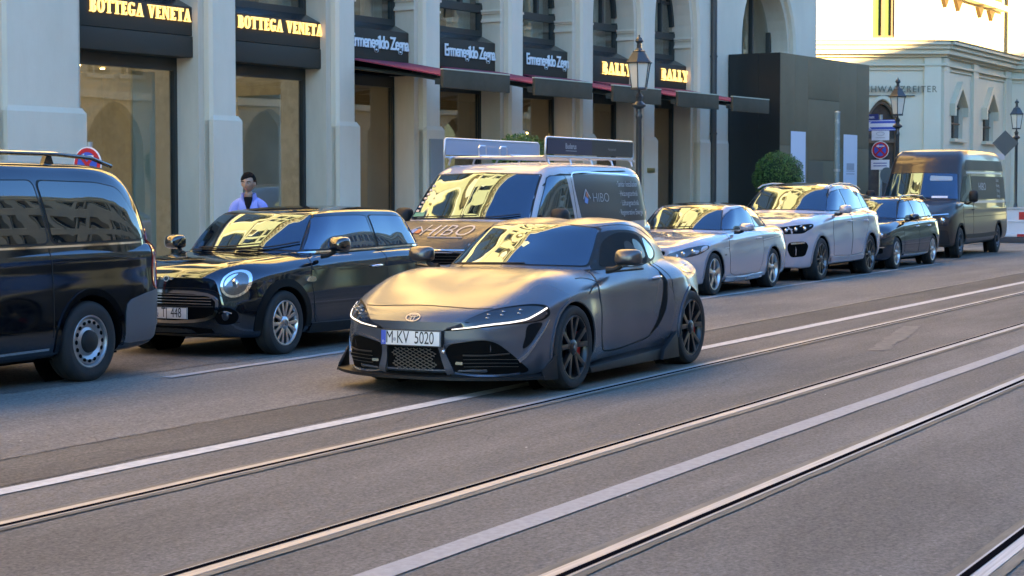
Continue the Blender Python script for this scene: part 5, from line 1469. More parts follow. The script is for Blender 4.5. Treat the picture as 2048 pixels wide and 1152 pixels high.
        # pillar between centre and side intakes
        ribbon(sf, f([(.245, .40), (.262, .30), (.30, .19)]), 'x+', lambda t: .045 + .03 * abs(t - .3), M, 'intake_pillar', root, off=.02)
        # headlamp
        hl = smooth_poly(f([(.265, .512), (.36, .548), (.46, .612), (.56, .662), (.68, .690), (.79, .698), (.855, .675), (.868, .615), (.845, .575), (.72, .556), (.52, .530), (.36, .512)]), 4)
        h = patch(sf, hl, 'x+', mat('lamp_bezel', (.003, .003, .004), .5, spec=.1), 'headlight', root, off=.003, th=.008, res=.03)
        c = (sg * .62, .605)
        patch(sf, [(c[0] + (a - c[0]) * .95, c[1] + (b - c[1]) * .84) for a, b in hl], 'x+', M_lens, 'lens', h, off=.0065, th=.002, res=.03)
        ribbon(sf, f([(.33, .521), (.45, .536), (.60, .556), (.72, .572), (.785, .590), (.825, .625), (.853, .665)]), 'x+', lambda t: .006 + .007 * math.sin(min(1, t * 1.4) * math.pi * .6), M_drl, 'light_strip', h, off=.010)
        for yy, zz in ((.56, .615), (.64, .635), (.73, .645)):
            q = MB()
            for dz in (-.012, .012):
                loc, n = sf.cast('x+', sg * yy, zz + dz); q.ell(tuple(loc + n * .008), (.005, .018, .006), 10, 6)
            q.build('lamp_element', mat('lamp_element_dim', (.30, .34, .42), .2, metal=.8), h, smooth=60)
        # bonnet crease
    # emblem
    loc, n = sf.cast('x+', 0, .60)
    em = MB(); u = Vector((0, 1, 0)); v = n.cross(u).normalized()
    if v.z < 0: v = -v
    def ringe(rx, ry, w, c0=(0, 0)):
        K = 28
        pts = []
        for i in range(K):
            a = 2 * math.pi * i / K
            pts.append([loc + n * h + u * ((rx - e) * math.cos(a) + c0[0]) + v * ((ry - e) * math.sin(a) + c0[1]) for e, h in ((0, .002), (0, .009), (w, .009), (w, .002))])
        em.add([p for r_ in pts for p in r_], [(4 * i + k, 4 * ((i + 1) % K) + k, 4 * ((i + 1) % K) + (k + 1) % 4, 4 * i + (k + 1) % 4) for i in range(K) for k in range(4)])
    ringe(.062, .043, .007); ringe(.040, .013, .005, (0, .018)); ringe(.016, .034, .005, (0, -.004))
    em.build('emblem', M_alloy, root, smooth=50)
    # plate
    loc, n = sf.cast('x+', 0, .445)
    number_plate(root, loc.x - .02, .0, .448, 't:M:.15|s:x:.235|t:KV:.375|t:5020:.735', w=.52, h=.115, tilt=.03)
    q = MB(); q.box(loc.x - .012, loc.x + .03, -.27, .27, .385, .51); q.build('plate_holder', M_blackp, root, bevel=.004)
    q = MB(); l2, n2 = sf.cast('x+', -.262, .36); q.ell((l2.x - .018, l2.y, .352), (.012, .018, .018), 14, 10); q.build('tow_cover', M_lamp_in, root, smooth=60)
    # tail
    for sg in (-1, 1):
        patch(sf, smooth_poly([(sg * .30, .86), (sg * .60, .885), (sg * .76, .84), (sg * .74, .80), (sg * .5, .82)], 3), 'x-', M_red_l, 'tail_light', root, off=.004)
        patch(sf, chaikin([(sg * .2, .30), (sg * .6, .32), (sg * .62, .42), (sg * .2, .42)], 1), 'x-', M_blackp, 'rear_diffuser', root, off=.004)
    patch(sf, chaikin([(-.46, 1.02), (.46, 1.02), (.40, 1.19), (-.40, 1.19)], 2), 'x-', M_glassd, 'rear_window', root, off=.003)
    # mirrors
    for sg in (-1, 1):
        mirror(root, (1.86, sg * .985, 1.01), mat('mirror_cap_grey', (.14, .14, .145), .3, metal=.85), size=(.085, .115, .078), side=sg, foot=(1.84, sg * .80, .91))
        q = MB(); q.hexa([(1.82, sg * .80, .885), (1.98, sg * .80, .885), (2.00, sg * 1.07, .915), (1.88, sg * 1.06, .915), (1.82, sg * .80, .905), (1.98, sg * .80, .905), (2.0, sg * 1.07, .93), (1.88, sg * 1.06, .93)]); q.build('mirror_base', M_blackp, root, bevel=.004)
    # wipers and cowl
    wiper(sf, root, [(.50, .935), (.2, .945), (-.20, .95)])
    red = mat('caliper_red', (.55, .01, .012), .35, coat=.5)
    for x in (1.0, 3.50):
        for sg in (-1, 1):
            wheel(root, x, sg * .915, .335, .26, sg, 'y10', M_alloy_d, caliper=red, rim_r=.253, steer=(.0 if x < 2 else 0))
    q = MB(); q.box(.5, 3.9, -.7, .7, .13, .16); q.build('underbody', M_well, root)
    return root
build_coupe()
# ------------------------------------------------------------------ parked vehicles
CARX = {}
def light_bits(sf, h, pts, r, m=None, ax='x+', nm='lamp_element'):
    for a, b in pts:
        q = MB(); loc, n = sf.cast(ax, a, b); q.ell(tuple(loc + n * .004), (r * .4, r, r), 14, 8); q.build(nm, m or M_lamp_in, h, smooth=60)

def build_hatch():
    M = mat('gloss_black_paint', (.004, .005, .008), .06, ior=2.0, tint=(.50, .76, 1.0))  # blue specular tint added so reflections read as sky
    root = thing('hatchback_car', 'small black glossy hatchback with round headlights parked between the black van and the white van', 'car', (14.20, 10.92, 0), 0, 'vehicles parked along the kerb')
    rows = [(0, .60, .24, .48, .56, .62, .50, .74, .755), (.04, .68, .21, .48, .64, .66, .55, .785, .80), (.16, .775, .19, .5, .735, .72, .60, .845, .865), (.40, .835, .18, .52, .79, .78, .62, .895, .92),
            (.78, .862, .18, .55, .825, .82, .64, .925, .95), (1.15, .864, .18, .56, .835, .85, .68, .945, .965), (1.6, .864, .18, .56, .84, .87, .72, .955, .97), (2.3, .864, .18, .56, .84, .88, .73, .96, .97), (2.9, .866, .18, .58, .84, .90, .73, .97, .98),
            (3.27, .866, .19, .60, .835, .90, .71, .975, .985), (3.6, .835, .22, .60, .80, .90, .66, .96, .97), (3.77, .77, .26, .6, .73, .86, .58, .91, .92), (3.82, .72, .3, .6, .68, .84, .5, .88, .88)]
    body = station_body(rows, 3.82, bow_f=.24, fade_f=.9, bow_r=.16, fade_r=.6, nose=[(.2, .03), (.5, .0), (.7, .01), (.8, .03)], nx=84)
    lv = [(.86, .98, .22, 3.80, .16, .775, .96, .92), (.96, 1.10, .21, 3.76, .15, .765, .95, .92), (1.10, 1.24, .20, 3.68, .14, .735, .95, .91), (1.22, 1.38, .18, 3.59, .13, .70, .94, .91), (1.31, 1.50, .17, 3.51, .12, .665, .93, .91), (1.355, 1.59, .15, 3.45, .11, .635, .93, .91), (1.375, 1.68, .14, 3.40, .10, .60, .92, .90)]
    cab = cabin(lv, crown=.04, arch=.018)
    sf = Surf([body, cab])
    finish_body(body, M, root, [(.75, .31), (3.22, .31)], .345, .864)
    bm_obj(cab, 'cabin', M, root, smooth=50)
    ws = chaikin([(-.705, .965), (0, .985), (.705, .965), (.60, 1.325), (0, 1.345), (-.60, 1.325)], 1)
    ws = [(-.665, .97), (-.35, .985), (0, .99), (.35, .985), (.665, .97), (.62, 1.15), (.565, 1.315), (.55, 1.328), (0, 1.345), (-.55, 1.328), (-.565, 1.315), (-.62, 1.15)]
    sides = [[(1.30, .975), (1.44, 1.12), (1.61, 1.29), (1.66, 1.31), (2.0, 1.322), (2.40, 1.322), (2.50, 1.31), (2.56, .985)], [(2.60, .985), (2.54, 1.31), (2.6, 1.322), (3.10, 1.312), (3.30, 1.295), (3.36, 1.27), (3.48, 1.10), (3.52, 1.01), (3.46, .99)]]
    M_mg = mat('car_glass_sky_blue', (.006, .022, .05), .015, spec=.5, ior=2.55, tint=(.42, .74, 1.0))  # blue base and tint stand in for reflected sky
    glazing(sf, root, ws, sides, chaikin([(-.58, 1.03), (.58, 1.03), (.54, 1.26), (-.54, 1.26)], 1), M_blackp, sm=M_mg)
    for ax in ('y+', 'y-'):
        door = [(1.26, .93), (1.20, .80), (1.22, .55), (1.26, .30), (1.5, .255), (2.3, .255), (2.52, .30), (2.60, .50), (2.62, .80), (2.60, .955), (2.2, .95), (1.6, .94)]
        dr = patch(sf, chaikin(door, 1), ax, M, 'door', root, off=.002, th=.006)
        ribbon(sf, door + door[:1], ax, .007, M_seam, 'door_gap', dr, off=.003)
        door_handle(sf, dr, 2.40, .80, M_chrome, L=.19, ax=ax, cup=M_well)
        ribbon(sf, [(1.05, .955), (1.5, .966), (2.3, .972), (3.0, .98), (3.5, .985), (3.72, .98)], ax, .016, M_chrome, 'waistline_trim', root, off=.006)
        arch_trim(sf, root, .75, .31, .345, .075, M_blackp); arch_trim(sf, root, 3.22, .31, .345, .075, M_blackp)
        ribbon(sf, [(1.18, .235), (2.0, .225), (2.90, .235)], ax, .11, M_blackp, 'sill_trim', root, off=.012)
        sd = smooth_poly([(1.10, .70), (1.16, .735), (1.26, .73), (1.27, .695), (1.16, .685)], 3)
        patch(sf, sd, ax, M_chrome, 'side_scuttle', root, off=.005)
        # tail lamp edge
        patch(sf, smooth_poly([(3.62, .62), (3.60, .86), (3.70, .88), (3.76, .80), (3.74, .64)], 3), ax, M_red_l, 'tail_light', root, off=.004)
    for sg in (-1, 1):
        f = lambda P: [(sg * a, b) for a, b in P]
        el = [(.655 + 0.100 * math.cos(t), .70 + .125 * math.sin(t)) for t in [2 * math.pi * i / 30 for i in range(30)]]
        h = patch(sf, f(el), 'x+', M_chrome, 'headlight', root, off=.010, th=.014, res=.03)
        e2 = [(.655 + 0.083 * math.cos(t), .70 + .104 * math.sin(t)) for t in [2 * math.pi * i / 30 for i in range(30)]]
        patch(sf, f(e2), 'x+', mat('lamp_deep', (.16, .17, .18), .15, metal=.8), 'reflector', h, off=.012, th=.004, res=.03)
        light_bits(sf, h, f([(.655, .70)]), .05, M_lamp_in)
        patch(sf, f([(.655 + 0.070 * math.cos(t), .70 + .088 * math.sin(t)) for t in [2 * math.pi * i / 24 for i in range(24)]][6:14]), 'x+', M_chrome, 'lamp_element', h, off=.018, th=.003, res=.03)
        fg = patch(sf, f([(.60 + .095 * math.cos(t), .40 + .085 * math.sin(t)) for t in [2 * math.pi * i / 24 for i in range(24)]]), 'x+', M_well, 'fog_lamp', root, off=.004, th=.005, res=.04)
        light_bits(sf, fg, f([(.60, .405)]), .048, M_lens); ribbon(sf, f([(.55, .43), (.6, .447), (.65, .43)]), 'x+', .012, M_chrome, 'fog_trim', fg, off=.02)
        ribbon(sf, f([(.5, .33), (.6, .315), (.70, .335)]), 'x+', .02, M, 'fog_lip', fg, off=.014)
        mirror(root, (1.46, sg * 1.0, 1.035), paint('mirror_black', (.006, .006, .007), .15, coat=1), size=(.10, .105, .085), side=sg, foot=(1.38, sg * .835, .93))
    # grille
    gr = chaikin([(-.50, .625), (.50, .625), (.545, .50), (.47, .345), (-.47, .345), (-.545, .50)], 2)
    g = patch(sf, gr, 'x+', M_well, 'grille', root, off=.004, th=.006, res=.05)
    ribbon(sf, gr[::2], 'x+', .030, M_chrome, 'grille_surround', g, off=.012, closed=True, sub=2)
    for z in (.595, .568, .541, .514): ribbon(sf, [(-.48, z), (0, z + .004), (.48, z)], 'x+', .008, M_chrome, 'grille_bar', g, off=.010)
    ribbon(sf, [(-.50, .49), (0, .492), (.50, .49)], 'x+', .012, M_blackp, 'grille_bar', g, off=.010)
    patch(sf, chaikin([(-.46, .30), (.46, .30), (.50, .23), (-.50, .23)], 1), 'x+', M_well, 'lower_intake', root, off=.003, th=.003)
    ribbon(sf, [(-.55, .225), (0, .22), (.55, .225)], 'x+', .02, M_chrome if False else M_blackp, 'lower_trim', root, off=.012)
    ribbon(sf, [(-.74, .63), (-.60, .575), (-.5, .64), (0, .66), (.5, .64), (.60, .575), (.74, .63)], 'x+', .006, M_seam, 'bonnet_gap', root, off=.002)
    loc, n = sf.cast('x+', 0, .42); number_plate(root, loc.x - .02, 0.0, .425, 't:DOR:.19|s:x:.345|t:TJ:.50|t:448:.76', w=.52, h=.11)
    loc, n = sf.cast('x+', 0, .745); u = Vector((0, 1, 0)); v = n.cross(u); v = v if v.z > 0 else -v
    q = MB(); K = 20
    pts = []
    for i in range(K):
        a = 2 * math.pi * i / K; pts.append([loc + n * h + u * ((.030 - e) * math.cos(a)) + v * ((.028 - e) * math.sin(a)) for e, h in ((0, .002), (0, .008), (.006, .008), (.006, .002))])
    q.add([p for r_ in pts for p in r_], [(4 * i + k, 4 * ((i + 1) % K) + k, 4 * ((i + 1) % K) + (k + 1) % 4, 4 * i + (k + 1) % 4) for i in range(K) for k in range(4)])
    for sg in (-1, 1):
        for d in (-.010, 0, .010):
            a = loc + n * .004 + u * (sg * .034) + v * d; b = loc + n * .004 + u * (sg * (.075 - abs(d) * .8)) + v * (d * 1.1 + .004)
            q.tube([a, b], .0028, 5)
    q.build('emblem', M_chrome, root)
    wiper(sf, root, [(.50, .985), (.1, 1.0), (-.25, 1.03)]); wiper(sf, root, [(0, .985), (-.35, 1.0), (-.62, 1.05)])
    for x in (.75, 3.22):
        for sg in (-1, 1): wheel(root, x, sg * .855, .31, .20, sg, 'loop', M_alloy, rim_r=.215)
    q = MB(); q.box(.5, 3.4, -.7, .7, .17, .2); q.build('underbody', M_well, root)
build_hatch()

def side_seams(sf, root, lines, m=None):
    for ax in ('y+', 'y-'):
        for l in lines: ribbon(sf, l, ax, .008, m or M_seam, 'panel_gap', root, off=.0025)

def build_black_van():
    M = mat('gloss_black_van', (.004, .005, .007), .06, ior=1.95, tint=(.50, .76, 1.0))  # reflections tinted blue to strengthen the mirrored sky
    root = thing('passenger_van', 'big glossy black passenger van with grey rear bumper, cut by the left picture edge', 'van', (8.01, 11.02, 0), 0, 'vehicles parked along the kerb')
    rows = [(0, .70, .25, .5, .68, .78, .6, .90, .92), (.08, .80, .23, .52, .78, .82, .72, .97, 1.0), (.35, .92, .22, .56, .90, .92, .80, 1.06, 1.1), (.9, .955, .22, .6, .93, 1.0, .86, 1.12, 1.16), (1.4, .962, .22, .6, .945, 1.04, .88, 1.14, 1.18),
            (3.0, .964, .22, .62, .95, 1.06, .88, 1.14, 1.18), (4.5, .962, .22, .64, .945, 1.07, .88, 1.14, 1.18), (4.95, .95, .25, .66, .93, 1.07, .86, 1.14, 1.18), (5.08, .92, .28, .66, .90, 1.06, .84, 1.12, 1.16), (5.14, .89, .32, .66, .87, 1.04, .82, 1.1, 1.14)]
    body = station_body(rows, 5.14, bow_f=.3, fade_f=1.0, bow_r=.13, fade_r=.45, nx=70)
    lv = [(1.0, .95, .25, 5.10, .13, .957, .95, .965), (1.15, 1.10, .25, 5.09, .13, .945, .95, .965), (1.40, 1.38, .22, 5.04, .13, .905, .95, .96), (1.58, 1.62, .20, 4.97, .14, .862, .95, .955), (1.70, 1.80, .17, 4.88, .15, .82, .94, .95), (1.765, 1.95, .15, 4.78, .16, .77, .93, .94), (1.79, 2.05, .13, 4.68, .16, .72, .93, .93)]
    cab = cabin(lv, crown=.04, arch=.015)
    sf = Surf([body, cab])
    finish_body(body, M, root, [(.93, .335), (4.09, .335)], .385, .962)
    bm_obj(cab, 'cabin', M, root, smooth=50)
    ws = chaikin([(-.85, 1.17), (.85, 1.17), (.74, 1.74), (-.74, 1.74)], 1)
    sides = [[(1.42, 1.13), (1.75, 1.50), (1.95, 1.62), (2.30, 1.64), (2.36, 1.14)], [(2.44, 1.14), (2.44, 1.63), (2.60, 1.655), (3.53, 1.66), (3.61, 1.14)], [(3.635, 1.14), (3.555, 1.66), (4.30, 1.645), (4.58, 1.60), (4.74, 1.38), (4.85, 1.15)]]
    glazing(sf, root, ws, [rpoly(s, .07) if i else s for i, s in enumerate(sides)], chaikin([(-.72, 1.16), (.72, 1.16), (.66, 1.64), (-.66, 1.64)], 1), M_blackp, sm=M_glass2)
    ribs = [[(1.6, 1.06), (2.6, 1.075), (4.0, 1.08), (4.9, 1.07)]]
    for ax in ('y+', 'y-'):
        ribbon(sf, [(1.9, 1.115), (3.0, 1.12), (4.0, 1.125), (4.78, 1.135)], ax, .016, M_chrome, 'window_trim', root, off=.006)
        ribbon(sf, [(3.60, 1.13), (3.62, .95), (3.63, .40)], ax, .008, M_seam, 'door_gap', root, off=.0025)
        ribbon(sf, [(3.62, 1.0), (4.2, 1.0), (4.9, 1.005)], ax, .007, M_seam, 'door_rail', root, off=.0025)
        ribbon(sf, [(1.5, .31), (2.6, .30), (3.58, .31)], ax, .02, M_chrome, 'sill_trim', root, off=.012)
        arch_trim(sf, root, 4.09, .335, .385, .05, M, name='arch_lip', off=.010)
        # grey unpainted bumper corner
        bp = [(4.55, .62), (4.60, .655), (4.80, .70), (5.0, .73), (5.04, .60), (5.04, .34), (4.9, .30), (4.60, .29), (4.52, .30), (4.525, .42), (4.53, .55)]
        patch(sf, bp, ax, mat('bumper_grey', (.10, .105, .115), .55, bump=.08, bscale=150), 'rear_bumper', root, off=.010, th=.014)
        patch(sf, smooth_poly([(5.03, .735), (4.925, .76), (4.92, 1.0), (4.935, 1.22), (5.01, 1.25), (5.055, .95)], 3), ax, M_red_l, 'tail_light', root, off=.008, th=.010, res=.03)
    bmp = [(-.93, .72), (.93, .72), (.93, .33), (-.93, .33)]
    patch(sf, chaikin(bmp, 1), 'x-', mat('bumper_grey', (.10, .105, .115), .55, bump=.08, bscale=150), 'rear_bumper', root, off=.014, th=.016)
    for sg in (-1, 1):
        tl = patch(sf, smooth_poly([(sg * .80, .74), (sg * .885, .74), (sg * .875, 1.0), (sg * .865, 1.20), (sg * .80, 1.20), (sg * .79, .95)], 3), 'x-', M_red_l, 'tail_light', root, off=.010, th=.014)
        patch(sf, [(sg * .80, .86), (sg * .872, .86), (sg * .872, .92), (sg * .80, .92)], 'x-', mat('lamp_white', (.6, .6, .6), .2), 'reversing_lamp', tl, off=.016, th=.004)
        mirror(root, (1.55, sg * 1.10, 1.17), M_blackp, size=(.12, .11, .14), side=sg, foot=(1.6, sg * .93, 1.08))
        # roof rails
        q = MB(); q.tube([(2.0, sg * .66, 1.79), (2.15, sg * .67, 1.855), (3.0, sg * .68, 1.875), (4.0, sg * .68, 1.87), (4.45, sg * .67, 1.845), (4.72, sg * .66, 1.78)], .018, 8)
        for x in (2.1, 3.1, 3.9): q.hexa([(x - .05, sg * .66 - .012, 1.77), (x + .09, sg * .66 - .012, 1.77), (x + .09, sg * .66 + .03, 1.77), (x - .05, sg * .66 + .03, 1.77), (x, sg * .66 - .012, 1.865), (x + .05, sg * .66 - .012, 1.865), (x + .05, sg * .66 + .03, 1.865), (x, sg * .66 + .03, 1.865)])
        q.build('roof_rail', paint('gloss_black_rail', (.008, .008, .009), .2, coat=1), root, smooth=40)
        h = patch(sf, smooth_poly([(sg * .50, .80), (sg * .72, .82), (sg * .86, .92), (sg * .82, .98), (sg * .62, .93)], 3), 'x+', M_lens, 'headlight', root, off=.004)
    patch(sf, chaikin([(-.45, .72), (.45, .72), (.5, .88), (-.5, .88)], 1), 'x+', M_well, 'grille', root, off=.004)
    for x in (.93, 4.09):
        for sg in (-1, 1): wheel(root, x, sg * .955, .335, .215, sg, 'steel', mat('steel_rim_silver', (.42, .43, .44), .38, metal=.85), rim_r=.215)
    q = MB(); q.box(.5, 4.6, -.8, .8, .2, .26); q.build('underbody', M_well, root)
build_black_van()

def build_white_van():
    M = paint('white_van_paint', (.40, .38, .41), .22, coat=.6)
    Mb = mat('bonnet_wrap_brown', (.065, .056, .048), .42, coat=.2)
    Mv = mat('wrap_dark_blue', (.016, .019, .034), .30, spec=.3)
    root = thing('panel_van', 'white works van with dark bonnet, lettered side and roof rack, parked behind the grey coupe', 'van', (19.22, 11.02, 0), 0, 'vehicles parked along the kerb')
    rows = [(0, .72, .24, .5, .70, .72, .62, .83, .85), (.07, .82, .22, .5, .80, .80, .70, .93, .96), (.30, .91, .21, .55, .89, .90, .78, 1.04, 1.08), (.75, .945, .21, .58, .93, .99, .84, 1.15, 1.19), (1.2, .952, .21, .6, .94, 1.04, .86, 1.16, 1.20),
            (3.0, .955, .21, .62, .945, 1.08, .88, 1.16, 1.20), (4.3, .952, .22, .64, .94, 1.08, .88, 1.16, 1.20), (4.75, .93, .25, .66, .92, 1.08, .86, 1.15, 1.19), (4.85, .90, .28, .66, .88, 1.06, .84, 1.13, 1.17), (4.89, .88, .32, .66, .86, 1.04, .82, 1.1, 1.15)]
    body = station_body(rows, 4.89, bow_f=.28, fade_f=.9, bow_r=.09, fade_r=.35, nx=70)
    lv = [(1.0, .68, .24, 4.86, .08, .947, .96, .975), (1.18, .92, .23, 4.855, .08, .937, .96, .975), (1.45, 1.20, .20, 4.83, .08, .90, .96, .97), (1.70, 1.46, .18, 4.79, .09, .86, .955, .97), (1.82, 1.62, .16, 4.74, .10, .825, .95, .965), (1.88, 1.76, .14, 4.67, .11, .78, .94, .96), (1.905, 1.86, .12, 4.60, .12, .74, .94, .95)]
    cab = cabin(lv, crown=.04, arch=.015)
    sf = Surf([body, cab])
    finish_body(body, M, root, [(.92, .33), (3.92, .33)], .375, .952)
    bm_obj(cab, 'cabin', M, root, smooth=50)
    ws = [(-.845, 1.205), (-.4, 1.22), (0, 1.225), (.4, 1.22), (.845, 1.205), (.80, 1.45), (.745, 1.755), (.73, 1.775), (0, 1.80), (-.73, 1.775), (-.745, 1.755), (-.80, 1.45)]
    sides = [[(1.22, 1.16), (1.42, 1.40), (1.72, 1.73), (1.80, 1.76), (2.13, 1.77), (2.20, 1.74), (2.27, 1.18), (2.2, 1.16)]]
    glazing(sf, root, ws, sides, chaikin([(-.72, 1.18), (.72, 1.18), (.66, 1.72), (-.66, 1.72)], 1), M_blackp)
    # brown bonnet wrap
    bn = patch(sf, chaikin([(.06, -.60), (.24, -.76), (.60, -.84), (1.02, -.855), (.99, -.5), (.86, 0), (.99, .5), (1.02, .855), (.60, .84), (.24, .76), (.06, .60), (.02, 0)], 1), 'z-', Mb, 'bonnet', root, off=.011, th=.006, res=.06)
    text_on(sf, 'HIBO', 'x+', (-.17, 1.075), .17, mat('wrap_letters', (.42, .40, .42), .4), 'lettering', bn, sx=1.6, flip=True, off=.022, bold=-.002, space=1.05)
    patch(sf, [(.25, 1.045), (.33, 1.035), (.31, 1.085), (.25, 1.09)], 'x+', mat('logo_blue', (.05, .22, .55), .4), 'logo_mark', bn, off=.022, th=.002)
    patch(sf, [(.17, 1.045), (.24, 1.047), (.24, 1.09), (.18, 1.08)], 'x+', mat('logo_red', (.55, .12, .06), .4), 'logo_mark', bn, off=.022, th=.002)
    ribbon(sf, [(.39, 1.055), (.26, 1.12), (.13, 1.06)], 'x+', .016, mat('wrap_letters', (.42, .40, .42), .4), 'logo_roof', bn, off=.022, curve=False)
    ribbon(sf, [(.0, 1.005), (-.44, 1.005)], 'x+', .010, mat('wrap_letters', (.42, .40, .42), .4), 'small_print', bn, off=.022, curve=False)
    # front face
    g = patch(sf, chaikin([(-.66, .86), (.66, .86), (.60, .70), (-.60, .70)], 1), 'x+', M_well, 'grille', root, off=.004)
    for z in (.835, .80, .765, .73): ribbon(sf, [(-.62, z), (.62, z)], 'x+', .010, M_blackp, 'grille_bar', g, off=.012, curve=False)
    ribbon(sf, [(-.66, .87), (.66, .87)], 'x+', .012, M_chrome, 'grille_trim', g, off=.012, curve=False)
    loc, n = sf.cast('x+', 0, .80); em = MB(); em.lathe([(.078, -.008), (.092, -.008), (.092, .012), (.078, .012)], 32, 'x', (loc.x - .02, 0, .80), closed=True); em.build('emblem', M_chrome, g, smooth=50)
    q = MB(); q.tube([(loc.x - .025, .055, .86), (loc.x - .025, .02, .80), (loc.x - .025, 0, .835), (loc.x - .025, -.02, .80), (loc.x - .025, -.055, .86)], .007, 6); q.tube([(loc.x - .025, .07, .82), (loc.x - .025, .03, .745), (loc.x - .025, 0, .79), (loc.x - .025, -.03, .745), (loc.x - .025, -.07, .82)], .007, 6); q.build('emblem_bars', M_chrome, g)
    for sg in (-1, 1):
        f = lambda P: [(sg * a, b) for a, b in P]
        h = patch(sf, smooth_poly(f([(.64, .70), (.84, .72), (.87, .88), (.80, .92), (.66, .87)]), 3), 'x+', M_lens, 'headlight', root, off=.005); light_bits(sf, h, f([(.72, .79), (.80, .80)]), .045)
        mirror(root, (1.45, sg * 1.10, 1.23), M_blackp, size=(.11, .115, .125), side=sg, foot=(1.50, sg * .92, 1.14))
    patch(sf, chaikin([(-.5, .45), (.5, .45), (.6, .30), (-.6, .30)], 1), 'x+', M_well, 'lower_intake', root, off=.004)
    # dark side wrap with lettering
    wl = mat('wrap_print', (.38, .40, .44), .45)
    for ax in ('y+', 'y-'):
        sw = patch(sf, chaikin([(2.36, 1.745), (2.52, 1.79), (4.40, 1.765), (4.52, 1.72), (4.60, 1.20), (4.5, 1.165), (2.50, 1.165), (2.46, 1.22)], 1), ax, Mv, 'side_window_wrap', root, off=.004, th=.008)
        ribbon(sf, [(2.34, 1.745), (2.40, 1.79), (2.52, 1.806), (4.42, 1.78)], ax, .014, M_chrome, 'window_trim', sw, off=.004)
        if ax == 'y+':
            text_on(sf, 'HIBO', ax, (3.12, 1.475), .17, wl, 'lettering', sw, sx=1.35, off=.009, bold=-.003)
            patch(sf, [(2.60, 1.42), (2.68, 1.40), (2.72, 1.46), (2.64, 1.50)], ax, mat('logo_blue', (.05, .22, .55), .4), 'logo_mark', sw, off=.009, th=.002)
            patch(sf, [(2.66, 1.50), (2.72, 1.47), (2.74, 1.53), (2.69, 1.56)], ax, mat('logo_red', (.55, .12, .06), .4), 'logo_mark', sw, off=.009, th=.002)
            ribbon(sf, [(2.58, 1.46), (2.68, 1.585), (2.79, 1.47)], ax, .016, wl, 'logo_roof', sw, off=.009, curve=False)
            for i, tx in enumerate(('\u00b7 Sanit\u00e4r Installation', '\u00b7 Heizungstechnik', '\u00b7 L\u00fcftungstechnik', '\u00b7 Regenerative Energie')):
                text_on(sf, tx, ax, (4.02 + .01 * i, 1.655 - .125 * i), .105, wl, 'lettering', sw, sx=.82, off=.009)
        side = [(2.32, 1.80), (2.34, 1.2), (2.34, .5), (2.30, .36)]
        ribbon(sf, side, ax, .008, M_seam, 'door_gap', root, off=.0025)
        ribbon(sf, [(1.20, 1.12), (1.16, .8), (1.3, .42)], ax, .008, M_seam, 'door_gap', root, off=.0025)
        ribbon(sf, [(2.4, 1.02), (4.75, 1.02)], ax, .008, M_seam, 'slide_rail', root, off=.0025)
        door_handle(sf, root, 2.16, 1.0, M_blackp, ax=ax)
        for cx in (.92, 3.92): arch_trim(sf, root, cx, .33, .375, .03, M, name='arch_lip', off=.010)
        patch(sf, smooth_poly([(4.78, .62), (4.78, 1.05), (4.84, 1.08), (4.86, .85)], 3), ax, M_red_l, 'tail_light', root, off=.006, res=.03)
    ribbon(sf, [(1.6, -.80), (2.4, -.83), (4.5, -.80)], 'z-', .02, M_seam, 'roof_gutter', root, off=.003)
    wiper(sf, root, [(.75, 1.225), (.3, 1.235), (-.2, 1.25)]); wiper(sf, root, [(.05, 1.22), (-.4, 1.235), (-.72, 1.27)])
    for sg, pts in ((1, None),):
        st = MB()
    q = patch(sf, [(.60, 1.24), (.78, 1.235), (.775, 1.29), (.60, 1.295)], 'x+', mat('sticker_green', (.05, .30, .22), .5), 'windscreen_sticker', root, off=.010, th=.001)
    for i in range(7):
        a = .745 - .012 * i; z = 1.30 + .052 * i
        patch(sf, [(a - .02, z), (a + .03, z), (a + .025, z + .028), (a - .02, z + .022)], 'x+', mat('sticker_pale', (.6, .5, .45), .6), 'windscreen_sticker', root, off=.010, th=.001)
    # roof rack with two sign boards
    al = mat('rack_aluminium', (.62, .65, .70), .3, metal=.9)
    q = MB()
    for sg in (-1, 1):
        q.tube([(1.85, sg * .66, 1.98), (1.9, sg * .66, 2.0), (4.65, sg * .66, 2.0), (4.75, sg * .66, 1.97)], .016, 8)
        for x in (1.95, 2.6, 3.25, 3.9, 4.55): q.tube([(x, sg * .72, 1.90), (x, sg * .70, 1.96), (x - .03, sg * .66, 2.0)], .014, 6)
    for i in range(12): x = 1.95 + i * .235; q.tube([(x, -.66, 2.0), (x, .66, 2.0)], .012, 6)
    q.tube([(1.9, -.2, 2.015), (4.7, -.2, 2.015)], .012, 6); q.tube([(1.9, .25, 2.015), (4.7, .25, 2.015)], .012, 6)
    q.build('roof_rack', al, root, smooth=50)
    def board(y, x0, x1, m, nm):
        b = MB(); b.box(x0 + .03, x1 - .03, y - .012, y + .012, 2.03, 2.225); o = b.build(nm, m, root)
        q = MB(); P = [(x0 + .02, y, 2.0), (x0, y, 2.04), (x0 + .02, y, 2.22), (x0 + .05, y, 2.24), (x1 - .05, y, 2.24), (x1 - .01, y, 2.21), (x1, y, 2.05), (x1 - .03, y, 2.0), (x0 + .02, y, 2.0)]; q.tube(P, .014, 8); q.build('board_frame', al, o, smooth=50)
        return o
    n1 = board(-.72, 1.83, 4.58, mat('board_black', (.022, .020, .020), .55), 'sign_board')
    b = MB(); b.box(1.87, 3.20, -.735, -.7325, 2.03, 2.225); b.build('navy_panel', mat('board_navy', (.010, .008, .045), .5), n1)
    text_obj('lettering', 'Buderus', wl, n1, (2.55, -.737, 2.135), (1, 0, 0), (0, 0, 1), .10, bold=.002)
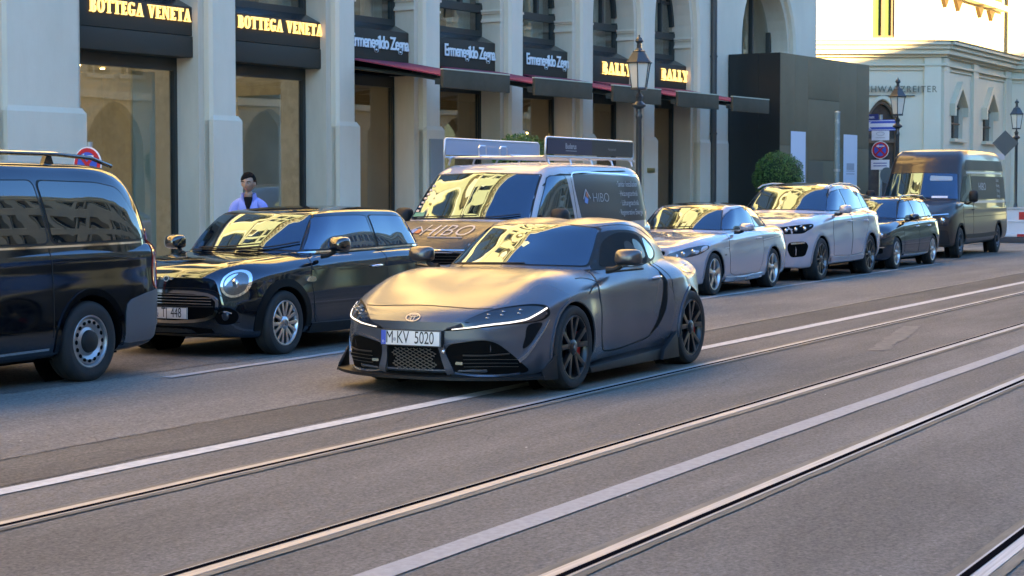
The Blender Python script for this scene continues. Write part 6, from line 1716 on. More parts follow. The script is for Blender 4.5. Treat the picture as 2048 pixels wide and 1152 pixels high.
    b = MB(); b.box(2.4, 2.72, -.7375, -.7355, 2.075, 2.082); b.build('underline', wl, n1)
    text_obj('lettering', 'Heiztechnik', mat('board_ink_dim', (.20, .20, .20), .5), n1, (3.85, -.7335, 2.12), (1, 0, 0), (0, 0, 1), .055)
    n2 = board(.72, 1.83, 4.58, mat('board_back_blue', (.30, .36, .46), .35), 'sign_board')
    q = MB()
    for x in (2.55, 3.15): q.tube([(x, .60, 2.0), (x, .60, 2.13), (x + .03, .60, 2.16), (x + .17, .60, 2.16), (x + .2, .60, 2.13), (x + .2, .60, 2.0)], .012, 6)
    q.build('rack_hoop', al, root)
    for x in (.92, 3.92):
        for sg in (-1, 1): wheel(root, x, sg * .945, .33, .21, sg, 'steel', mat('steel_rim_silver', (.42, .43, .44), .38, metal=.85), rim_r=.205)
    q = MB(); q.box(.5, 4.5, -.8, .8, .2, .26); q.build('underbody', M_well, root)
build_white_van()
def build_silver_coupe():
    M = paint('pale_silver_paint', (.40, .40, .46), .18, metal=.25)
    root = thing('coupe', 'pale silver two door coupe with dark roof, parked right behind the white works van', 'car', (25.52, 10.94, 0), 0, 'vehicles parked along the kerb')
    rows = [(0, .62, .20, .44, .58, .58, .50, .68, .695), (.05, .70, .18, .44, .66, .62, .55, .72, .735), (.2, .80, .17, .46, .765, .67, .62, .765, .785), (.5, .86, .17, .50, .82, .74, .66, .83, .85), (.85, .882, .17, .53, .84, .79, .68, .875, .895), (1.4, .885, .18, .54, .85, .83, .72, .915, .945),
            (2.2, .885, .18, .54, .85, .86, .75, .94, .95), (3.0, .887, .18, .56, .85, .89, .74, .96, .965), (3.55, .885, .18, .60, .84, .90, .72, .975, .98), (4.1, .865, .21, .62, .80, .90, .68, .98, .99), (4.45, .80, .28, .63, .74, .89, .62, .98, .99), (4.59, .74, .33, .63, .68, .87, .56, .95, .96)]
    body = station_body(rows, 4.59, bow_f=.30, fade_f=1.0, bow_r=.2, fade_r=.7, nose=[(.2, .04), (.5, 0), (.7, .03)], nx=70)
    lv = [(.88, 1.26, .30, 4.28, .25, .79, .93, .82), (.97, 1.42, .28, 4.16, .25, .775, .93, .82), (1.08, 1.60, .24, 3.96, .23, .74, .94, .82), (1.19, 1.78, .21, 3.74, .21, .70, .94, .83), (1.28, 1.95, .18, 3.50, .2, .66, .94, .84), (1.33, 2.07, .15, 3.34, .2, .615, .93, .85)]
    cab = cabin(lv, crown=.06, arch=.02)
    sf = Surf([body, cab])
    finish_body(body, M, root, [(.86, .32), (3.49, .32)], .355, .885)
    bm_obj(cab, 'cabin', M, root, smooth=50)
    patch(sf, rpoly([(1.95, -.50), (3.35, -.46), (3.35, .46), (1.95, .50)], .15), 'z-', paint('roof_black', (.01, .01, .012), .15), 'roof_panel', root, off=.004, th=.004, res=.08)
    ws = [(-.67, .955), (-.35, .97), (0, .975), (.35, .97), (.67, .955), (.60, 1.13), (.535, 1.265), (.3, 1.295), (0, 1.30), (-.3, 1.295), (-.535, 1.265), (-.60, 1.13)]
    M_sg = mat('car_glass_sky_blue', (.006, .022, .05), .015, spec=.5, ior=2.55, tint=(.42, .74, 1.0))
    sides = [rpoly([(1.64, .955), (1.80, 1.09), (1.98, 1.20), (2.18, 1.275), (2.55, 1.31), (2.78, 1.31), (2.86, .975)], .03), rpoly([(2.90, .98), (2.82, 1.31), (3.10, 1.295), (3.42, 1.22), (3.70, 1.08), (3.80, 1.0)], .03)]
    glazing(sf, root, ws, sides, rpoly([(-.56, 1.02), (.56, 1.02), (.48, 1.22), (-.48, 1.22)], .06), M_blackp, sm=M_sg)
    for ax in ('y+', 'y-'):
        door = rpoly([(1.52, .90), (1.46, .70), (1.48, .32), (1.7, .27), (2.8, .28), (2.92, .42), (3.02, .70), (3.0, .93), (2.2, .93)], .08)
        dr = patch(sf, door, ax, M, 'door', root, off=.002, th=.006); ribbon(sf, door, ax, .007, M_seam, 'door_gap', dr, off=.003, curve=False)
        door_handle(sf, dr, 2.75, .82, M, ax=ax)
        ribbon(sf, [(1.3, .70), (2.2, .745), (3.2, .80), (4.0, .84)], ax, .010, mat('crease_silver', (.40, .40, .46), .3, metal=.3), 'crease', root, off=.002)  # raised crease strip in the body's own silver
        ribbon(sf, [(1.3, .23), (2.1, .215), (2.95, .24)], ax, .08, M, 'side_sill', root, off=.02)
        for cx in (.86, 3.49): arch_trim(sf, root, cx, .32, .355, .028, M, name='arch_lip', off=.010)
        patch(sf, smooth_poly([(4.30, .70), (4.28, .86), (4.42, .90), (4.47, .80)], 3), ax, M_red_l, 'tail_light', root, off=.004)
        ribbon(sf, [(1.25, .595), (1.33, .60)], ax, .02, M_blackp, 'side_marker', root, off=.003)
    for sg in (-1, 1):
        f = lambda P: [(sg * a, b) for a, b in P]
        h = patch(sf, smooth_poly(f([(.42, .60), (.60, .58), (.78, .62), (.84, .70), (.83, .755), (.70, .735), (.54, .675), (.44, .64)]), 3), 'x+', M_lens, 'headlight', root, off=.004); light_bits(sf, h, f([(.62, .635), (.73, .665)]), .04)
        patch(sf, rpoly(f([(.42, .32), (.74, .34), (.76, .42), (.5, .43)]), .04), 'x+', M_well, 'side_intake', root, off=.004); ribbon(sf, f([(.5, .40), (.72, .395)]), 'x+', .014, M_drl if False else M_lamp_in, 'day_light', root, off=.012)
        mirror(root, (1.86, sg * 1.0, 1.0), M, size=(.10, .11, .07), side=sg, foot=(1.80, sg * .82, .93))
    g = patch(sf, rpoly([(-.40, .68), (.40, .68), (.34, .53), (-.34, .53)], .05), 'x+', M_well, 'grille', root, off=.004)
    ribbon(sf, [(-.38, .605), (.38, .605)], 'x+', .025, M_chrome, 'grille_bar', g, off=.012, curve=False)
    loc, n = sf.cast('x+', 0, .605); q = MB(); q.lathe([(.055, -.008), (.066, -.008), (.066, .01), (.055, .01)], 28, 'x', (loc.x - .025, 0, .605), closed=True)
    for a in (90, 210, 330): q.tube([(loc.x - .025, 0, .605), (loc.x - .025, .058 * math.cos(R(a)), .605 + .058 * math.sin(R(a)))], .006, 5)
    q.build('emblem', M_chrome, g)
    loc, n = sf.cast('x+', 0, .40); number_plate(root, loc.x - .02, 0, .41, 't:M:.15|s:x:.24|t:SL:.36|t:271:.7')
    wiper(sf, root, [(.55, .965), (.1, .985), (-.25, 1.0)])
    for x in (.86, 3.49):
        for sg in (-1, 1): wheel(root, x, sg * .875, .32, .23, sg, 'v5', M_alloy, rim_r=.235)
    q = MB(); q.box(.5, 4.1, -.7, .7, .15, .18); q.build('underbody', M_well, root)
build_silver_coupe()

def build_suv():
    M = paint('white_suv_paint', (.40, .39, .45), .18, metal=.1)
    root = thing('suv', 'white four door off-road car with dark wheels, parked behind the pale silver coupe', 'car', (30.74, 11.06, 0), 0, 'vehicles parked along the kerb')
    rows = [(0, .74, .26, .55, .70, .78, .62, .94, .955), (.05, .82, .24, .55, .78, .82, .66, .98, 1.0), (.2, .91, .23, .58, .87, .88, .72, 1.03, 1.06), (.5, .965, .23, .62, .92, .96, .76, 1.08, 1.11), (.9, .985, .24, .66, .94, 1.01, .78, 1.11, 1.145), (1.45, .985, .25, .66, .945, 1.05, .84, 1.15, 1.19),
            (2.3, .985, .26, .66, .95, 1.08, .86, 1.17, 1.19), (3.2, .99, .26, .68, .955, 1.11, .86, 1.19, 1.21), (3.85, 1.0, .26, .72, .96, 1.13, .84, 1.21, 1.22), (4.4, .985, .30, .74, .93, 1.13, .80, 1.21, 1.22), (4.75, .93, .36, .75, .87, 1.11, .74, 1.19, 1.2), (4.92, .86, .42, .76, .80, 1.08, .68, 1.14, 1.16)]
    body = station_body(rows, 4.92, bow_f=.32, fade_f=1.0, bow_r=.2, fade_r=.7, nx=70)
    lv = [(1.10, 1.36, .30, 4.80, .2, .90, .94, .88), (1.20, 1.50, .28, 4.76, .2, .88, .94, .88), (1.36, 1.74, .23, 4.62, .19, .83, .94, .88), (1.52, 1.98, .20, 4.45, .18, .77, .94, .88), (1.62, 2.16, .17, 4.30, .18, .72, .94, .88), (1.67, 2.28, .15, 4.18, .18, .67, .93, .88)]
    cab = cabin(lv, crown=.055, arch=.03)
    sf = Surf([body, cab])
    finish_body(body, M, root, [(.885, .375), (3.83, .375)], .41, .985)
    bm_obj(cab, 'cabin', M, root, smooth=50)
    ws = [(-.775, 1.20), (-.4, 1.22), (0, 1.225), (.4, 1.22), (.775, 1.20), (.71, 1.40), (.64, 1.60), (.3, 1.635), (0, 1.64), (-.3, 1.635), (-.64, 1.60), (-.71, 1.40)]
    M_sg = mat('car_glass_sky_blue', (.006, .022, .05), .015, spec=.5, ior=2.55, tint=(.42, .74, 1.0))
    sides = [rpoly([(1.74, 1.20), (2.02, 1.42), (2.26, 1.555), (2.58, 1.60), (2.66, 1.21)], .03), rpoly([(2.70, 1.21), (2.63, 1.60), (3.3, 1.61), (3.62, 1.575), (3.72, 1.24)], .03), rpoly([(3.76, 1.24), (3.66, 1.57), (4.0, 1.51), (4.32, 1.34), (4.38, 1.27)], .03)]
    glazing(sf, root, ws, sides, rpoly([(-.62, 1.26), (.62, 1.26), (.54, 1.52), (-.54, 1.52)], .06), M_blackp, sm=M_sg)
    for ax in ('y+', 'y-'):
        for door, hx in ((rpoly([(1.62, 1.12), (1.54, .8), (1.56, .42), (2.60, .40), (2.68, .8), (2.68, 1.17)], .06), 2.50), (rpoly([(2.70, 1.17), (2.70, .8), (2.62, .40), (3.25, .42), (3.48, .72), (3.70, .95), (3.72, 1.19)], .06), 3.50)):
            dr = patch(sf, door, ax, M, 'door', root, off=.002, th=.006); ribbon(sf, door, ax, .007, M_seam, 'door_gap', dr, off=.003, curve=False); door_handle(sf, dr, hx, 1.02, M, ax=ax)
        ribbon(sf, [(1.38, .36), (2.3, .345), (3.35, .36)], ax, .10, M, 'side_sill', root, off=.022)
        for cx in (.885, 3.83): arch_trim(sf, root, cx, .375, .41, .035, M, name='arch_lip', off=.012)
        patch(sf, smooth_poly([(4.55, .98), (4.56, 1.08), (4.76, 1.10), (4.80, 1.0)], 3), ax, M_red_l, 'tail_light', root, off=.004)
    for sg in (-1, 1):
        f = lambda P: [(sg * a, b) for a, b in P]
        h = patch(sf, rpoly(f([(.42, .93), (.90, 1.0), (.925, .93), (.83, .83), (.55, .82), (.44, .87)]), .04), 'x+', mat('lamp_bezel', (.006, .006, .007), .3), 'headlight', root, off=.004)
        for a in (.58, .72, .83):
            light_bits(sf, h, f([(a, .885 + (a - .58) * .12)]), .038)
        i = patch(sf, rpoly(f([(.62, .68), (.86, .70), (.90, .62), (.86, .44), (.66, .42), (.60, .56)]), .05), 'x+', M_well, 'side_intake', root, off=.004); ribbon(sf, f([(.66, .66), (.85, .675)]), 'x+', .03, M_lamp_in, 'fog_lamp', i, off=.012)
        q = MB(); q.tube([(2.15, sg * .66, 1.61), (2.35, sg * .65, 1.665), (2.9, sg * .64, 1.705), (3.6, sg * .64, 1.695), (4.0, sg * .645, 1.645), (4.2, sg * .65, 1.59)], .015, 8); q.build('roof_rail', mat('rail_alu', (.35, .36, .38), .3, metal=.9), root, smooth=50)
        mirror(root, (1.85, sg * 1.09, 1.23), M, size=(.11, .11, .085), side=sg, foot=(1.82, sg * .90, 1.15))
        g = patch(sf, rpoly(f([(.03, .98), (.36, .97), (.38, .84), (.30, .70), (.05, .69)]), .06), 'x+', M_well, 'grille', root, off=.006)
        for a in (.09, .15, .21, .27, .33): ribbon(sf, f([(a, .95), (a, .73)]), 'x+', .012, M_chrome, 'grille_bar', g, off=.014, curve=False)
    patch(sf, rpoly([(-.5, .52), (.5, .52), (.45, .38), (-.45, .38)], .05), 'x+', M_well, 'lower_intake', root, off=.004)
    loc, n = sf.cast('x+', 0, .60); number_plate(root, loc.x - .02, 0, .60, 't:M:.15|s:x:.24|t:AX:.36|t:5160:.72')
    patch(sf, rpoly([(2.2, -.56), (4.0, -.5), (4.0, .5), (2.2, .56)], .15), 'z-', paint('roof_black', (.01, .01, .012), .15), 'roof_glass', root, off=.004, th=.004, res=.08)
    for x in (.885, 3.83):
        for sg in (-1, 1): wheel(root, x, sg * .98, .375, .28, sg, 'm10', mat('alloy_grey_dark', (.16, .16, .17), .3, metal=1), rim_r=.275)
    q = MB(); q.box(.5, 4.4, -.8, .8, .24, .28); q.build('underbody', M_well, root)
build_suv()

def build_estate():
    M = mat('dark_blue_black_paint', (.005, .007, .014), .06, ior=1.95, tint=(.48, .74, 1.0))  # blue tint put into the reflections to stand for sky
    root = thing('estate_car', 'dark estate car with roof rails between the white off-road car and tall van', 'car', (36.05, 11.10, 0), 0, 'vehicles parked along the kerb')
    rows = [(0, .64, .22, .46, .60, .60, .52, .74, .755), (.05, .72, .20, .46, .68, .64, .56, .785, .80), (.2, .82, .19, .48, .78, .70, .62, .84, .86), (.5, .88, .19, .52, .84, .78, .66, .89, .915), (.87, .895, .19, .55, .85, .83, .68, .93, .95), (1.35, .895, .20, .56, .855, .87, .74, .965, .99),
            (2.3, .895, .2, .56, .86, .90, .77, .98, .99), (3.5, .897, .2, .60, .86, .93, .76, 1.0, 1.0), (4.2, .88, .24, .62, .83, .94, .72, 1.0, 1.01), (4.45, .83, .3, .64, .78, .93, .68, .98, .99), (4.56, .78, .35, .64, .73, .9, .62, .95, .96)]
    body = station_body(rows, 4.56, bow_f=.28, fade_f=.95, bow_r=.14, fade_r=.5, nx=64)
    lv = [(.92, 1.18, .26, 4.50, .12, .80, .94, .92), (1.0, 1.30, .25, 4.46, .12, .785, .94, .92), (1.14, 1.52, .20, 4.34, .12, .745, .94, .92), (1.28, 1.74, .17, 4.20, .12, .695, .94, .92), (1.37, 1.90, .15, 4.08, .12, .65, .94, .92), (1.41, 2.0, .13, 4.0, .12, .61, .93, .92)]
    cab = cabin(lv, crown=.05, arch=.02)
    sf = Surf([body, cab])
    finish_body(body, M, root, [(.87, .32), (3.68, .32)], .35, .895)
    bm_obj(cab, 'cabin', M, root, smooth=50)
    ws = [(-.69, 1.0), (-.35, 1.015), (0, 1.02), (.35, 1.015), (.69, 1.0), (.63, 1.18), (.57, 1.355), (.3, 1.38), (0, 1.385), (-.3, 1.38), (-.57, 1.355), (-.63, 1.18)]
    sides = [rpoly([(1.52, 1.0), (1.80, 1.21), (2.0, 1.335), (2.45, 1.365), (2.52, 1.01)], .03), rpoly([(2.56, 1.01), (2.50, 1.365), (3.2, 1.37), (3.4, 1.35), (3.44, 1.02)], .03), rpoly([(3.48, 1.02), (3.44, 1.35), (3.85, 1.31), (4.12, 1.10), (4.12, 1.03)], .03)]
    M_sg = mat('car_glass_sky_blue', (.006, .022, .05), .015, spec=.5, ior=2.55, tint=(.42, .74, 1.0))
    glazing(sf, root, ws, sides, rpoly([(-.58, 1.06), (.58, 1.06), (.52, 1.30), (-.52, 1.30)], .06), M_blackp, sm=M_sg)
    for ax in ('y+', 'y-'):
        for door, hx in ((rpoly([(1.46, .93), (1.40, .7), (1.42, .33), (2.46, .31), (2.54, .7), (2.54, .97)], .06), 2.36), (rpoly([(2.56, .97), (2.56, .7), (2.48, .31), (3.1, .33), (3.3, .6), (3.46, .78), (3.46, .98)], .06), 3.30)):
            dr = patch(sf, door, ax, M, 'door', root, off=.002, th=.006); ribbon(sf, door, ax, .007, M_seam, 'door_gap', dr, off=.003, curve=False); door_handle(sf, dr, hx, .84, M_chrome, ax=ax)
        ribbon(sf, [(1.4, .975), (2.4, .985), (3.4, .995), (4.1, 1.005)], ax, .016, M_chrome, 'window_trim', root, off=.004)
        ribbon(sf, [(1.35, .28), (2.3, .27), (3.25, .28)], ax, .03, M_chrome, 'sill_trim', root, off=.012)
    for sg in (-1, 1):
        f = lambda P: [(sg * a, b) for a, b in P]
        h = patch(sf, rpoly(f([(.46, .72), (.82, .77), (.84, .66), (.72, .60), (.48, .61)]), .04), 'x+', M_lens, 'headlight', root, off=.004); light_bits(sf, h, f([(.58, .665), (.72, .685)]), .05)
        q = MB(); q.tube([(1.95, sg * .62, 1.38), (2.1, sg * .60, 1.455), (3.0, sg * .595, 1.485), (3.8, sg * .60, 1.455), (4.05, sg * .61, 1.38)], .016, 8); q.build('roof_rail', mat('rail_black', (.02, .02, .022), .25, coat=1), root, smooth=50)
        mirror(root, (1.68, sg * 1.0, 1.03), M, size=(.10, .10, .07), side=sg, foot=(1.64, sg * .83, .97))
        patch(sf, rpoly(f([(.46, .42), (.76, .44), (.76, .33), (.5, .31)]), .03), 'x+', M_well, 'side_intake', root, off=.004)
    ribbon(sf, [(-.78, .45), (-.4, .42), (0, .415), (.4, .42), (.78, .45)], 'x+', .018, M_chrome, 'front_trim', root, off=.010)
    g = patch(sf, rpoly([(-.44, .70), (.44, .70), (.42, .61), (-.42, .61)], .03), 'x+', M_well, 'grille', root, off=.004); ribbon(sf, [(-.44, .64), (.44, .64)], 'x+', .014, M_chrome, 'grille_bar', g, off=.012, curve=False)
    patch(sf, rpoly([(-.5, .36), (.5, .36), (.45, .26), (-.45, .26)], .03), 'x+', M_well, 'lower_intake', root, off=.004)
    loc, n = sf.cast('x+', 0, .50); number_plate(root, loc.x - .02, 0, .50, 't:M:.15|s:x:.24|t:GR:.36|t:822:.7')
    for x in (.87, 3.68):
        for sg in (-1, 1): wheel(root, x, sg * .885, .32, .21, sg, 'm10', M_alloy, rim_r=.23)
    q = MB(); q.box(.5, 4.1, -.7, .7, .16, .2); q.build('underbody', M_well, root)
build_estate()

def build_tall_van():
    M = paint('dark_brown_van', (.018, .015, .017), .3, coat=.25)
    Mw = mat('wrap_brown', (.040, .033, .028), .5, spec=.3)
    root = thing('tall_van', 'tall dark van with lettered side, last vehicle of the parked row', 'van', (42.62, 11.55, 0), R(1.6), 'vehicles parked along the kerb')
    rows = [(0, .80, .30, .6, .76, .82, .68, .98, 1.0), (.06, .88, .28, .6, .84, .88, .72, 1.02, 1.05), (.25, .96, .27, .64, .92, .96, .78, 1.10, 1.14), (.6, 1.0, .27, .68, .97, 1.06, .86, 1.22, 1.27), (.95, 1.01, .28, .7, .985, 1.14, .90, 1.30, 1.34), (1.4, 1.015, .29, .7, .995, 1.2, .92, 1.32, 1.36),
            (4.0, 1.02, .3, .72, 1.0, 1.2, .92, 1.32, 1.36), (6.4, 1.02, .34, .74, 1.0, 1.2, .92, 1.32, 1.36), (6.68, .99, .38, .76, .96, 1.2, .9, 1.3, 1.34), (6.75, .96, .42, .76, .93, 1.18, .88, 1.28, 1.32)]
    body = station_body(rows, 6.75, bow_f=.30, fade_f=.9, bow_r=.06, fade_r=.3, nx=64)
    lv = [(1.15, .72, .24, 6.74, .05, 1.01, .95, .98), (1.35, .95, .23, 6.735, .05, 1.0, .95, .98), (1.7, 1.26, .20, 6.72, .05, .965, .95, .98), (2.05, 1.52, .18, 6.69, .06, .93, .95, .98), (2.30, 1.70, .17, 6.64, .07, .90, .95, .975), (2.46, 1.90, .16, 6.55, .09, .85, .94, .97), (2.54, 2.08, .14, 6.46, .10, .79, .93, .96)]
    cab = cabin(lv, crown=.05, arch=.03)
    sf = Surf([body, cab])
    finish_body(body, M, root, [(1.0, .36), (5.40, .36)], .41, 1.02)
    bm_obj(cab, 'cabin', M, root, smooth=50)
    ws = [(-.90, 1.36), (-.4, 1.375), (0, 1.38), (.4, 1.375), (.90, 1.36), (.85, 1.65), (.80, 1.96), (.77, 1.985), (0, 2.0), (-.77, 1.985), (-.80, 1.96), (-.85, 1.65)]
    sides = [rpoly([(1.22, 1.30), (1.40, 1.55), (1.72, 1.90), (2.22, 1.95), (2.30, 1.32)], .04)]
    glazing(sf, root, ws, sides, None, M_blackp)
    wl = mat('wrap_print', (.38, .40, .44), .45)
    for ax in ('y+', 'y-'):
        wr = patch(sf, rpoly([(2.42, 1.92), (6.45, 1.92), (6.50, 1.36), (2.42, 1.36)], .05), ax, Mw, 'side_wrap', root, off=.004, th=.006, res=.1)
        w2 = patch(sf, rpoly([(1.9, 2.06), (2.1, 2.30), (6.38, 2.32), (6.46, 2.06)], .05), ax, Mw, 'upper_side_wrap', root, off=.004, th=.006, res=.1)
        ribbon(sf, [(1.95, 2.0), (3.5, 2.005), (6.5, 2.0)], ax, .045, mat('van_strip_pale', (.45, .46, .52), .3, metal=.3), 'side_strip', root, off=.012)
        ribbon(sf, [(2.5, 1.30), (4, 1.30), (6.6, 1.30)], ax, .06, mat('van_strip_pale', (.45, .46, .52), .3, metal=.3), 'side_strip', root, off=.012)
        if ax == 'y+':
            text_on(sf, 'HIBO', ax, (3.5, 1.66), .26, wl, 'lettering', wr, sx=1.4, off=.010)
            for i, tx in enumerate(('\u00b7 Sanit\u00e4r', '\u00b7 Heizung', '\u00b7 L\u00fcftung', '\u00b7 Energie')): text_on(sf, tx, ax, (5.4, 1.83 - .13 * i), .13, wl, 'lettering', wr, off=.010, sx=.9)
        ribbon(sf, [(2.36, 2.0), (2.38, 1.3), (2.34, .5)], ax, .010, M_seam, 'door_gap', root, off=.003)
        ribbon(sf, [(1.30, 1.25), (1.28, .9), (1.44, .5)], ax, .010, M_seam, 'door_gap', root, off=.003)
        ribbon(sf, [(1.5, .50), (3, .49), (4.95, .50)], ax, .10, M_blackp, 'side_rub_strip', root, off=.016)
        ribbon(sf, [(1.4, .95), (3, .95), (6.4, .97)], ax, .012, M_seam, 'body_crease', root, off=.002)
        door_handle(sf, root, 2.2, 1.12, M_blackp, ax=ax)
        for cx in (1.0, 5.40): arch_trim(sf, root, cx, .36, .41, .05, M_blackp, name='arch_trim', off=.012)
    for sg in (-1, 1):
        f = lambda P: [(sg * a, b) for a, b in P]
        h = patch(sf, rpoly(f([(.46, .96), (.86, 1.0), (.90, .88), (.84, .76), (.48, .78)]), .04), 'x+', M_lens, 'headlight', root, off=.004); light_bits(sf, h, f([(.58, .87), (.75, .88)]), .07)
        mirror(root, (1.30, sg * 1.22, 1.42), M_blackp, size=(.10, .11, .16), side=sg, foot=(1.42, sg * 1.0, 1.28))
        patch(sf, rpoly([(sg * .86, .9), (sg * .95, .9), (sg * .94, 1.5), (sg * .86, 1.5)], .02), 'x-', M_red_l, 'tail_light', root, off=.008)
    g = patch(sf, rpoly([(-.44, .94), (.44, .94), (.42, .78), (-.42, .78)], .03), 'x+', M_well, 'grille', root, off=.004)
    ribbon(sf, [(-.85, 1.03), (-.4, .99), (0, .985), (.4, .99), (.85, 1.03)], 'x+', .022, M_chrome, 'front_trim', root, off=.010)
    for z in (.90, .84): ribbon(sf, [(-.42, z), (.42, z)], 'x+', .012, M_chrome, 'grille_bar', g, off=.012, curve=False)
    lb = patch(sf, rpoly([(-.86, .66), (.86, .66), (.90, .34), (-.90, .34)], .06), 'x+', M_blackp, 'front_bumper', root, off=.012, th=.016)
    patch(sf, rpoly([(-.6, .58), (.6, .58), (.55, .42), (-.55, .42)], .03), 'x+', M_well, 'lower_intake', lb, off=.016)
    loc, n = sf.cast('x+', 0, .60); number_plate(root, loc.x - .05, 0, .62, 't:M:.15|s:x:.24|t:HB:.36|t:410:.7')
    text_on(sf, 'HIBO', 'x+', (-.05, 1.18), .18, wl, 'lettering', root, sx=1.6, flip=True, off=.006)
    st = mat('sticker_white', (.6, .62, .68), .5)
    patch(sf, rpoly([(-.18, 1.80), (-.70, 1.80), (-.68, 1.90), (-.18, 1.92)], .03), 'x+', mat('visor_blue_grey', (.22, .33, .42), .5), 'sun_visor', root, off=.011, th=.001)
    patch(sf, rpoly([(-.30, 1.39), (-.66, 1.39), (-.66, 1.44), (-.30, 1.44)], .01), 'x+', st, 'dashboard_paper', root, off=.011, th=.001)
    wiper(sf, root, [(.55, 1.37), (.1, 1.385), (-.3, 1.40)])
    for x in (1.0, 5.40):
        for sg in (-1, 1): wheel(root, x, sg * 1.005, .36, .23, sg, 'steel', mat('steel_rim_dark', (.14, .14, .15), .4, metal=.8), rim_r=.215)
    q = MB(); q.box(.6, 6.2, -.8, .8, .28, .36); q.build('underbody', M_well, root)
build_tall_van()
# ------------------------------------------------------------------ the pedestrian
def skin_mesh(name, nodes, edges, m, parent, sub=2, root=0):
    """nodes: (x, y, z, r) or (x, y, z, (rx, ry))"""
    me = bpy.data.meshes.new(name); me.from_pydata([n[:3] for n in nodes], edges, [])
    o = bpy.data.objects.new(name, me); S.collection.objects.link(o)
    md = o.modifiers.new('s', 'SKIN'); md.use_smooth_shade = True
    for i, n in enumerate(nodes):
        r = n[3]; r = (r, r) if not isinstance(r, tuple) else r
        me.skin_vertices[0].data[i].radius = r
        me.skin_vertices[0].data[i].use_root = (i == root)
    sb = o.modifiers.new('u', 'SUBSURF'); sb.levels = sub; sb.render_levels = sub
    bpy.context.view_layer.update()
    nm = bpy.data.meshes.new_from_object(o.evaluated_get(bpy.context.evaluated_depsgraph_get()))
    o.modifiers.clear(); o.data = nm; bpy.data.meshes.remove(me); nm.materials.clear(); nm.materials.append(m)
    for p in nm.polygons: p.use_smooth = True
    o.parent = parent
    return o
def build_person():
    # local frame: faces -y, x to his left hand side
    H = 1.68
    t = thing('person', 'person in light blue zipped jacket and dark shirt walking past the second shop window', 'person', (18.45, 12.95, .124), R(-60))
    t.scale = (.97, .97, .965)
    Ms = mat('skin_tone', (.42, .24, .165), .5, col2=(.38, .20, .14), nscale=12)
    Mj = mat('jacket_light_blue', (.24, .32, .72), .85, spec=.2, bump=.25, bscale=14, bdist=.02)
    Mp = mat('trousers_dark', (.03, .032, .04), .8); Mh = mat('hair_black', (.006, .005, .005), .8, spec=.15, bump=.5, bscale=60); Msh = mat('shirt_black', (.010, .010, .012), .9, spec=.1)
    hp, sh = .90, 1.385
    nodes = [(0, 0, hp, .13), (0, 0, 1.08, (.135, .10)), (0, .0, 1.24, (.13, .09)), (0, .01, sh - .05, (.06, .06)), (0, -.005, 1.455, .055), (0, -.015, 1.50, .052)]
    edges = [(0, 1), (1, 2), (2, 3), (3, 4), (4, 5)]
    def limb(pts, att):
        k = len(nodes); nodes.extend(pts); e = [(att, k)] + [(k + i, k + i + 1) for i in range(len(pts) - 1)]; edges.extend(e); return k + len(pts) - 1
    for s in (-1, 1):
        limb([(s * .15, .01, sh - .06, .052), (s * .205, .02 * s, 1.12, .045), (s * .215, -.06 - .05 * s, .90, .034), (s * .21, -.09 - .06 * s, .82, (.02, .032)), (s * .205, -.10 - .07 * s, .76, (.014, .036))], 3)
        limb([(s * .09, -.02 * s, hp - .08, .095), (s * .095, -.10 * s, .50, .062), (s * .10, .0 - .02 * s + (.12 if s > 0 else -.04), .09, .040), (s * .10, (.12 if s > 0 else -.04) - .12, .035, (.036, .030))], 0)
    body = skin_mesh('body', nodes, edges, Ms, t)
    # hands: five fingers each
    for s in (-1, 1):
        hx, hy, hz = s * .205, -.10 - .07 * s, .755
        for k in range(4):
            L = (.062, .074, .078, .066)[k]; y = hy - .028 + .019 * k
            nd = [(hx, y, hz + .01, .009), (hx - s * .004, y, hz - L * .5, .0085), (hx - s * .016, y, hz - L, .0075)]
            skin_mesh('finger', nd, [(0, 1), (1, 2)], Ms, body, sub=1)
        skin_mesh('thumb', [(hx - s * .008, hy - .02, hz + .03, .011), (hx - s * .016, hy - .045, hz, .0095), (hx - s * .018, hy - .052, hz - .022, .008)], [(0, 1), (1, 2)], Ms, body, sub=1)
    # head: turned towards his right
    hd = bpy.data.objects.new('head', None); link(hd, t); hd.location = (0, -.012, 1.515); hd.rotation_euler = (R(4), 0, R(-16)); hd.scale = (1.12, 1.08, 1.06)
    bm = bmesh.new(); bmesh.ops.create_icosphere(bm, subdivisions=5, radius=1)
    for v in bm.verts:
        x, y, z = v.co
        X = x * .072; Y = y * .092; Z = z * .112 + .075
        if z < 0: X *= 1 - .34 * (-z) ** 1.4; Y *= 1 - .10 * (-z)
        if y > 0 and z < 0: Y *= 1 - .35 * (-z)
        f = max(0, -y)
        g = lambda a, b, c, w, h: math.exp(-((x * .072 - a) / w) ** 2 - ((Z - b) / h) ** 2) * c * (f > .2)
        Y -= g(0, .058, .021, .012, .022) + g(0, .043, .012, .017, .010)          # nose
        Y -= g(0, .013, .007, .022, .010) + g(0, -.022, .010, .020, .014)          # lips and chin
        Y += g(.03, .078, .009, .016, .011) + g(-.03, .078, .009, .016, .011)      # eye sockets
        Y -= g(.03, .098, .005, .022, .008) + g(-.03, .098, .005, .022, .008)      # brows
        Y -= g(.040, .045, .004, .016, .016) + g(-.040, .045, .004, .016, .016)    # cheeks
        v.co = (X, Y, Z)
    bm_obj(bm, 'face', Ms, hd, smooth=180)
    q = MB()
    for s in (-1, 1):
        q.ell((s * .073, .008, .062), (.010, .022, .032), 12, 8)
    q.build('ear', Ms, hd, smooth=180)
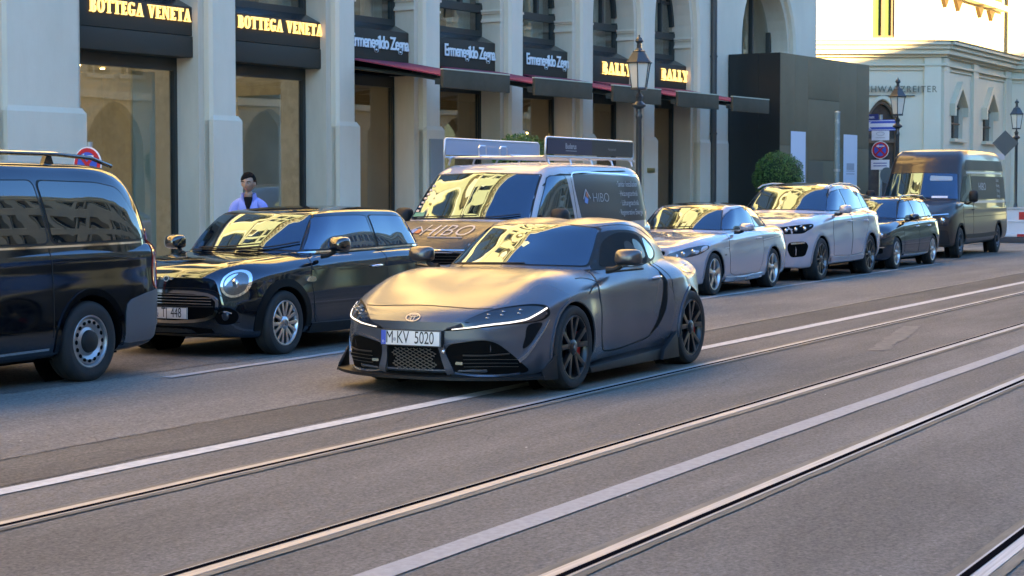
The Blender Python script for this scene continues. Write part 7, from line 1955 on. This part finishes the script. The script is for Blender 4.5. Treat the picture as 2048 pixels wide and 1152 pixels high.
    for s in (-1, 1):
        q = MB(); q.ell((s * .030, -.0765, .078), (.0125, .008, .0075), 12, 8); e = q.build('eye', mat('eye_white', (.5, .48, .45), .3), hd, smooth=180)
        q = MB(); q.ell((s * .030 - .002, -.083, .078), (.0055, .003, .006), 10, 6); q.build('iris', mat('iris_dark', (.02, .012, .01), .3), e, smooth=180)
        q = MB(); q.tube([(s * .013, -.089, .094), (s * .032, -.088, .099), (s * .052, -.074, .093)], [.0035, .0045, .003], 6); q.build('eyebrow', Mh, hd, smooth=60)
    q = MB(); q.ell((0, -.0835, .0145), (.021, .010, .0055), 12, 8); q.ell((0, -.0830, .0065), (.018, .010, .0055), 12, 8); q.build('mouth', mat('lip_tone', (.33, .12, .10), .5), hd, smooth=180)
    bm = bmesh.new(); bmesh.ops.create_icosphere(bm, subdivisions=5, radius=1); rnd = random.Random(1)
    for v in bm.verts:
        x, y, z = v.co
        n = .004 * math.sin(30 * x + 9 * z) + .003 * math.sin(41 * y + 17 * x)
        v.co = (x * (.083 + n), y * (.102 + n) + .004, z * (.122 + n) + .080)
    dl = [v for v in bm.verts if (v.co.y < -.030 and v.co.z < .128 + .018 * math.sin(v.co.x * 30)) or v.co.z < .035 or (v.co.y < .010 and v.co.z < .085) or (abs(v.co.x) > .06 and v.co.y < .03 and v.co.z < .075)]
    bmesh.ops.delete(bm, geom=dl, context='VERTS')
    ret = bmesh.ops.extrude_face_region(bm, geom=bm.faces[:])
    for g in ret['geom']:
        if isinstance(g, bmesh.types.BMVert): g.co = Vector((0, 0, .075)) + (g.co - Vector((0, 0, .075))) * .86
    bmesh.ops.recalc_face_normals(bm, faces=bm.faces)
    bm_obj(bm, 'hair', Mh, hd, smooth=60)
    # jacket
    nd = [(0, 0, .86, (.165, .125)), (0, 0, 1.05, (.165, .13)), (0, .0, 1.24, (.175, .13)), (0, .012, 1.36, (.10, .10)), (0, .008, 1.425, (.082, .078))]
    ed = [(0, 1), (1, 2), (2, 3), (3, 4)]
    for s in (-1, 1):
        k = len(nd); nd += [(s * .10, .012, 1.345, .085), (s * .172, .012, 1.315, .074), (s * .215, .02 * s, 1.12, .063), (s * .225, -.055 - .05 * s, .91, .052), (s * .222, -.075 - .055 * s, .86, .045)]
        ed += [(3, k), (k, k + 1), (k + 1, k + 2), (k + 2, k + 3), (k + 3, k + 4)]
    jk = skin_mesh('jacket', nd, ed, Mj, t, sub=3)
    # collar ring open at the front, dark shirt, zip and small chest mark
    q = MB(); n = 26; vs = []
    for i in range(n + 1):
        a = R(-62) + (R(304) - R(0)) * i / n
        a = math.radians(-90 + 28 + (360 - 56) * i / n); op = 1 - min(1, min(i, n - i) / 5)
        for r_, z in ((.098 + .012 * op, 1.395 - .045 * op), (.088 + .03 * op, 1.445 - .02 * op), (.078 + .045 * op, 1.475 - .02 * op), (.070 + .04 * op, 1.470 - .02 * op), (.080, 1.39)):
            vs.append((r_ * math.cos(a) * 1.05, r_ * math.sin(a) * .92 + .002, z))
    q.add(vs, [(5 * i + k, 5 * (i + 1) + k, 5 * (i + 1) + k + 1, 5 * i + k + 1) for i in range(n) for k in range(4)]); q.build('collar', Mj, jk, smooth=60)
    q = MB(); q.hexa([(-.03, -.118, 1.32), (.03, -.118, 1.32), (.05, -.06, 1.32), (-.05, -.06, 1.32), (-.045, -.086, 1.425), (.045, -.086, 1.425), (.06, -.03, 1.425), (-.06, -.03, 1.425)]); q.hexa([(-.006, -.134, 1.25), (.006, -.134, 1.25), (.02, -.08, 1.25), (-.02, -.08, 1.25), (-.028, -.124, 1.325), (.028, -.124, 1.325), (.04, -.06, 1.325), (-.04, -.06, 1.325)]); q.build('shirt', Msh, t, bevel=.01)
    q = MB(); q.tube([(0, -.138, 1.24), (0, -.146, 1.12), (0, -.142, 1.0), (0, -.138, .88)], .006, 6); q.build('zip', mat('zip_navy', (.03, .04, .12), .5), jk)
    q = MB(); q.tube([(.085 + .018 * math.cos(a), -.139, 1.21 + .008 * math.sin(a)) for a in [2 * math.pi * i / 16 for i in range(17)]], .0025, 5); q.build('chest_mark', mat('zip_navy', (.03, .04, .12), .5), jk)
    nd = [(0, 0, .90, (.145, .12))]; ed = []
    for s in (-1, 1):
        k = len(nd); f = .12 if s > 0 else -.04; nd += [(s * .09, -.02 * s, .82, .105), (s * .095, -.10 * s, .50, .078), (s * .10, -.02 * s + f, .12, .062)]; ed += [(0, k), (k, k + 1), (k + 1, k + 2)]
    skin_mesh('trousers', nd, ed, Mp, t)
    for s in (-1, 1):
        f = .12 if s > 0 else -.04
        q = MB(); q.ell((s * .10, f - .07 - .02 * s, .045), (.05, .135, .05), 16, 10); q.v = [(a, b, max(c, .0)) for a, b, c in q.v]; q.build('shoe', mat('shoe_dark', (.02, .02, .02), .5), t, smooth=60)
build_person()
